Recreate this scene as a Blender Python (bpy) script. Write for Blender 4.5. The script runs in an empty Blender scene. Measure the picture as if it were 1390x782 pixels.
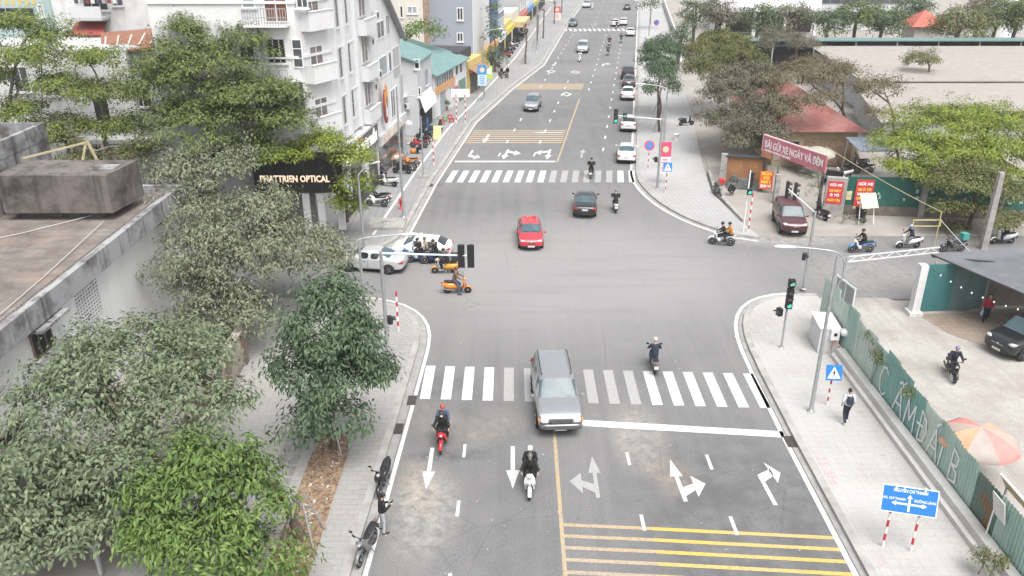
import bpy, bmesh, math, random
import numpy as np
from mathutils import Vector, Matrix, Euler
R = math.radians
S = math.pi
scene = bpy.context.scene
COL = scene.collection
random.seed(7)

# ------------------------------------------------------------------ camera, sky, sun, exposure
FPX, PITCH, CAMH = 1120.0, R(24.0), 20.8          # a small drone hovering above the street
cd = bpy.data.cameras.new('camera'); cam = bpy.data.objects.new('camera', cd); COL.objects.link(cam)
cd.sensor_width = 36; cd.lens = FPX / 1390 * 36; cd.clip_start = 0.5; cd.clip_end = 3000
cam.location = (0, 0, CAMH); cam.rotation_euler = (R(90) - PITCH, 0, 0)
scene.camera = cam
w = bpy.data.worlds.new('World'); scene.world = w; w.use_nodes = True
nt = w.node_tree; bg = nt.nodes['Background']
sky = nt.nodes.new('ShaderNodeTexSky'); sky.sky_type = 'NISHITA'; sky.sun_disc = False
SUN_EL, SUN_AZ = 62, 158
sky.sun_elevation = R(SUN_EL); sky.sun_rotation = R(SUN_AZ); sky.dust_density = 4; sky.air_density = 1.0; sky.ozone_density = 1
hs = nt.nodes.new('ShaderNodeHueSaturation'); hs.inputs['Saturation'].default_value = 0.22
nt.links.new(sky.outputs[0], hs.inputs['Color']); nt.links.new(hs.outputs[0], bg.inputs[0])
bg.inputs[1].default_value = 0.12
sl = bpy.data.lights.new('sun', 'SUN'); sl.energy = 1.5; sl.angle = R(42); sl.color = (1, .97, .93)
so = bpy.data.objects.new('sun', sl); COL.objects.link(so)
az = R(SUN_AZ)
sdir = Vector((math.sin(az) * math.cos(R(SUN_EL)), math.cos(az) * math.cos(R(SUN_EL)), math.sin(R(SUN_EL))))
so.rotation_euler = sdir.to_track_quat('Z', 'Y').to_euler()
scene.view_settings.view_transform = 'Standard'; scene.view_settings.look = 'None'
scene.view_settings.exposure = 1.12; scene.view_settings.gamma = 1
scene.cycles.max_bounces = 6; scene.cycles.diffuse_bounces = 4; scene.cycles.glossy_bounces = 2
scene.cycles.transparent_max_bounces = 6; scene.cycles.caustics_reflective = False; scene.cycles.caustics_refractive = False

# ------------------------------------------------------------------ measuring helpers
CT, ST = math.cos(PITCH), math.sin(PITCH)
def ray(px, py):
    x = (px - 695) / FPX; y = -(py - 391) / FPX
    return x, CT + y * ST, -ST + y * CT
def at(px, py, z=0.0):                 # where a sight line meets the level z
    a, b, c = ray(px, py); t = (z - CAMH) / c
    return a * t, b * t
def pt(px, py, Y):                     # where a sight line meets the plane at distance Y
    a, b, c = ray(px, py); t = Y / b
    return Vector((a * t, Y, CAMH + c * t))
def zat(x, y, py):                     # height above (x, y) seen at picture row py
    b = ray(695, py); return CAMH + b[2] * y / b[1]

# ------------------------------------------------------------------ materials
MATS = {}
def mat(name, col, rough=.6, metal=0., var=0., vscale=3., bump=0., bscale=40., spec=.5, coat=0., col2=None, detail=4, emit=0, cov=.5, alpha=None):
    """procedural principled material: base colour broken up by noise (var / col2), optional bump"""
    if name in MATS: return MATS[name]
    m = bpy.data.materials.new(name); m.use_nodes = True; t = m.node_tree
    p = t.nodes['Principled BSDF']; L = t.links.new
    c = tuple(col) + (1,)
    p.inputs['Roughness'].default_value = rough; p.inputs['Metallic'].default_value = metal
    p.inputs['Specular IOR Level'].default_value = spec; p.inputs['Coat Weight'].default_value = coat
    p.inputs['Base Color'].default_value = c
    m.diffuse_color = c
    if emit:
        p.inputs['Emission Color'].default_value = c; p.inputs['Emission Strength'].default_value = emit
    if var or col2 or bump:
        tc = t.nodes.new('ShaderNodeTexCoord')
    if var or col2:
        n = t.nodes.new('ShaderNodeTexNoise'); n.inputs['Scale'].default_value = vscale; n.inputs['Detail'].default_value = detail
        n.inputs['Roughness'].default_value = .6
        L(tc.outputs['Object'], n.inputs['Vector'])
        r = t.nodes.new('ShaderNodeValToRGB')
        r.color_ramp.elements[0].position = cov - .2; r.color_ramp.elements[1].position = cov + .2
        if col2 is None:
            r.color_ramp.elements[0].color = tuple(x * (1 - var) for x in col) + (1,)
            r.color_ramp.elements[1].color = tuple(min(1, x * (1 + var)) for x in col) + (1,)
        else:
            r.color_ramp.elements[0].color = tuple(col2) + (1,); r.color_ramp.elements[1].color = c
        L(n.outputs[0], r.inputs[0]); L(r.outputs[0], p.inputs['Base Color'])
    if bump:
        n2 = t.nodes.new('ShaderNodeTexNoise'); n2.inputs['Scale'].default_value = bscale; n2.inputs['Detail'].default_value = 4
        L(tc.outputs['Object'], n2.inputs['Vector'])
        b = t.nodes.new('ShaderNodeBump'); b.inputs['Strength'].default_value = bump; b.inputs['Distance'].default_value = .02
        L(n2.outputs[0], b.inputs['Height']); L(b.outputs[0], p.inputs['Normal'])
    MATS[name] = m
    return m

class NB:                              # small node builder
    def __init__(s, name, rough=.8):
        s.m = bpy.data.materials.new(name); s.m.use_nodes = True; s.t = s.m.node_tree
        s.p = s.t.nodes['Principled BSDF']; s.p.inputs['Roughness'].default_value = rough
        s.tc = s.t.nodes.new('ShaderNodeTexCoord'); MATS[name] = s.m
    def n(s, typ, **kw):
        x = s.t.nodes.new(typ)
        for k, v in kw.items():
            if k in x.inputs.keys() if hasattr(x.inputs, 'keys') else False: x.inputs[k].default_value = v
            else: setattr(x, k, v)
        return x
    def l(s, a, b): s.t.links.new(a, b)
    def noise(s, scale, detail=4, vec=None, rough=.55):
        x = s.t.nodes.new('ShaderNodeTexNoise'); x.inputs['Scale'].default_value = scale; x.inputs['Detail'].default_value = detail; x.inputs['Roughness'].default_value = rough
        s.l(vec or s.tc.outputs['Object'], x.inputs['Vector']); return x.outputs[0]
    def ramp(s, fac, stops):
        r = s.t.nodes.new('ShaderNodeValToRGB'); e = r.color_ramp.elements
        while len(e) < len(stops): e.new(.5)
        for i, (pos, c) in enumerate(stops):
            e[i].position = pos; e[i].color = (c, c, c, 1) if not hasattr(c, '__len__') else tuple(c) + (1,)
        s.l(fac, r.inputs[0]); return r.outputs[0]
    def mix(s, fac, a, b, mode='MIX'):
        x = s.t.nodes.new('ShaderNodeMix'); x.data_type = 'RGBA'; x.blend_type = mode
        for v, i in ((fac, 0), (a, 6), (b, 7)):
            if hasattr(v, 'is_output'): s.l(v, x.inputs[i])
            elif i == 0: x.inputs[0].default_value = v
            else: x.inputs[i].default_value = tuple(v) + (1,)
        return x.outputs[2]
    def math(s, op, a, b=0.):
        x = s.t.nodes.new('ShaderNodeMath'); x.operation = op
        for v, i in ((a, 0), (b, 1)):
            if hasattr(v, 'is_output'): s.l(v, x.inputs[i])
            else: x.inputs[i].default_value = v
        return x.outputs[0]
    def mapping(s, loc=(0, 0, 0), rot=(0, 0, 0), sc=(1, 1, 1)):
        x = s.t.nodes.new('ShaderNodeMapping'); x.inputs[1].default_value = loc; x.inputs[2].default_value = rot; x.inputs[3].default_value = sc
        s.l(s.tc.outputs['Object'], x.inputs[0]); return x.outputs[0]
    def bump(s, h, st=.3, d=.02):
        x = s.t.nodes.new('ShaderNodeBump'); x.inputs['Strength'].default_value = st; x.inputs['Distance'].default_value = d
        s.l(h, x.inputs['Height']); s.l(x.outputs[0], s.p.inputs['Normal'])
    def done(s, col):
        s.l(col, s.p.inputs['Base Color']); return s.m

# ------------------------------------------------------------------ mesh builder and object helpers
class MB:
    def __init__(s): s.v = []; s.f = []; s.mi = []; s.sm = []
    def add(s, vs, fs, mi=0, smooth=False):
        o = len(s.v); s.v += [tuple(v) for v in vs]
        s.f += [tuple(i + o for i in f) for f in fs]; s.mi += [mi] * len(fs); s.sm += [smooth] * len(fs)
        return s
    def quad(s, a, b, c, d, mi=0): return s.add([a, b, c, d], [(0, 1, 2, 3)], mi)
    def box(s, c, size, rz=0, mi=0, rx=0, ry=0, M=None):
        x, y, z = (k / 2 for k in size)
        m = Matrix.Translation(c) @ Euler((rx, ry, rz)).to_matrix().to_4x4() if M is None else M
        vs = [m @ Vector((a * x, b * y, d * z)) for a in (-1, 1) for b in (-1, 1) for d in (-1, 1)]
        return s.add(vs, [(0, 1, 3, 2), (4, 6, 7, 5), (0, 4, 5, 1), (2, 3, 7, 6), (0, 2, 6, 4), (1, 5, 7, 3)], mi)
    def bar(s, p, q, wd, ht=None, mi=0):    # rectangular bar between two points
        p, q = Vector(p), Vector(q); d = q - p
        if d.length < 1e-6: return s
        ro = d.to_track_quat('Y', 'Z').to_matrix().to_4x4()
        return s.box(None, (wd, d.length, ht or wd), mi=mi, M=Matrix.Translation((p + q) / 2) @ ro)
    def tube(s, path, rad, n=8, mi=0, cap=True, smooth=True):
        path = [Vector(p) for p in path]; k = len(path)
        rad = [rad] * k if not hasattr(rad, '__len__') else rad
        vs = []; fs = []; up = Vector((0, 0, 1))
        for i, p in enumerate(path):
            d = (path[min(i + 1, k - 1)] - path[max(i - 1, 0)]).normalized()
            a = d.cross(up if abs(d.z) < .95 else Vector((0, 1, 0))).normalized(); b = a.cross(d)
            for j in range(n):
                t = 2 * math.pi * j / n
                vs.append(p + (a * math.cos(t) + b * math.sin(t)) * rad[i])
        for i in range(k - 1):
            for j in range(n):
                fs.append((i * n + j, i * n + (j + 1) % n, (i + 1) * n + (j + 1) % n, (i + 1) * n + j))
        s.add(vs, fs, mi, smooth)
        if cap: s.add(vs[:n], [tuple(range(n))], mi); s.add(vs[-n:], [tuple(range(n))[::-1]], mi)
        return s
    def lathe(s, prof, n=16, c=(0, 0, 0), mi=0, smooth=True, M=None):
        vs = []; fs = []
        for r, z in prof:
            for j in range(n):
                t = 2 * math.pi * j / n; v = Vector((r * math.cos(t), r * math.sin(t), z))
                vs.append((M @ v) if M else v + Vector(c))
        for i in range(len(prof) - 1):
            for j in range(n):
                fs.append((i * n + j, i * n + (j + 1) % n, (i + 1) * n + (j + 1) % n, (i + 1) * n + j))
        s.add(vs, fs, mi, smooth)
        for k0, rev in ((0, True), (len(prof) - 1, False)):
            if prof[k0][0] > 1e-4:
                f = list(range(k0 * n, k0 * n + n)); o = vs[k0 * n:k0 * n + n]
                s.add(o, [tuple(range(n))[::-1] if rev else tuple(range(n))], mi)
        return s
    def prism(s, pts, z0, z1, mi=0, mi_side=None):
        n = len(pts); ar = sum(pts[i][0] * pts[(i + 1) % n][1] - pts[(i + 1) % n][0] * pts[i][1] for i in range(n))
        if ar < 0: pts = pts[::-1]
        vs = [(x, y, z0) for x, y in pts] + [(x, y, z1) for x, y in pts]
        s.add(vs, [tuple(range(n, 2 * n)), tuple(range(n))[::-1]], mi)
        s.add(vs, [(i, (i + 1) % n, n + (i + 1) % n, n + i) for i in range(n)], mi if mi_side is None else mi_side)
        return s
    def loft(s, secs, n=12, mi=0, e=2.4, smooth=True):    # sections (y, zc, hw, hh[, xc]) super-ellipses along y
        vs = []; fs = []; k = len(secs)
        for sc in secs:
            y, zc, hw, hh = sc[:4]; xc = sc[4] if len(sc) > 4 else 0
            for j in range(n):
                t = 2 * math.pi * j / n; c, q = math.cos(t), math.sin(t)
                vs.append((xc + hw * math.copysign(abs(c) ** (2 / e), c), y, zc + hh * math.copysign(abs(q) ** (2 / e), q)))
        for i in range(k - 1):
            for j in range(n):
                fs.append((i * n + j, (i + 1) * n + j, (i + 1) * n + (j + 1) % n, i * n + (j + 1) % n))
        s.add(vs, fs, mi, smooth)
        s.add(vs[:n], [tuple(range(n))], mi); s.add(vs[-n:], [tuple(range(n))[::-1]], mi)
        return s
    def mesh(s, name, mats):
        me = bpy.data.meshes.new(name); me.from_pydata(s.v, [], s.f)
        for m in (mats if isinstance(mats, (list, tuple)) else [mats]): me.materials.append(m)
        me.polygons.foreach_set('material_index', s.mi); me.polygons.foreach_set('use_smooth', s.sm)
        me.update(); return me
    def build(s, name, mats, parent=None):
        return link(name, s.mesh(name, mats), parent)

def link(name, data, parent=None):
    o = bpy.data.objects.new(name, data); COL.objects.link(o)
    if parent is not None: o.parent = parent
    return o
def tag(o, label=None, cat=None, group=None, kind=None):
    if label: o['label'] = label
    if cat: o['category'] = cat
    if group: o['group'] = group
    if kind: o['kind'] = kind
    return o
def struct(o): o['kind'] = 'structure'; return o
def thing(name, label, cat, loc=(0, 0, 0), rz=0, group=None, sc=1):
    o = link(name, None); o.location = loc if len(loc) == 3 else (loc[0], loc[1], 0); o.rotation_euler = (0, 0, rz); o.empty_display_size = .2
    if sc != 1: o.scale = (sc,) * 3
    return tag(o, label, cat, group)
def dup(root, loc, rz, label, group=None, sc=None):
    r = root.copy(); COL.objects.link(r); r.location = loc if len(loc) == 3 else (loc[0], loc[1], 0); r.rotation_euler = (0, 0, rz)
    r['label'] = label
    if sc: r.scale = (sc,) * 3
    if group: r['group'] = group
    for ch in list(root.children):
        c = ch.copy(); COL.objects.link(c); c.parent = r
        for g in list(ch.children):
            d = g.copy(); COL.objects.link(d); d.parent = c
    return r
def evaluated(o):                       # mesh of an object with its modifiers applied; the helper object is removed
    dg = bpy.context.evaluated_depsgraph_get(); dg.update()
    me = bpy.data.meshes.new_from_object(o.evaluated_get(dg), depsgraph=dg)
    old = o.data; bpy.data.objects.remove(o)
    if old and old.users == 0:
        (bpy.data.meshes if isinstance(old, bpy.types.Mesh) else bpy.data.curves).remove(old)
    return me
def text_mb(mb, s, M, size=1., depth=.01, mi=0, bold=.0, width=None, align='CENTER', shear=0):
    """lettering added to a mesh builder: text lies in the local xy plane of matrix M"""
    c = bpy.data.curves.new('lettering', 'FONT'); c.body = s; c.size = size; c.extrude = depth; c.offset = bold; c.resolution_u = 2
    c.align_x = align; c.align_y = 'CENTER'; c.shear = shear
    me = evaluated(link('lettering', c))
    vs = [v.co.copy() for v in me.vertices]
    k = 1.
    if width and vs:
        x0 = min(v.x for v in vs); x1 = max(v.x for v in vs); k = width / max(.001, x1 - x0)
    mb.add([M @ Vector((v.x * k, v.y, v.z)) for v in vs], [tuple(p.vertices) for p in me.polygons], mi)
    bpy.data.meshes.remove(me)
def frame(o, u, up=(0, 0, 1)):          # matrix with local x along u, local y along up, z = normal
    u = Vector(u).normalized(); up = Vector(up); n = u.cross(up).normalized(); up = n.cross(u)
    M = Matrix((u, up, n)).transposed().to_4x4(); M.translation = Vector(o); return M

# common materials
WHITE = mat('white_paint', (.78, .78, .77), .5, var=.06, vscale=2)
BLACK = mat('black_plastic', (.018, .018, .02), .45)
RUBBER = mat('rubber', (.02, .02, .021), .85)
CHROME = mat('bright_metal', (.62, .63, .64), .25, metal=1)
GALV = mat('galvanised_steel', (.42, .43, .44), .45, metal=.6, var=.15, vscale=6)
POLEW = mat('painted_pole', (.62, .63, .64), .4, var=.08, vscale=3)
REDP = mat('red_paint', (.55, .035, .04), .5, var=.15, vscale=4)
BLUES = mat('sign_blue', (.02, .17, .52), .4)
GLASS = mat('window_glass', (.035, .042, .048), .08, spec=.8)
CONC = mat('weathered_concrete', (.36, .35, .33), .9, col2=(.2, .19, .18), vscale=2.2, bump=.3, bscale=30, cov=.42)
BROWN = mat('bark', (.13, .10, .075), .9, var=.35, vscale=9, bump=.6, bscale=25)
# ================================================================== GROUND, ROADS, PAVEMENTS
def asphalt():
    b = NB('asphalt', .85)
    big = b.noise(.09, 3); fine = b.noise(14, 5, rough=.75); mid = b.noise(.9, 4)
    grit = b.noise(55, 2, rough=.9)
    base = b.ramp(big, [(.35, (.125, .125, .127)), (.62, (.172, .171, .17))])
    c = b.mix(b.ramp(mid, [(.3, .0), (.75, .5)]), base, (.19, .187, .18))
    c = b.mix(.7, c, b.ramp(fine, [(.3, .22), (.72, .80)]), 'OVERLAY')
    c = b.mix(.55, c, b.ramp(grit, [(.3, .22), (.7, .82)]), 'OVERLAY')
    # long drawn-out tyre polish and drips along the lanes
    st = b.noise(1.0, 4, b.mapping(sc=(1.1, .035, 1)))
    c = b.mix(b.ramp(st, [(.42, 0.), (.75, .5)]), c, (.20, .198, .195))
    st2 = b.noise(1.0, 4, b.mapping(loc=(5, 0, 0), rot=(0, 0, R(72)), sc=(1.6, .05, 1)))
    c = b.mix(b.ramp(st2, [(.55, 0.), (.8, .35)]), c, (.085, .085, .087))
    # spilled earth and sand
    def spot(x, y, rx, ry, rot=0.):
        g = b.t.nodes.new('ShaderNodeTexGradient'); g.gradient_type = 'SPHERICAL'
        m = b.t.nodes.new('ShaderNodeMapping'); m.vector_type = 'TEXTURE'
        m.inputs[1].default_value = (x, y, 0); m.inputs[2].default_value = (0, 0, rot); m.inputs[3].default_value = (rx, ry, 50)
        b.l(b.tc.outputs['Object'], m.inputs[0]); b.l(m.outputs[0], g.inputs[0]); return g.outputs[1]
    blot = b.ramp(b.noise(2.2, 7, rough=.75), [(.36, 0.), (.66, 1.)])
    for (x, y, rx, ry, rot, k, col) in [(-1.2, 31.4, 2.3, 1.7, .4, .5, (.33, .275, .22)), (-3.7, 26.9, .9, 2.3, .2, .7, (.36, .27, .185)), (-3.4, 25.6, 1.7, 3.4, 0, .6, (.42, .40, .37)),
                                   (6.5, 27.7, 1.1, 1.9, .2, .7, (.34, .265, .195)), (5.6, 30.5, 1.5, 3.2, 0, .6, (.40, .36, .31)), (-3.6, 31.9, 1.5, 2.2, .3, .45, (.34, .30, .27)),
                                   (-2.6, 29.2, 2.3, .55, .05, .8, (.055, .055, .058)), (-4.3, 34.2, .8, .35, .2, .8, (.07, .06, .055)), (19.5, 55.6, 6., 2.2, .0, .75, (.42, .39, .36)), (23, 49, 5, 5, 0, .35, (.40, .38, .36)), (25.5, 46.5, 3, 2., 0, .3, (.1, .1, .1)),
                                   (-6.8, 68.6, 1.1, .6, 0, .8, (.06, .055, .05)), (11.6, 66.4, .7, 1.6, .2, .8, (.09, .085, .08))]:
        f = b.math('MULTIPLY', b.math('MULTIPLY', b.ramp(spot(x, y, rx, ry, rot), [(.0, 0.), (.55, 1.)]), blot), k)
        c = b.mix(f, c, col)
    # light scuffing where traffic turns in the crossing
    sc_ = b.ramp(spot(4, 50, 17, 13), [(0., 0.), (.6, 1.)])
    c = b.mix(b.math('MULTIPLY', sc_, .75), c, (.265, .262, .26))
    arcs = b.noise(1., 4, b.mapping(rot=(0, 0, R(-20)), sc=(.10, .9, 1)))
    c = b.mix(b.math('MULTIPLY', sc_, b.ramp(arcs, [(.5, 0.), (.72, .30)])), c, (.13, .13, .13))
    # newer, darker surfacing on the near right lanes and by the far hatching, with ragged edges
    rag = b.ramp(b.noise(.7, 5, rough=.7), [(.36, .25), (.6, 1.)])
    for (x, y, rx, ry, k) in [(9.3, 23, 6.5, 10, .75), (.0, 24, 2.2, 12, .3), (-3.2, 33, 2.6, 5, .35), (3, 92, 9, 20, .35), (14, 100, 8, 30, .25)]:
        c = b.mix(b.math('MULTIPLY', b.math('MULTIPLY', b.ramp(spot(x, y, rx, ry), [(0., 0.), (.5, 1.)]), rag), k), c, (.085, .086, .09))
    crk = b.t.nodes.new('ShaderNodeTexVoronoi'); crk.feature = 'DISTANCE_TO_EDGE'; crk.inputs['Scale'].default_value = .22
    dv = b.t.nodes.new('ShaderNodeMix'); dv.data_type = 'VECTOR'; dv.inputs[0].default_value = .12; wn = b.t.nodes.new('ShaderNodeTexNoise'); wn.inputs['Scale'].default_value = .8; wn.inputs['Detail'].default_value = 5; b.l(b.tc.outputs['Object'], wn.inputs['Vector']); b.l(b.tc.outputs['Object'], dv.inputs[4]); b.l(wn.outputs[1], dv.inputs[5]); b.l(dv.outputs[1], crk.inputs['Vector'])
    cm = b.math('MULTIPLY', b.ramp(crk.outputs[0], [(.0, .35), (.005, 0.)]), b.ramp(b.noise(.15, 2), [(.45, 0.), (.6, 1.)]))
    c = b.mix(cm, c, (.05, .05, .05))
    sp = b.ramp(b.noise(2.6, 3, rough=.6), [(.69, 0.), (.73, .35)]); c = b.mix(sp, c, (.07, .07, .07))
    b.bump(fine, .35, .01)
    return b.done(c)
def paving(name, c1, c2, sx, sy, grout=.02, rot=0., dirt=(.30, .27, .24), amount=.5, lum=.12):
    b = NB(name, .85)
    br = b.t.nodes.new('ShaderNodeTexBrick'); br.offset = .5 if sx != sy else 0.
    br.inputs['Scale'].default_value = 1; br.inputs['Brick Width'].default_value = sx; br.inputs['Row Height'].default_value = sy
    br.inputs['Mortar Size'].default_value = grout; br.inputs['Mortar Smooth'].default_value = .2
    br.inputs['Color1'].default_value = tuple(c1) + (1,); br.inputs['Color2'].default_value = tuple(c2) + (1,)
    br.inputs['Mortar'].default_value = tuple(x * .62 for x in c1) + (1,)
    b.l(b.mapping(rot=(0, 0, rot)), br.inputs['Vector'])
    c = b.mix(b.ramp(b.noise(.35, 5, rough=.65), [(.42, 0.), (.78, amount)]), br.outputs[0], dirt)
    c = b.mix(b.ramp(b.noise(.12, 3), [(.4, 0.), (.65, .55)]), c, tuple(min(1, x * 1.12) for x in c1))
    c = b.mix(lum * 2.4, c, b.ramp(b.noise(9, 5, rough=.75), [(.3, .3), (.7, .7)]), 'OVERLAY')
    c = b.mix(b.ramp(b.noise(3.3, 2), [(.70, 0.), (.74, .35)]), c, (.12, .11, .10))
    b.bump(br.outputs[1], .2, -.01)
    return b.done(c)
ASPH = asphalt()
PAVE_SE = paving('pale_granite_paving', (.395, .385, .375), (.37, .362, .352), .4, .4, .008, lum=.10, amount=.75)
PAVE_SW = paving('grey_paving', (.31, .305, .295), (.27, .265, .255), .6, .3, .014, amount=.7)
PAVE_NW = paving('grey_slab_paving', (.27, .272, .275), (.235, .238, .24), .5, .5, .028)
PAVE_NE = paving('pale_block_paving', (.37, .37, .37), (.34, .34, .342), .4, .4, .018, rot=R(-8), amount=.7)
KERBM = mat('kerb_stone', (.37, .36, .345), .85, col2=(.24, .225, .205), vscale=1.1, bump=.15, bscale=40, cov=.42)
EARTH = mat('bare_ground', (.33, .31, .285), .95, col2=(.23, .21, .19), vscale=.35, bump=.3, bscale=8, cov=.45, detail=8)
_b = NB('alley_concrete', .9); _c = _b.ramp(_b.noise(.25, 8, rough=.65), [(.36, (.27, .25, .225)), (.6, (.385, .365, .34))])
_c = _b.mix(_b.ramp(_b.noise(1., 5, _b.mapping(rot=(0, 0, R(-25)), sc=(1.2, .08, 1))), [(.48, 0.), (.75, .5)]), _c, (.22, .205, .19)); _c = _b.mix(_b.ramp(_b.noise(1.7, 6, rough=.75), [(.6, 0.), (.72, .5)]), _c, (.20, .17, .14)); _c = _b.mix(.4, _c, _b.ramp(_b.noise(12, 5, rough=.8), [(.3, .25), (.7, .75)]), 'OVERLAY')
ALLEYM = _b.done(_c)
def worn(name, col, thr=.34, amt=.7):
    b = NB(name, .7)
    f = b.ramp(b.noise(7, 6, rough=.8), [(thr, 1.), (thr + .2, 0.)])
    g = b.ramp(b.noise(.25, 3), [(.40, .0), (.66, .42)])
    c = b.mix(g, col, (.34, .335, .33)); c = b.mix(b.math('MULTIPLY', f, amt), c, (.17, .17, .17))
    return b.done(c)
PAINTW = worn('road_paint_white', (.68, .68, .67)); PAINTFADE = worn('road_paint_white_faded', (.34, .34, .335), .32, .5)
PAINTY = worn('road_paint_yellow', (.62, .40, .075)); PAINTYF = worn('road_paint_yellow_faded', (.46, .33, .17), .36)

MB().quad((-900, -200, -.06), (900, -200, -.06), (900, 2200, -.06), (-900, 2200, -.06)).build('ground', EARTH)
struct(bpy.data.objects['ground'])
def xr(Y): return 10.85 + .1435 * (Y - 70)              # right kerb of the far road
def poly(name, pts, z, m):
    mb = MB(); mb.add([(x, y, z) for x, y in pts], [tuple(range(len(pts)))]); return struct(mb.build(name, m))
# carriageway, drawn wider than the kerbs so that pavements sit on it
poly('road', [(-7, -30), (14, -30), (14, 44), (20, 45), (95, 45.5), (95, 56), (20, 56.5), (13, 62), (12.5, 72), (38, 260), (80, 560), (60, 560), (19, 262), (4, 134), (-4, 100), (-8.6, 70), (-9, 56), (-80, 53.5), (-80, 44), (-9, 43.5)][::1], 0.0, ASPH)

def arc(p0, c, p1, n=8):                                # quadratic curve for kerb corners
    return [((1 - t) ** 2 * p0[0] + 2 * t * (1 - t) * c[0] + t * t * p1[0], (1 - t) ** 2 * p0[1] + 2 * t * (1 - t) * c[1] + t * t * p1[1]) for t in [i / n for i in range(n + 1)]]
K_SW = [(-5.75, -30), (-5.62, 22), (-5.2, 32.5), (-5.0, 38)] + arc((-4.98, 39), (-4.9, 44.4), (-9.5, 44.9))[0:] + [(-40, 44.6)]
K_SE = [(12.25, -30), (12.35, 30), (12.45, 36)] + arc((12.55, 38.5), (12.9, 45.3), (17, 45.55)) + [(18.4, 45.6)]
K_NW = [(-60, 52.0), (-13, 52.3)] + arc((-11.5, 52.4), (-8.2, 52.8), (-7.85, 57)) + [(-7.0, 69), (-4.5, 92.5), (-3.1, 99.2), (-.2, 113.5), (4.6, 133), (12.4, 193), (19.3, 240), (64, 560)]
K_NE = [(82, 560), (xr(240), 240), (xr(150), 150), (xr(126), 126)] + [(xr(100), 100), (xr(72), 72)] + arc((11.0, 69.5), (11.3, 60.5), (16.2, 55.9))[0:] + [(17.6, 55.3)]
def offset(path, d):
    out = []
    for i, p in enumerate(path):
        a = Vector(path[max(i - 1, 0)]); c = Vector(path[min(i + 1, len(path) - 1)]); t = (c - a).normalized()
        out.append((p[0] + t.y * d, p[1] - t.x * d))
    return out
def ribbon(name, path, d0, d1, z0, z1, m, parent=None):
    a = offset(path, d0); c = offset(path, d1); mb = MB(); n = len(path)
    if z1 is None:
        mb.add([(x, y, z0) for x, y in a] + [(x, y, z0) for x, y in c], [(i, n + i, n + i + 1, i + 1) for i in range(n - 1)])
    else:
        vs = [(x, y, z) for z in (z0, z1) for pp in (a, c) for x, y in pp]
        for i in range(n - 1):
            mb.add([vs[2 * n + i], vs[3 * n + i], vs[3 * n + i + 1], vs[2 * n + i + 1], vs[i], vs[n + i], vs[n + i + 1], vs[i + 1]],
                   [(0, 1, 2, 3), (0, 3, 7, 4), (1, 5, 6, 2)])
    return struct(mb.build(name, m))
def pave(name, pts, z, m): mb = MB(); mb.prism(pts, -.05, z, 0); return struct(mb.build(name, m))
# d positive = to the right of the direction of travel.  SW and SE run away from the camera, NW too, NE comes back
ribbon('kerb', K_SW, -.32, .0, .0, .15, KERBM); ribbon('kerb', K_SE, .0, .32, .0, .15, KERBM)
ribbon('kerb', K_NW, -.34, .0, .0, .15, KERBM); ribbon('kerb', K_NE, -.34, .0, .0, .15, KERBM)
GUTTER = mat('gutter_concrete', (.33, .325, .315), .9, col2=(.22, .21, .2), vscale=1.5, cov=.45)
ribbon('gutter', K_SW[:-1], .0, .36, .004, None, GUTTER); ribbon('gutter', K_SE, -.22, .0, .004, None, GUTTER)
ribbon('gutter', K_NW[1:], .0, .34, .004, None, GUTTER); ribbon('gutter', K_NE, .0, .3, .004, None, GUTTER)
# edge lines
ribbon('edge_line', K_SW[:-1], .42, .60, .008, None, PAINTW); ribbon('edge_line', K_SE[:-1], -.48, -.28, .008, None, PAINTW)
ribbon('edge_line', K_NW[2:-1], .38, .55, .008, None, PAINTW); ribbon('edge_line', K_NE[1:], .32, .52, .008, None, PAINTW)
s_sw = offset(K_SW, -.32); s_se = offset(K_SE, .32); s_nw = offset(K_NW, -.34); s_ne = offset(K_NE, -.34)
pave('sidewalk', s_sw + [(-40, 38), (-13.6, 37.5), (-13.6, -30)], .14, PAVE_SW)
pave('sidewalk', s_se + [(18.4, 41.5), (17.1, 41), (17.1, -30)], .14, PAVE_SE)
pave('sidewalk', s_nw + [(56, 560), (12, 262), (2, 170), (-4.2, 125), (-8.2, 98), (-10, 84), (-12.9, 57), (-60, 56)], .14, PAVE_NW)
pave('sidewalk', s_ne + [(17.3, 58.4), (16.6, 66), (17.9, 76), (21.5, 100), (24.6, 126), (29, 150), (41, 240), (96, 560)], .14, PAVE_NE)
poly('alley', [(17.15, -30), (70, -30), (70, 42.6), (24, 43.4), (22.6, 45.2), (18.2, 45.3)], .02, ALLEYM)
poly('forecourt', [(17.4, 55.7), (36, 55.9), (60, 56.4), (60, 61), (27, 61.8), (24, 80), (19, 80), (16.8, 66)], .02, EARTH)

# crossings and stop lines
def stripes(name, x0, x1, n, y0f, y1f, wd, m2=None, k0=0, k1=0, skew=0.):
    for part, mm in (('a', PAINTW), ('b', m2)):
        mb = MB(); any_ = 0
        for i in range(n):
            faded = m2 is not None and k0 <= i < k1
            if faded != (part == 'b'): continue
            x = x0 + (x1 - x0) * i / (n - 1); ya, yb = y0f(x), y1f(x); any_ = 1
            mb.quad((x - wd / 2, ya, .008), (x + wd / 2, ya, .008), (x + wd / 2 + skew, yb, .008), (x - wd / 2 + skew, yb, .008))
        if any_: struct(mb.build(name, mm))
stripes('crosswalk', -4.15, 11.85, 17, lambda x: 33.75 - (x + 4.5) * .05, lambda x: 36.95 - (x + 4.5) * .05, .49, PAINTFADE, 4, 11)
stripes('crosswalk', -5.55, 10.45, 17, lambda x: 69.3, lambda x: 73.0, .55, PAINTFADE, 9, 15, skew=.42)
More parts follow.
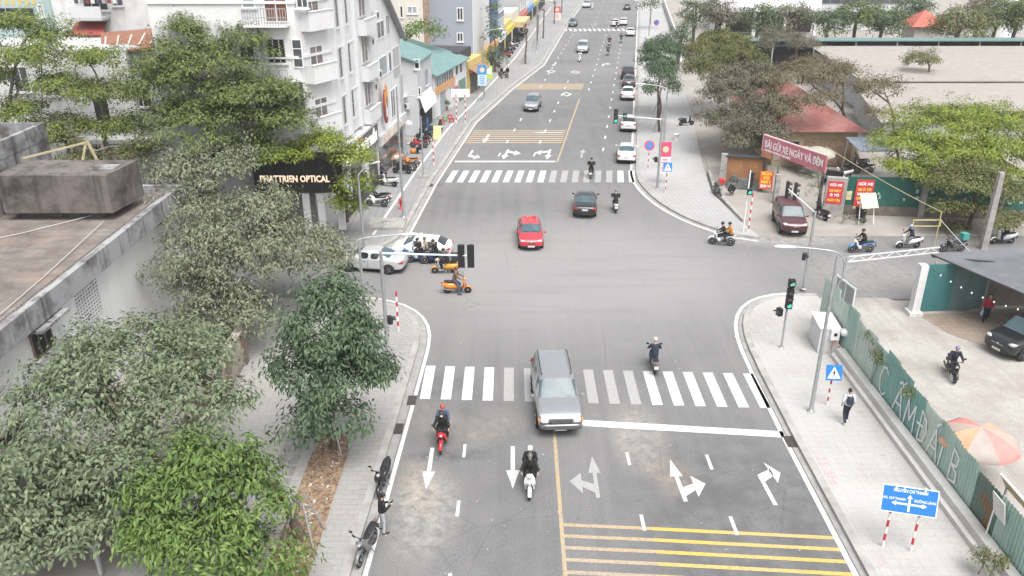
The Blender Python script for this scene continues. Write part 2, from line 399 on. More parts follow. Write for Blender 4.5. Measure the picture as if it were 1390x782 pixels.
stripes('crosswalk', 8.2, 24.2, 17, lambda x: 177., lambda x: 181., .55)
def strip(name, p, q, wd, m, z=.008):
    p, q = Vector(p), Vector(q); d = (q - p).normalized(); n = Vector((-d.y, d.x)) * wd / 2
    mb = MB(); mb.quad((p.x + n.x, p.y + n.y, z), (p.x - n.x, p.y - n.y, z), (q.x - n.x, q.y - n.y, z), (q.x + n.x, q.y + n.y, z)); return struct(mb.build(name, m))
strip('stop_line', (2.5, 31.75), (12.05, 30.75), .5, PAINTW)
strip('stop_line', (-5.4, 76.1), (4.1, 76.1), .5, PAINTW)
strip('centre_line', (1.72, -20), (1.88, 31.2), .15, PAINTYF)
strip('centre_line', (4.25, 75.8), (8.6, 106), .16, PAINTYF)
def dashes(name, p, q, n, ln, wd, m=PAINTW):
    p, q = Vector(p), Vector(q); mb = MB(); d = (q - p).normalized(); nn = Vector((-d.y, d.x)) * wd / 2
    for i in range(n):
        a = p + (q - p) * i / max(1, n - 1); c = a + d * ln
        mb.quad((a.x + nn.x, a.y + nn.y, .008), (a.x - nn.x, a.y - nn.y, .008), (c.x - nn.x, c.y - nn.y, .008), (c.x + nn.x, c.y + nn.y, .008))
    return struct(mb.build(name, m))
dashes('lane_dashes', (-2.1, 25.25), (-2.05, 29.05), 2, .95, .13); dashes('lane_dashes', (-2.15, 13.0), (-2.15, 21.3), 3, .95, .13)
dashes('lane_dashes', (4.95, 24.45), (4.92, 28.5), 2, .9, .13); dashes('lane_dashes', (8.35, 24.2), (8.3, 28.2), 2, 1.05, .14)
for off, a, c, n in ((3.3, 80, 170, 19), (6.6, 112, 170, 12), (13.3, 78, 176, 20), (9.9, 78, 118, 9), (3.3, 184, 330, 16), (6.6, 184, 330, 16), (10, 184, 330, 16)):
    dashes('lane_dashes', (xr(a) - off, a), (xr(c) - off, c), n, 1.3, .16)
# yellow hump bars
mb = MB(); mf = MB()
for i in range(7):
    y = 24.75 - i * .62
    (mf).quad((1.86, y + .12, .007), (5.2, y - .1, .007), (5.2, y - .28, .007), (1.86, y - .06, .007))
    (mb).quad((5.2, y - .1, .007), (12.0, y - .62, .007), (12.0, y - .80, .007), (5.2, y - .28, .007))
struct(mb.build('yellow_bars', PAINTY)); struct(mf.build('yellow_bars', PAINTYF))
mb = MB()
for i in range(7):
    y = 83.2 + i * .86
    mb.quad((-5.3 + (y - 80) * .13, y, .007), (4.7 + (y - 80) * .13, y, .007), (4.76 + (y - 80) * .13, y + .42, .007), (-5.24 + (y - 80) * .13, y + .42, .007))
for i in range(9):
    y = 112.6 + i * .5
    mb.quad((0.2 + (y - 112) * .2, y, .007), (9.4 + (y - 112) * .14, y, .007), (9.46 + (y - 112) * .14, y + .33, .007), (0.26 + (y - 112) * .2, y + .33, .007))
struct(mb.build('yellow_bars', PAINTYF))
# arrows: shapes in metres, local y = direction of travel, origin at the tail
A_STRAIGHT = [[(-.09, 0), (.09, 0), (.09, 1.75), (-.09, 1.75)], [(-.28, 1.75), (.28, 1.75), (0, 3.0)]]
A_LEFT = A_STRAIGHT + [[(-.09, .35), (-.09, .95), (-.62, 1.2), (-.62, .75)], [(-.62, .28), (-.62, 1.75), (-1.15, 1.15)]]
A_RIGHT = A_STRAIGHT + [[(.09, .35), (.62, .75), (.62, 1.2), (.09, .95)], [(.62, .28), (1.15, 1.15), (.62, 1.75)]]
A_TURN = [[(-.09, 0), (.09, 0), (.09, 1.6), (-.09, 2.1)], [(.09, 1.6), (.62, 2.0), (.62, 2.5), (-.09, 2.1)], [(.62, 1.45), (1.0, 2.2), (.5, 3.0)]]
def arrow(shape, x, y, rz, sc=1., m=PAINTW, flip=1):
    mb = MB(); c, s = math.cos(rz), math.sin(rz)
    for pl in shape:
        mb.add([(x + (px * c * flip - py * s) * sc, y + (px * s * flip + py * c) * sc, .009) for px, py in pl], [tuple(range(len(pl)))])
    return struct(mb.build('road_arrow', m))
arrow(A_STRAIGHT, *at(587, 608), math.pi, .96); arrow(A_STRAIGHT, *at(696, 606), math.pi, .98)
arrow(A_LEFT, *at(812, 676), .0, .92, PAINTFADE); arrow(A_RIGHT, *at(931, 681), .05, .92); arrow(A_TURN, *at(1053, 686), .06, .92)
arrow(A_TURN, *at(642, 204), R(180) - .13, 1.15, flip=-1); arrow(A_LEFT, *at(690, 203), R(180) - .13, 1.25); arrow(A_RIGHT, *at(747, 203), R(180) - .13, 1.25)
arrow(A_STRAIGHT, *at(789, 214), -.14, 1.1, PAINTFADE); arrow(A_STRAIGHT, *at(664, 182), R(180) - .13, 1.3); arrow(A_STRAIGHT, *at(763, 180), R(90), 1.1)
arrow(A_STRAIGHT, *at(755, 85), R(180) - .2, 1.2); arrow(A_TURN, *at(818, 90), -.14, 1.1); arrow(A_LEFT, *at(808, 34), -.14, 1.2, PAINTFADE)
for px, py in ((748, 97), (781, 98), (769, 128)):       # hollow diamonds
    x, y = at(px, py); mb = MB()
    o = [(0, 1.5), (.75, 0), (0, -1.5), (-.75, 0)]; q = [(a * .62, c * .62) for a, c in o]
    for i in range(4):
        j = (i + 1) % 4; mb.quad(*[(x + a, y + c, .009) for a, c in (o[i], o[j], q[j], q[i])])
    struct(mb.build('road_diamond', PAINTW))
# pale tactile strip along the shop pavement
TACT = mat('tactile_strip', (.60, .60, .58), .8, var=.1, vscale=3)
mb = MB(); tl = [(-10.0, 55.8), (-8.7, 72.0), (-6.9, 89.5), (-5.2, 100), (.5, 139.5), (10.3, 228)]
for a, c in zip(tl, tl[1:]): mb.quad((a[0] - .1, a[1], .146), (a[0] + .1, a[1], .146), (c[0] + .1, c[1], .146), (c[0] - .1, c[1], .146))
struct(mb.build('tactile_strip', TACT))
# dark tactile squares on the near left pavement
mb = MB()
for i in range(26):
    y = 14 + i * .8
    if random.random() < .12: continue
    for j in (0, 1): mb.quad(*[(x, yy, .146) for x, yy in ((-9.85 + j * .5, y), (-9.42 + j * .5, y), (-9.42 + j * .5, y + .66), (-9.85 + j * .5, y + .66))])
struct(mb.build('dark_paving_squares', mat('dark_paver', (.22, .22, .215), .85, var=.2, vscale=3)))
# planting strip with leaf litter
LITTER = NB('leaf_litter', .95); _v = LITTER.t.nodes.new('ShaderNodeTexVoronoi'); _v.inputs['Scale'].default_value = 11
LITTER.l(LITTER.tc.outputs['Object'], _v.inputs['Vector'])
_c = LITTER.ramp(_v.outputs[1], [(.15, (.13, .085, .055)), (.45, (.24, .16, .105)), (.7, (.34, .25, .17)), (.95, (.20, .15, .11))])
LITTER.bump(_v.outputs[0], .9, .05); LITTERM = LITTER.done(LITTER.mix(.4, _c, LITTER.noise(3, 5), 'OVERLAY'))
PL = [(-8.55, 12), (-7.1, 12), (-6.95, 29.2), (-7.1, 30.3), (-7.75, 30.9), (-8.35, 30.4), (-8.5, 29)]
poly('planting_strip', PL, .148, LITTERM)
# drain grates by the kerb
GRATE = mat('drain_iron', (.05, .045, .04), .8, var=.3, vscale=20)
for p in ((-5.1, 31.2), (-4.75, 33.6), (11.4, 67.6), (12.15, 30.2), (-7.0, 68.4)):
    mb = MB(); mb.box((p[0], p[1], .009), (.42, .85, .012)); struct(mb.build('drain_cover', GRATE))
# painted survey letters on the kerb and small litter are added with the details
# ================================================================== BUILDINGS, WALLS, FENCES
def part(root, mb, name, mats, parent=None):     # mesh given in world coordinates, stored relative to its thing
    l = root.location; mb.v = [(x - l.x, y - l.y, z - l.z) for x, y, z in mb.v]
    return mb.build(name, mats, parent or root)
def building(name, label, x, y, cat='building', group=None, z=0): return thing(name, label, cat, (x, y, z), group=group)
def wallmat(name, c, dirt, amt=.5, streak=True, rough=.85):
    b = NB(name, rough)
    f = b.ramp(b.noise(.55, 6, rough=.7), [(.45, 0.), (.8, amt)])
    cc = b.mix(f, c, dirt)
    if streak:
        s_ = b.noise(1., 5, b.mapping(sc=(1.6, 1.6, .09)), rough=.65)
        cc = b.mix(b.ramp(s_, [(.52, 0.), (.78, amt * .9)]), cc, dirt)
    b.bump(b.noise(30, 3), .08, .01)
    return b.done(cc)
WHITEW = wallmat('white_render', (.66, .66, .665), (.42, .415, .40), .35)
WHITED = wallmat('grimy_white_render', (.62, .62, .615), (.30, .30, .285), .8)
GREYW = wallmat('grey_render', (.40, .41, .42), (.28, .28, .28), .4)
LGREYW = wallmat('light_grey_render', (.52, .525, .54), (.36, .36, .36), .4)
BLUEG = wallmat('blue_grey_render', (.30, .325, .375), (.26, .28, .31), .35)
CREAMW = wallmat('cream_render', (.60, .57, .51), (.36, .34, .30), .4)
TEALW = wallmat('pale_teal_render', (.36, .47, .46), (.30, .34, .33), .5)
YELW = wallmat('yellow_render', (.60, .46, .17), (.35, .28, .15), .4)
MOSSC = wallmat('mossy_concrete', (.32, .32, .33), (.065, .06, .056), 1.7, True)
ROOFC = NB('stained_roof', .9); _r = ROOFC
_c = _r.mix(_r.ramp(_r.noise(.8, 6, rough=.7), [(.35, 0.), (.7, 1.)]), (.125, .105, .095), (.26, .23, .21)); _c = _r.mix(_r.ramp(_r.noise(.5, 4), [(.58, 0.), (.75, .7)]), _c, (.30, .19, .14))
_c = _r.mix(_r.ramp(_r.noise(1., 4, _r.mapping(sc=(.3, 3, 1))), [(.45, 0.), (.7, .5)]), _c, (.11, .10, .095)); ROOFCM = _r.done(_c)
DARKCONC = wallmat('dark_stained_concrete', (.155, .137, .125), (.045, .038, .033), 1.7)
FRAMEW = mat('white_frame', (.70, .70, .70), .5); FRAMED = mat('dark_frame', (.05, .05, .055), .5); FRAMEG = mat('grey_frame', (.32, .33, .34), .5)
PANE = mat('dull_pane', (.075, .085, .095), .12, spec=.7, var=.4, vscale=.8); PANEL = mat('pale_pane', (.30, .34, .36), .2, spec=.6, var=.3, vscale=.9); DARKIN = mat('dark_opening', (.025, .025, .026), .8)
CURT = mat('curtain_pane', (.20, .17, .17), .3, var=.4, vscale=2)
SHOPG = mat('shop_glass', (.05, .055, .06), .1, spec=.8, col2=(.16, .15, .14), vscale=1.3)
ACM = mat('air_conditioner_white', (.62, .62, .60), .5, var=.1)
def corr(name, c, dirt, axis=0, freq=5., rust=0., bmp=.9):          # corrugated sheet
    b = NB(name, .55)
    wv = b.t.nodes.new('ShaderNodeTexWave'); wv.wave_type = 'BANDS'; wv.bands_direction = 'XYZ'[axis]; wv.inputs['Scale'].default_value = freq; wv.inputs['Distortion'].default_value = .0
    b.l(b.tc.outputs['Object'], wv.inputs['Vector'])
    cc = b.mix(b.ramp(b.noise(.7, 6, rough=.7), [(.42, 0.), (.75, .8)]), c, dirt)
    cc = b.mix(b.ramp(b.noise(1., 4, b.mapping(sc=(1.5, 1.5, .12))), [(.5, 0.), (.75, .5)]), cc, tuple(x * .6 for x in c))
    if rust: cc = b.mix(b.ramp(b.noise(1.1, 5, rough=.7), [(.5, 0.), (.62, rust)]), cc, (.27, .12, .05))
    b.bump(wv.outputs[1], bmp, .03); b.p.inputs['Metallic'].default_value = .0
    return b.done(cc)
TEALROOF = corr('teal_sheet_roof', (.15, .27, .265), (.20, .30, .29), 1, 3.2)
RUSTROOF = corr('rusty_sheet_roof', (.27, .115, .07), (.34, .19, .13), 0, 2.6)
GREYROOF = corr('pale_fibre_roof', (.37, .335, .305), (.30, .27, .245), 0, 2.4)
GREENSH = [corr('green_sheet_%s' % n, c, d, 1, 3.2, 0., .6) for n, c, d in (('pale', (.44, .53, .475), (.50, .55, .51)), ('mid', (.30, .44, .385), (.39, .48, .435)), ('dark', (.165, .335, .30), (.26, .38, .35)))] + [corr('green_sheet_rusty', (.10, .19, .16), (.16, .22, .19), 1, 5.5, .9)]

class Fac:                                # a vertical wall plane: o = left corner on the ground seen from outside, u = direction to the right
    def __init__(s, o, u): s.o = Vector((o[0], o[1], 0)); s.u = Vector((u[0], u[1], 0)).normalized(); s.n = Vector((s.u.y, -s.u.x, 0))
    def p(s, a, z, d=0.): q = s.o + s.u * a + s.n * d; q.z = z; return q
    def pix(s, px, py):
        r = Vector(ray(px, py)); C_ = Vector((0, 0, CAMH)); t = (s.o - C_).dot(s.n) / r.dot(s.n); q = C_ + r * t
        return (q - s.o).dot(s.u), q.z
    def slab(s, mb, a0, a1, z0, z1, d0, d1, mi=0):
        v = [s.p(a, z, d) for a in (a0, a1) for z in (z0, z1) for d in (d0, d1)]
        mb.add(v, [(0, 1, 3, 2), (4, 6, 7, 5), (0, 4, 5, 1), (2, 3, 7, 6), (0, 2, 6, 4), (1, 5, 7, 3)], mi)
def window(root, F, a0, a1, z0, z1, fm=FRAMEW, pm=PANE, nv=2, nh=1, fr=.07, d=.05, sill=True, bars=0, name='window'):
    if a0 > a1: a0, a1 = a1, a0
    if z0 > z1: z0, z1 = z1, z0
    mb = MB()
    F.slab(mb, a0, a1, z1 - fr, z1, .003, d + .02); F.slab(mb, a0, a1, z0, z0 + fr, .003, d + .02)
    F.slab(mb, a0, a0 + fr, z0 + fr, z1 - fr, .003, d + .02); F.slab(mb, a1 - fr, a1, z0 + fr, z1 - fr, .003, d + .02)
    for i in range(1, nv): c = a0 + (a1 - a0) * i / nv; F.slab(mb, c - fr * .4, c + fr * .4, z0 + fr, z1 - fr, .003, d + .01)
    for i in range(1, nh): c = z0 + (z1 - z0) * i / nh; F.slab(mb, a0 + fr, a1 - fr, c - fr * .35, c + fr * .35, .003, d + .006)
    w_ = part(root, mb, name, fm)
    mb = MB(); F.slab(mb, a0 + fr, a1 - fr, z0 + fr, z1 - fr, .002, .02); part(root, mb, 'pane', pm, w_)
    if sill: mb = MB(); F.slab(mb, a0 - .1, a1 + .1, z0 - .1, z0 - .003, .002, .16); part(root, mb, 'sill', WHITEW, w_)
    if bars:
        mb = MB()
        for i in range(bars): c = z0 + (z1 - z0) * (i + .5) / bars; F.slab(mb, a0 + .02, a1 - .02, c - .025, c + .025, d + .03, d + .055)
        part(root, mb, 'window_grille', FRAMED, w_)
    return w_
def pwin(root, F, x0, y0, x1, y1, **k):    # window from its picture extent on wall F
    a0, _ = F.pix(x0, (y0 + y1) / 2); a1, _ = F.pix(x1, (y0 + y1) / 2); _, z1 = F.pix((x0 + x1) / 2, y0); _, z0 = F.pix((x0 + x1) / 2, y1)
    return window(root, F, a0, a1, z0, z1, **k)
def acunit(root, F, a, z, name='air_conditioner'):
    mb = MB(); F.slab(mb, a - .42, a + .42, z, z + .6, .12, .45); o = part(root, mb, name, ACM)
    mb = MB(); M = frame(F.p(a - .1, z + .3, .455), F.u); mb.lathe([(.24, 0), (.24, .02), (.20, .02), (.2, .005), (.05, .005), (.05, .02), (.01, .02)], 14, M=M); part(root, mb, 'fan_grille', FRAMED, o)
    return o
def balcony(root, F, a0, a1, z, hgt=1.0, dep=.7, m=None):
    mb = MB(); F.slab(mb, a0, a1, z - .15, z, .003, dep); F.slab(mb, a0, a1, z + .001, z + hgt, dep - .12, dep); F.slab(mb, a0, a0 + .12, z + .001, z + hgt, .003, dep - .121); F.slab(mb, a1 - .12, a1, z + .001, z + hgt, .003, dep - .121)
    F.slab(mb, a0 - .04, a1 + .04, z + hgt + .001, z + hgt + .07, dep - .17, dep + .05)
    return part(root, mb, 'balcony', m or WHITEW)
def gable_block(mb, pts, z0, z1): mb.prism(pts, z0, z1)

# ---- near left: concrete-roofed building
b = building('concrete_roof_building', 'weathered white building with a stained flat concrete roof and dark tank block', -24, 28)
XW = -19.6
mb = MB(); mb.prism([(XW, 4), (XW, 45.6), (-40, 45.6), (-40, 4)], 0, 5.9); part(b, mb, 'wall', wallmat('whitewashed_wall', (.76, .76, .755), (.50, .50, .48), .5))
mb = MB(); mb.prism([(-19.75, 4), (-19.75, 45.4), (-40, 45.4), (-40, 4)], 5.905, 6.55); part(b, mb, 'roof_slab', ROOFCM)
mb = MB(); mb.box((-19.15, 24.9, 6.4), (.28, 42, 1.0)); mb.box((-29.3, 45.75, 6.4), (20.0, .28, 1.0)); mb.box((-19.62, 24.8, 6.60), (.12, 41.2, .14)); part(b, mb, 'eaves_gutter', MOSSC)
mb = MB()
vs = [(x, 4.6 + i * .135, z) for i in range(302) for x, z in ((-19.90, 6.56), (-19.90, 6.62 - .05 * (i % 2)), (-19.74, 6.62 - .05 * (i % 2)))]; mb.add(vs, [(3 * i + k, 3 * i + k + 1, 3 * i + k + 4, 3 * i + k + 3) for i in range(301) for k in (0, 1)])
part(b, mb, 'tile_edge', mat('dark_tile_edge', (.10, .085, .075), .9, var=.4, vscale=9))
mb = MB(); mb.prism([(-26.2, 40.5), (-20.6, 40.5), (-20.2, 43.5), (-26.2, 43.5)], 7.0, 9.0); mb.prism([(-25.8, 41.1), (-21.3, 41.1), (-21.1, 43.3), (-25.8, 43.3)], 6.551, 6.999); tk = part(b, mb, 'water_tank_block', DARKCONC)
mb = MB(); mb.box((-21.3, 42.0, 9.03), (1.3, .9, .05)); part(b, mb, 'tank_hatch', MOSSC, tk)
mb = MB(); mb.prism([(-40, 28), (-26.9, 28), (-26.9, 47.2), (-40, 47.2)], 6.56, 9.3); mb.box((-27.0, 37.6, 9.75), (.25, 19.2, .9)); mb.box((-33.6, 47.1, 9.75), (12.9, .25, .9)); part(b, mb, 'stair_tower', MOSSC)
mb = MB(); mb.bar((-24.5, 44.5, 6.6), (-23.6, 45.0, 9.6), .12); mb.bar((-23.5, 45.0, 9.7), (-22.7, 45.2, 6.6), .14); mb.bar((-26.6, 43.8, 9.0), (-23.5, 45.0, 9.6), .1); part(b, mb, 'rooftop_frame', mat('old_yellow_timber', (.42, .36, .22), .8, var=.2))
mb = MB()
for x0, y0, x1, y1 in ((-20.9, 40, -19.9, 26), (-26.8, 36, -22, 41)): mb.tube([(x0, y0, 6.75), ((x0 + x1) / 2, (y0 + y1) / 2, 6.62), (x1, y1, 6.7)], .02, 5)
part(b, mb, 'roof_pipe', mat('pale_pipe', (.5, .49, .47), .5))
FE = Fac((XW, 45.6), (0, -1)); FE.u = Vector((0, 1, 0)); FE.o = Vector((XW, 0, 0)); FE.n = Vector((1, 0, 0))
a0, z1 = FE.pix(96, 392); a1, _ = FE.pix(128, 372); _, z0 = FE.pix(112, 446)
mb = MB(); nn = 9; w2 = abs(a1 - a0); z0 = max(z0, z1 - 2.2)
for i in range(nn + 1): c = min(a0, a1) + w2 * i / nn; FE.slab(mb, c - .03, c + .03, z0, z1, .003, .05)
for i in range(13): c = z0 + (z1 - z0) * i / 12; FE.slab(mb, min(a0, a1), max(a0, a1), c - .03, c + .03, .003, .045)
vs = part(b, mb, 'vent_screen', FRAMEW); mb = MB(); FE.slab(mb, min(a0, a1), max(a0, a1), z0, z1, .001, .012); part(b, mb, 'screen_shade', mat('grey_shadow_vent', (.22, .22, .215), .8), vs)  # grey sheet stands in for the shade inside the vent openings
wA, wZ = FE.pix(56, 462); window(b, FE, wA - .75, wA + .75, wZ - .6, wZ + .6, fm=mat('brown_window', (.20, .15, .11), .6), pm=DARKIN, nv=3, bars=0)
mb = MB(); FE.slab(mb, wA - 1.1, wA + 1.1, wZ + .85, wZ + .97, .003, .85); part(b, mb, 'window_canopy', MOSSC)
wA, wZ = FE.pix(15, 600); window(b, FE, wA - .9, wA + .9, wZ - .6, wZ + .6, fm=mat('brown_window', (.2, .15, .11)), pm=DARKIN, nv=3)
# ---- old boundary wall on the near left pavement
b = building('boundary_wall', 'old stained plaster boundary wall with brown piers at the pavement corner', -13.5, 37, 'wall')
mb = MB(); mb.box((-13.75, 33.3, .95), (.25, 8.0, 1.9)); mb.box((-13.75, 33.3, 1.96), (.42, 8.1, .12)); part(b, mb, 'wall_panel', wallmat('old_plaster', (.34, .295, .25), (.11, .08, .065), 1.5))
for y in (36.95, 34.4, 31.8, 29.6): mb = MB(); mb.box((-13.68, y, .97), (.42, .42, 1.98)); part(b, mb, 'pier', wallmat('brown_pier', (.20, .15, .12), (.09, .06, .05), .8))
# low tin lean-to seen through the near tree
b = building('lean_to_shed', 'rusty tin lean-to half hidden under the near dusty tree', -16.5, 22, 'shed')
mb = MB(); mb.add([(-19.5, 22, 2.7), (-14.1, 22, 2.2), (-14.1, 26, 2.2), (-19.5, 26, 2.7)], [(0, 1, 2, 3)]); mb.add([(-19.5, 22, 2.62), (-14.1, 22, 2.12), (-14.1, 26, 2.12), (-19.5, 26, 2.62)], [(3, 2, 1, 0)]); part(b, mb, 'roof', corr('old_tin', (.14, .125, .115), (.13, .08, .055), 1, 3))
for x, y in ((-14.3, 22.2), (-14.3, 25.8), (-19.4, 22.2), (-19.4, 25.8)): mb = MB(); mb.box((x, y, 1.05), (.12, .12, 2.1)); part(b, mb, 'post', GREYW)

# ---- corner house with the optical shop
b = building('corner_house', 'tall white corner house with balconies above a dark optical shop front', -17, 62)
foot = [(-23.5, 56), (-14.1, 56), (-12.55, 59.2), (-11.95, 66), (-11.55, 69.8), (-23.5, 69.8)]
mb = MB(); mb.prism(foot, 5.9, 22); part(b, mb, 'wall', WHITEW)
mb = MB(); mb.prism([(-22.9, 56.3), (-14.3, 56.3), (-12.9, 59.4), (-11.9, 69.5), (-22.9, 69.5)], 0, 5.9); part(b, mb, 'shop_floor', mat('shop_wall', (.45, .45, .45), .6, var=.15))
S1 = Fac((-23.5, 56), (1, 0)); S2 = Fac((-14.1, 56), (1.55, 3.2)); S3 = Fac((-12.55, 59.2), (.6, 6.8)); S4 = Fac((-11.95, 66), (.4, 3.8))
BROWND = mat('brown_shutter_door', (.15, .06, .035), .5, var=.2, vscale=6)
pwin(b, S1, 363, 52, 388, 86, fm=FRAMEW, pm=DARKIN, nv=3, bars=9); pwin(b, S1, 397, 53, 411, 92, fm=FRAMEW, pm=PANE, nv=1, nh=3, sill=False)
pwin(b, S1, 358, -14, 390, 30, fm=FRAMEW, pm=BROWND, nv=2, sill=False, name='door'); pwin(b, S1, 402, -10, 418, 11, fm=FRAMEW, pm=PANE, nv=2); pwin(b, S1, 328, -8, 346, 11, fm=FRAMEW, pm=PANEL, nv=1)
pwin(b, S1, 326, 60, 346, 88, fm=FRAMEW, pm=PANE, nv=2, bars=6); pwin(b, S1, 398, 110, 414, 150, nv=2); pwin(b, S1, 345, 120, 382, 155, nv=3, pm=PANE)
a0, z0 = S1.pix(335, 33); a1, _ = S1.pix(393, 33)
mb = MB(); S1.slab(mb, a0, a1, z0 - .12, z0, .003, .8)
bl = part(b, mb, 'balcony', WHITEW); mb = MB(); n = 16
for i in range(n + 1): c = a0 + (a1 - a0) * i / n; S1.slab(mb, c - .02, c + .02, z0 + .001, z0 + 1., .74, .78)
for k in (.45, 1.): S1.slab(mb, a0, a1, z0 + k, z0 + k + .05, .73, .79)
part(b, mb, 'railing', FRAMEG, bl)
mb = MB(); a0, z0 = S1.pix(355, 88); a1, _ = S1.pix(392, 88)
S1.slab(mb, a0, a1, z0 - 1.3, z0 - 1.2, .003, .6)
for i in range(12): c = a0 + (a1 - a0) * i / 11; S1.slab(mb, c - .02, c + .02, z0 - 1.199, z0 - .3, .54, .58)
S1.slab(mb, a0, a1, z0 - .299, z0 - .25, .53, .59); part(b, mb, 'balcony', FRAMEG)
mb = MB()
for z in (9.0, 12.45, 15.9, 19.3):
    S1.slab(mb, -.02, 9.42, z, z + .18, .003, .10); S2.slab(mb, .05, 3.5, z, z + .18, .003, .10)
    S3.slab(mb, .05, 6.8, z, z + .14, .003, .06)
part(b, mb, 'string_course', WHITEW)
for z in (7.4, 10.9, 14.3, 17.7): balcony(b, S2, .5, 3.1, z, 1.05, .75); window(b, S2, 1.1, 2.5, z + .05, z + 2.2, nv=2, pm=CURT, sill=False, name='balcony_door')
for z in (7.0, 10.4, 13.9, 17.3):
    for a, w2 in ((1.5, .55), (3.6, .75)): window(b, S3, a, a + w2, z, z + 2.1, fm=FRAMEG, pm=PANE, nv=1, nh=2, fr=.06)
mb = MB()
for a in (.05, 2.6, 5.6): S3.slab(mb, a, a + .5, 5.95, 22, .003, .28)
part(b, mb, 'pilaster', WHITEW)
for z in (6.9, 10.3, 13.8, 17.2): window(b, S4, .8, 2.6, z + .1, z + 2.3, fm=FRAMEW, pm=CURT, nv=2, sill=False); balcony(b, S4, .3, 3.4, z - 1.0, 1.0, .65)
for a, z in ((3.0, 8.0), (3.0, 11.6)): acunit(b, S4, a, z)
# shop front: dark sign board, letters, blinds, black plinth
SIGNG = mat('dark_grey_sign', (.032, .032, .035), .45, var=.15, vscale=1.5); LIT = mat('lit_letters', (.95, .80, .62), .4, emit=.45); LITE = mat('orange_letter_edge', (.75, .32, .12), .4); SIGN2 = mat('mid_grey_sign', (.15, .15, .152), .5, var=.1)
SS = Fac((-23.2, 55.6), (1, 0))
a0, z1 = SS.pix(340, 208); a1, z0 = SS.pix(461, 262); mb = MB(); SS.slab(mb, a0, a1 + .3, z0, z1, -.35, .0); sb = part(b, mb, 'sign_board', SIGNG)
mb = MB()
for i in range(1, 5): c = a0 + (a1 - a0) * i / 5; SS.slab(mb, c - .012, c + .012, z0, z1, .001, .006)
part(b, mb, 'panel_joints', mat('grey_joint', (.12, .12, .12), .5), sb)
ca, cz = SS.pix(400, 243); ca0, _ = SS.pix(353, 243); ca1, _ = SS.pix(447, 243)
mb = MB(); text_mb(mb, 'PHATTRIEN OPTICAL', frame(SS.p(ca, cz, .035), SS.u), .64, .012, 0, .012, width=ca1 - ca0); text_mb(mb, 'PHATTRIEN OPTICAL', frame(SS.p(ca, cz - .03, .012), SS.u), .64, .008, 1, .03, width=ca1 - ca0 + .04); part(b, mb, 'sign_lettering', [LIT, LITE], sb)
mb = MB(); SS.slab(mb, .3, 9.0, .0, .55, -.6, -.05); part(b, mb, 'plinth', SIGNG)
for i, (p0, p1, m_) in enumerate(((352, 384, 'b'), (386, 412, 'g'), (418, 428, 'g'))):
    q0, zz0 = SS.pix(p0, 285); q1, _ = SS.pix(p1, 285); mb = MB(); SS.slab(mb, q0, q1, .55, z0 - .1, -.5, -.3); wn = part(b, mb, 'shop_window', SHOPG)
    if m_ == 'b':
        mb = MB()
        for k in range(9): SS.slab(mb, q0 + .1, q1 - .1, .8 + k * .26, .93 + k * .26, -.299, -.28)
        part(b, mb, 'blind_slats', mat('cream_blind', (.55, .52, .35), .6), wn)
for p0 in (345, 385, 416, 436, 462):
    q0, _ = SS.pix(p0, 285); mb = MB(); SS.slab(mb, q0 - .25, q0 + .25, .56, z0 - .02, -.4, -.12); part(b, mb, 'column', WHITEW)
E1 = Fac((-12.75, 58.7), (1.17, 11.0))
a0, zt0 = E1.pix(487, 197); a1, zt1 = E1.pix(530, 158); 
mb = MB(); E1.slab(mb, .1, 11.0, 3.5, 5.4, -.3, .18); s2 = part(b, mb, 'sign_board', SIGN2)
mb = MB(); E1.slab(mb, .0, 11.1, 5.42, 5.62, -.3, .5); part(b, mb, 'sign_canopy', WHITEW)
mb = MB(); text_mb(mb, 'KÍNH MẮT PHÁT TRIỂN', frame(E1.p(5.9, 4.2, .23), E1.u), 1.05, .04, 0, .03, width=8.8); text_mb(mb, 'OPTICAL', frame(E1.p(4.6, 5.05, .22), E1.u), .55, .03, 1, .02, width=3.4); part(b, mb, 'sign_lettering', [mat('white_letters', (.80, .78, .72), .4, emit=.25), mat('yellow_letters', (.72, .50, .08), .4)], s2)
mb = MB(); E1.slab(mb, .2, 10.9, .14, .6, -.3, .3); part(b, mb, 'plinth', SIGNG)
for a, w2, m_ in ((.8, 2.2, WHITEW), (3.6, 2.4, SHOPG), (6.6, 1.4, WHITEW), (8.3, 2.3, SHOPG)): mb = MB(); E1.slab(mb, a, a + w2, .61, 3.45, -.3, .05); part(b, mb, 'shop_panel', m_)

# ---- gabled white and grey house
b = building('gabled_house', 'white house with a steep grey gable roof and a round flame-coloured sign', -11, 75)
G1 = Fac((-11.55, 69.8), (1.05, 10.6)); Lg = 10.4
mb = MB(); o, e = G1.p(0, 0), G1.p(Lg, 0); o2, e2 = G1.p(0, 0, -9), G1.p(Lg, 0, -9); HE, HR = 10.9, 16.5; am = 2.6
pr = [(0, 0), (Lg, 0), (Lg, HE), (am, HR), (0, HR)]
vs = [G1.p(a, z) for a, z in pr] + [G1.p(a, z, -9) for a, z in pr]; n = 5
mb.add(vs, [tuple(range(n)), tuple(range(n, 2 * n))[::-1]] + [(i, n + i, n + (i + 1) % n, (i + 1) % n) for i in range(n)]); part(b, mb, 'wall', WHITEW)
mb = MB(); vs = [G1.p(am - .3, HR + .25, .55), G1.p(Lg + .25, HE + .05, .55), G1.p(Lg + .25, HE + .05, -9.2), G1.p(am - .3, HR + .25, -9.2)]; lo = [v - Vector((0, 0, .28)) for v in vs]
mb.add(vs + lo, [(0, 1, 2, 3), (7, 6, 5, 4), (0, 4, 5, 1), (1, 5, 6, 2), (2, 6, 7, 3), (3, 7, 4, 0)]); part(b, mb, 'roof', mat('grey_roof_sheet', (.24, .245, .255), .5, var=.15))
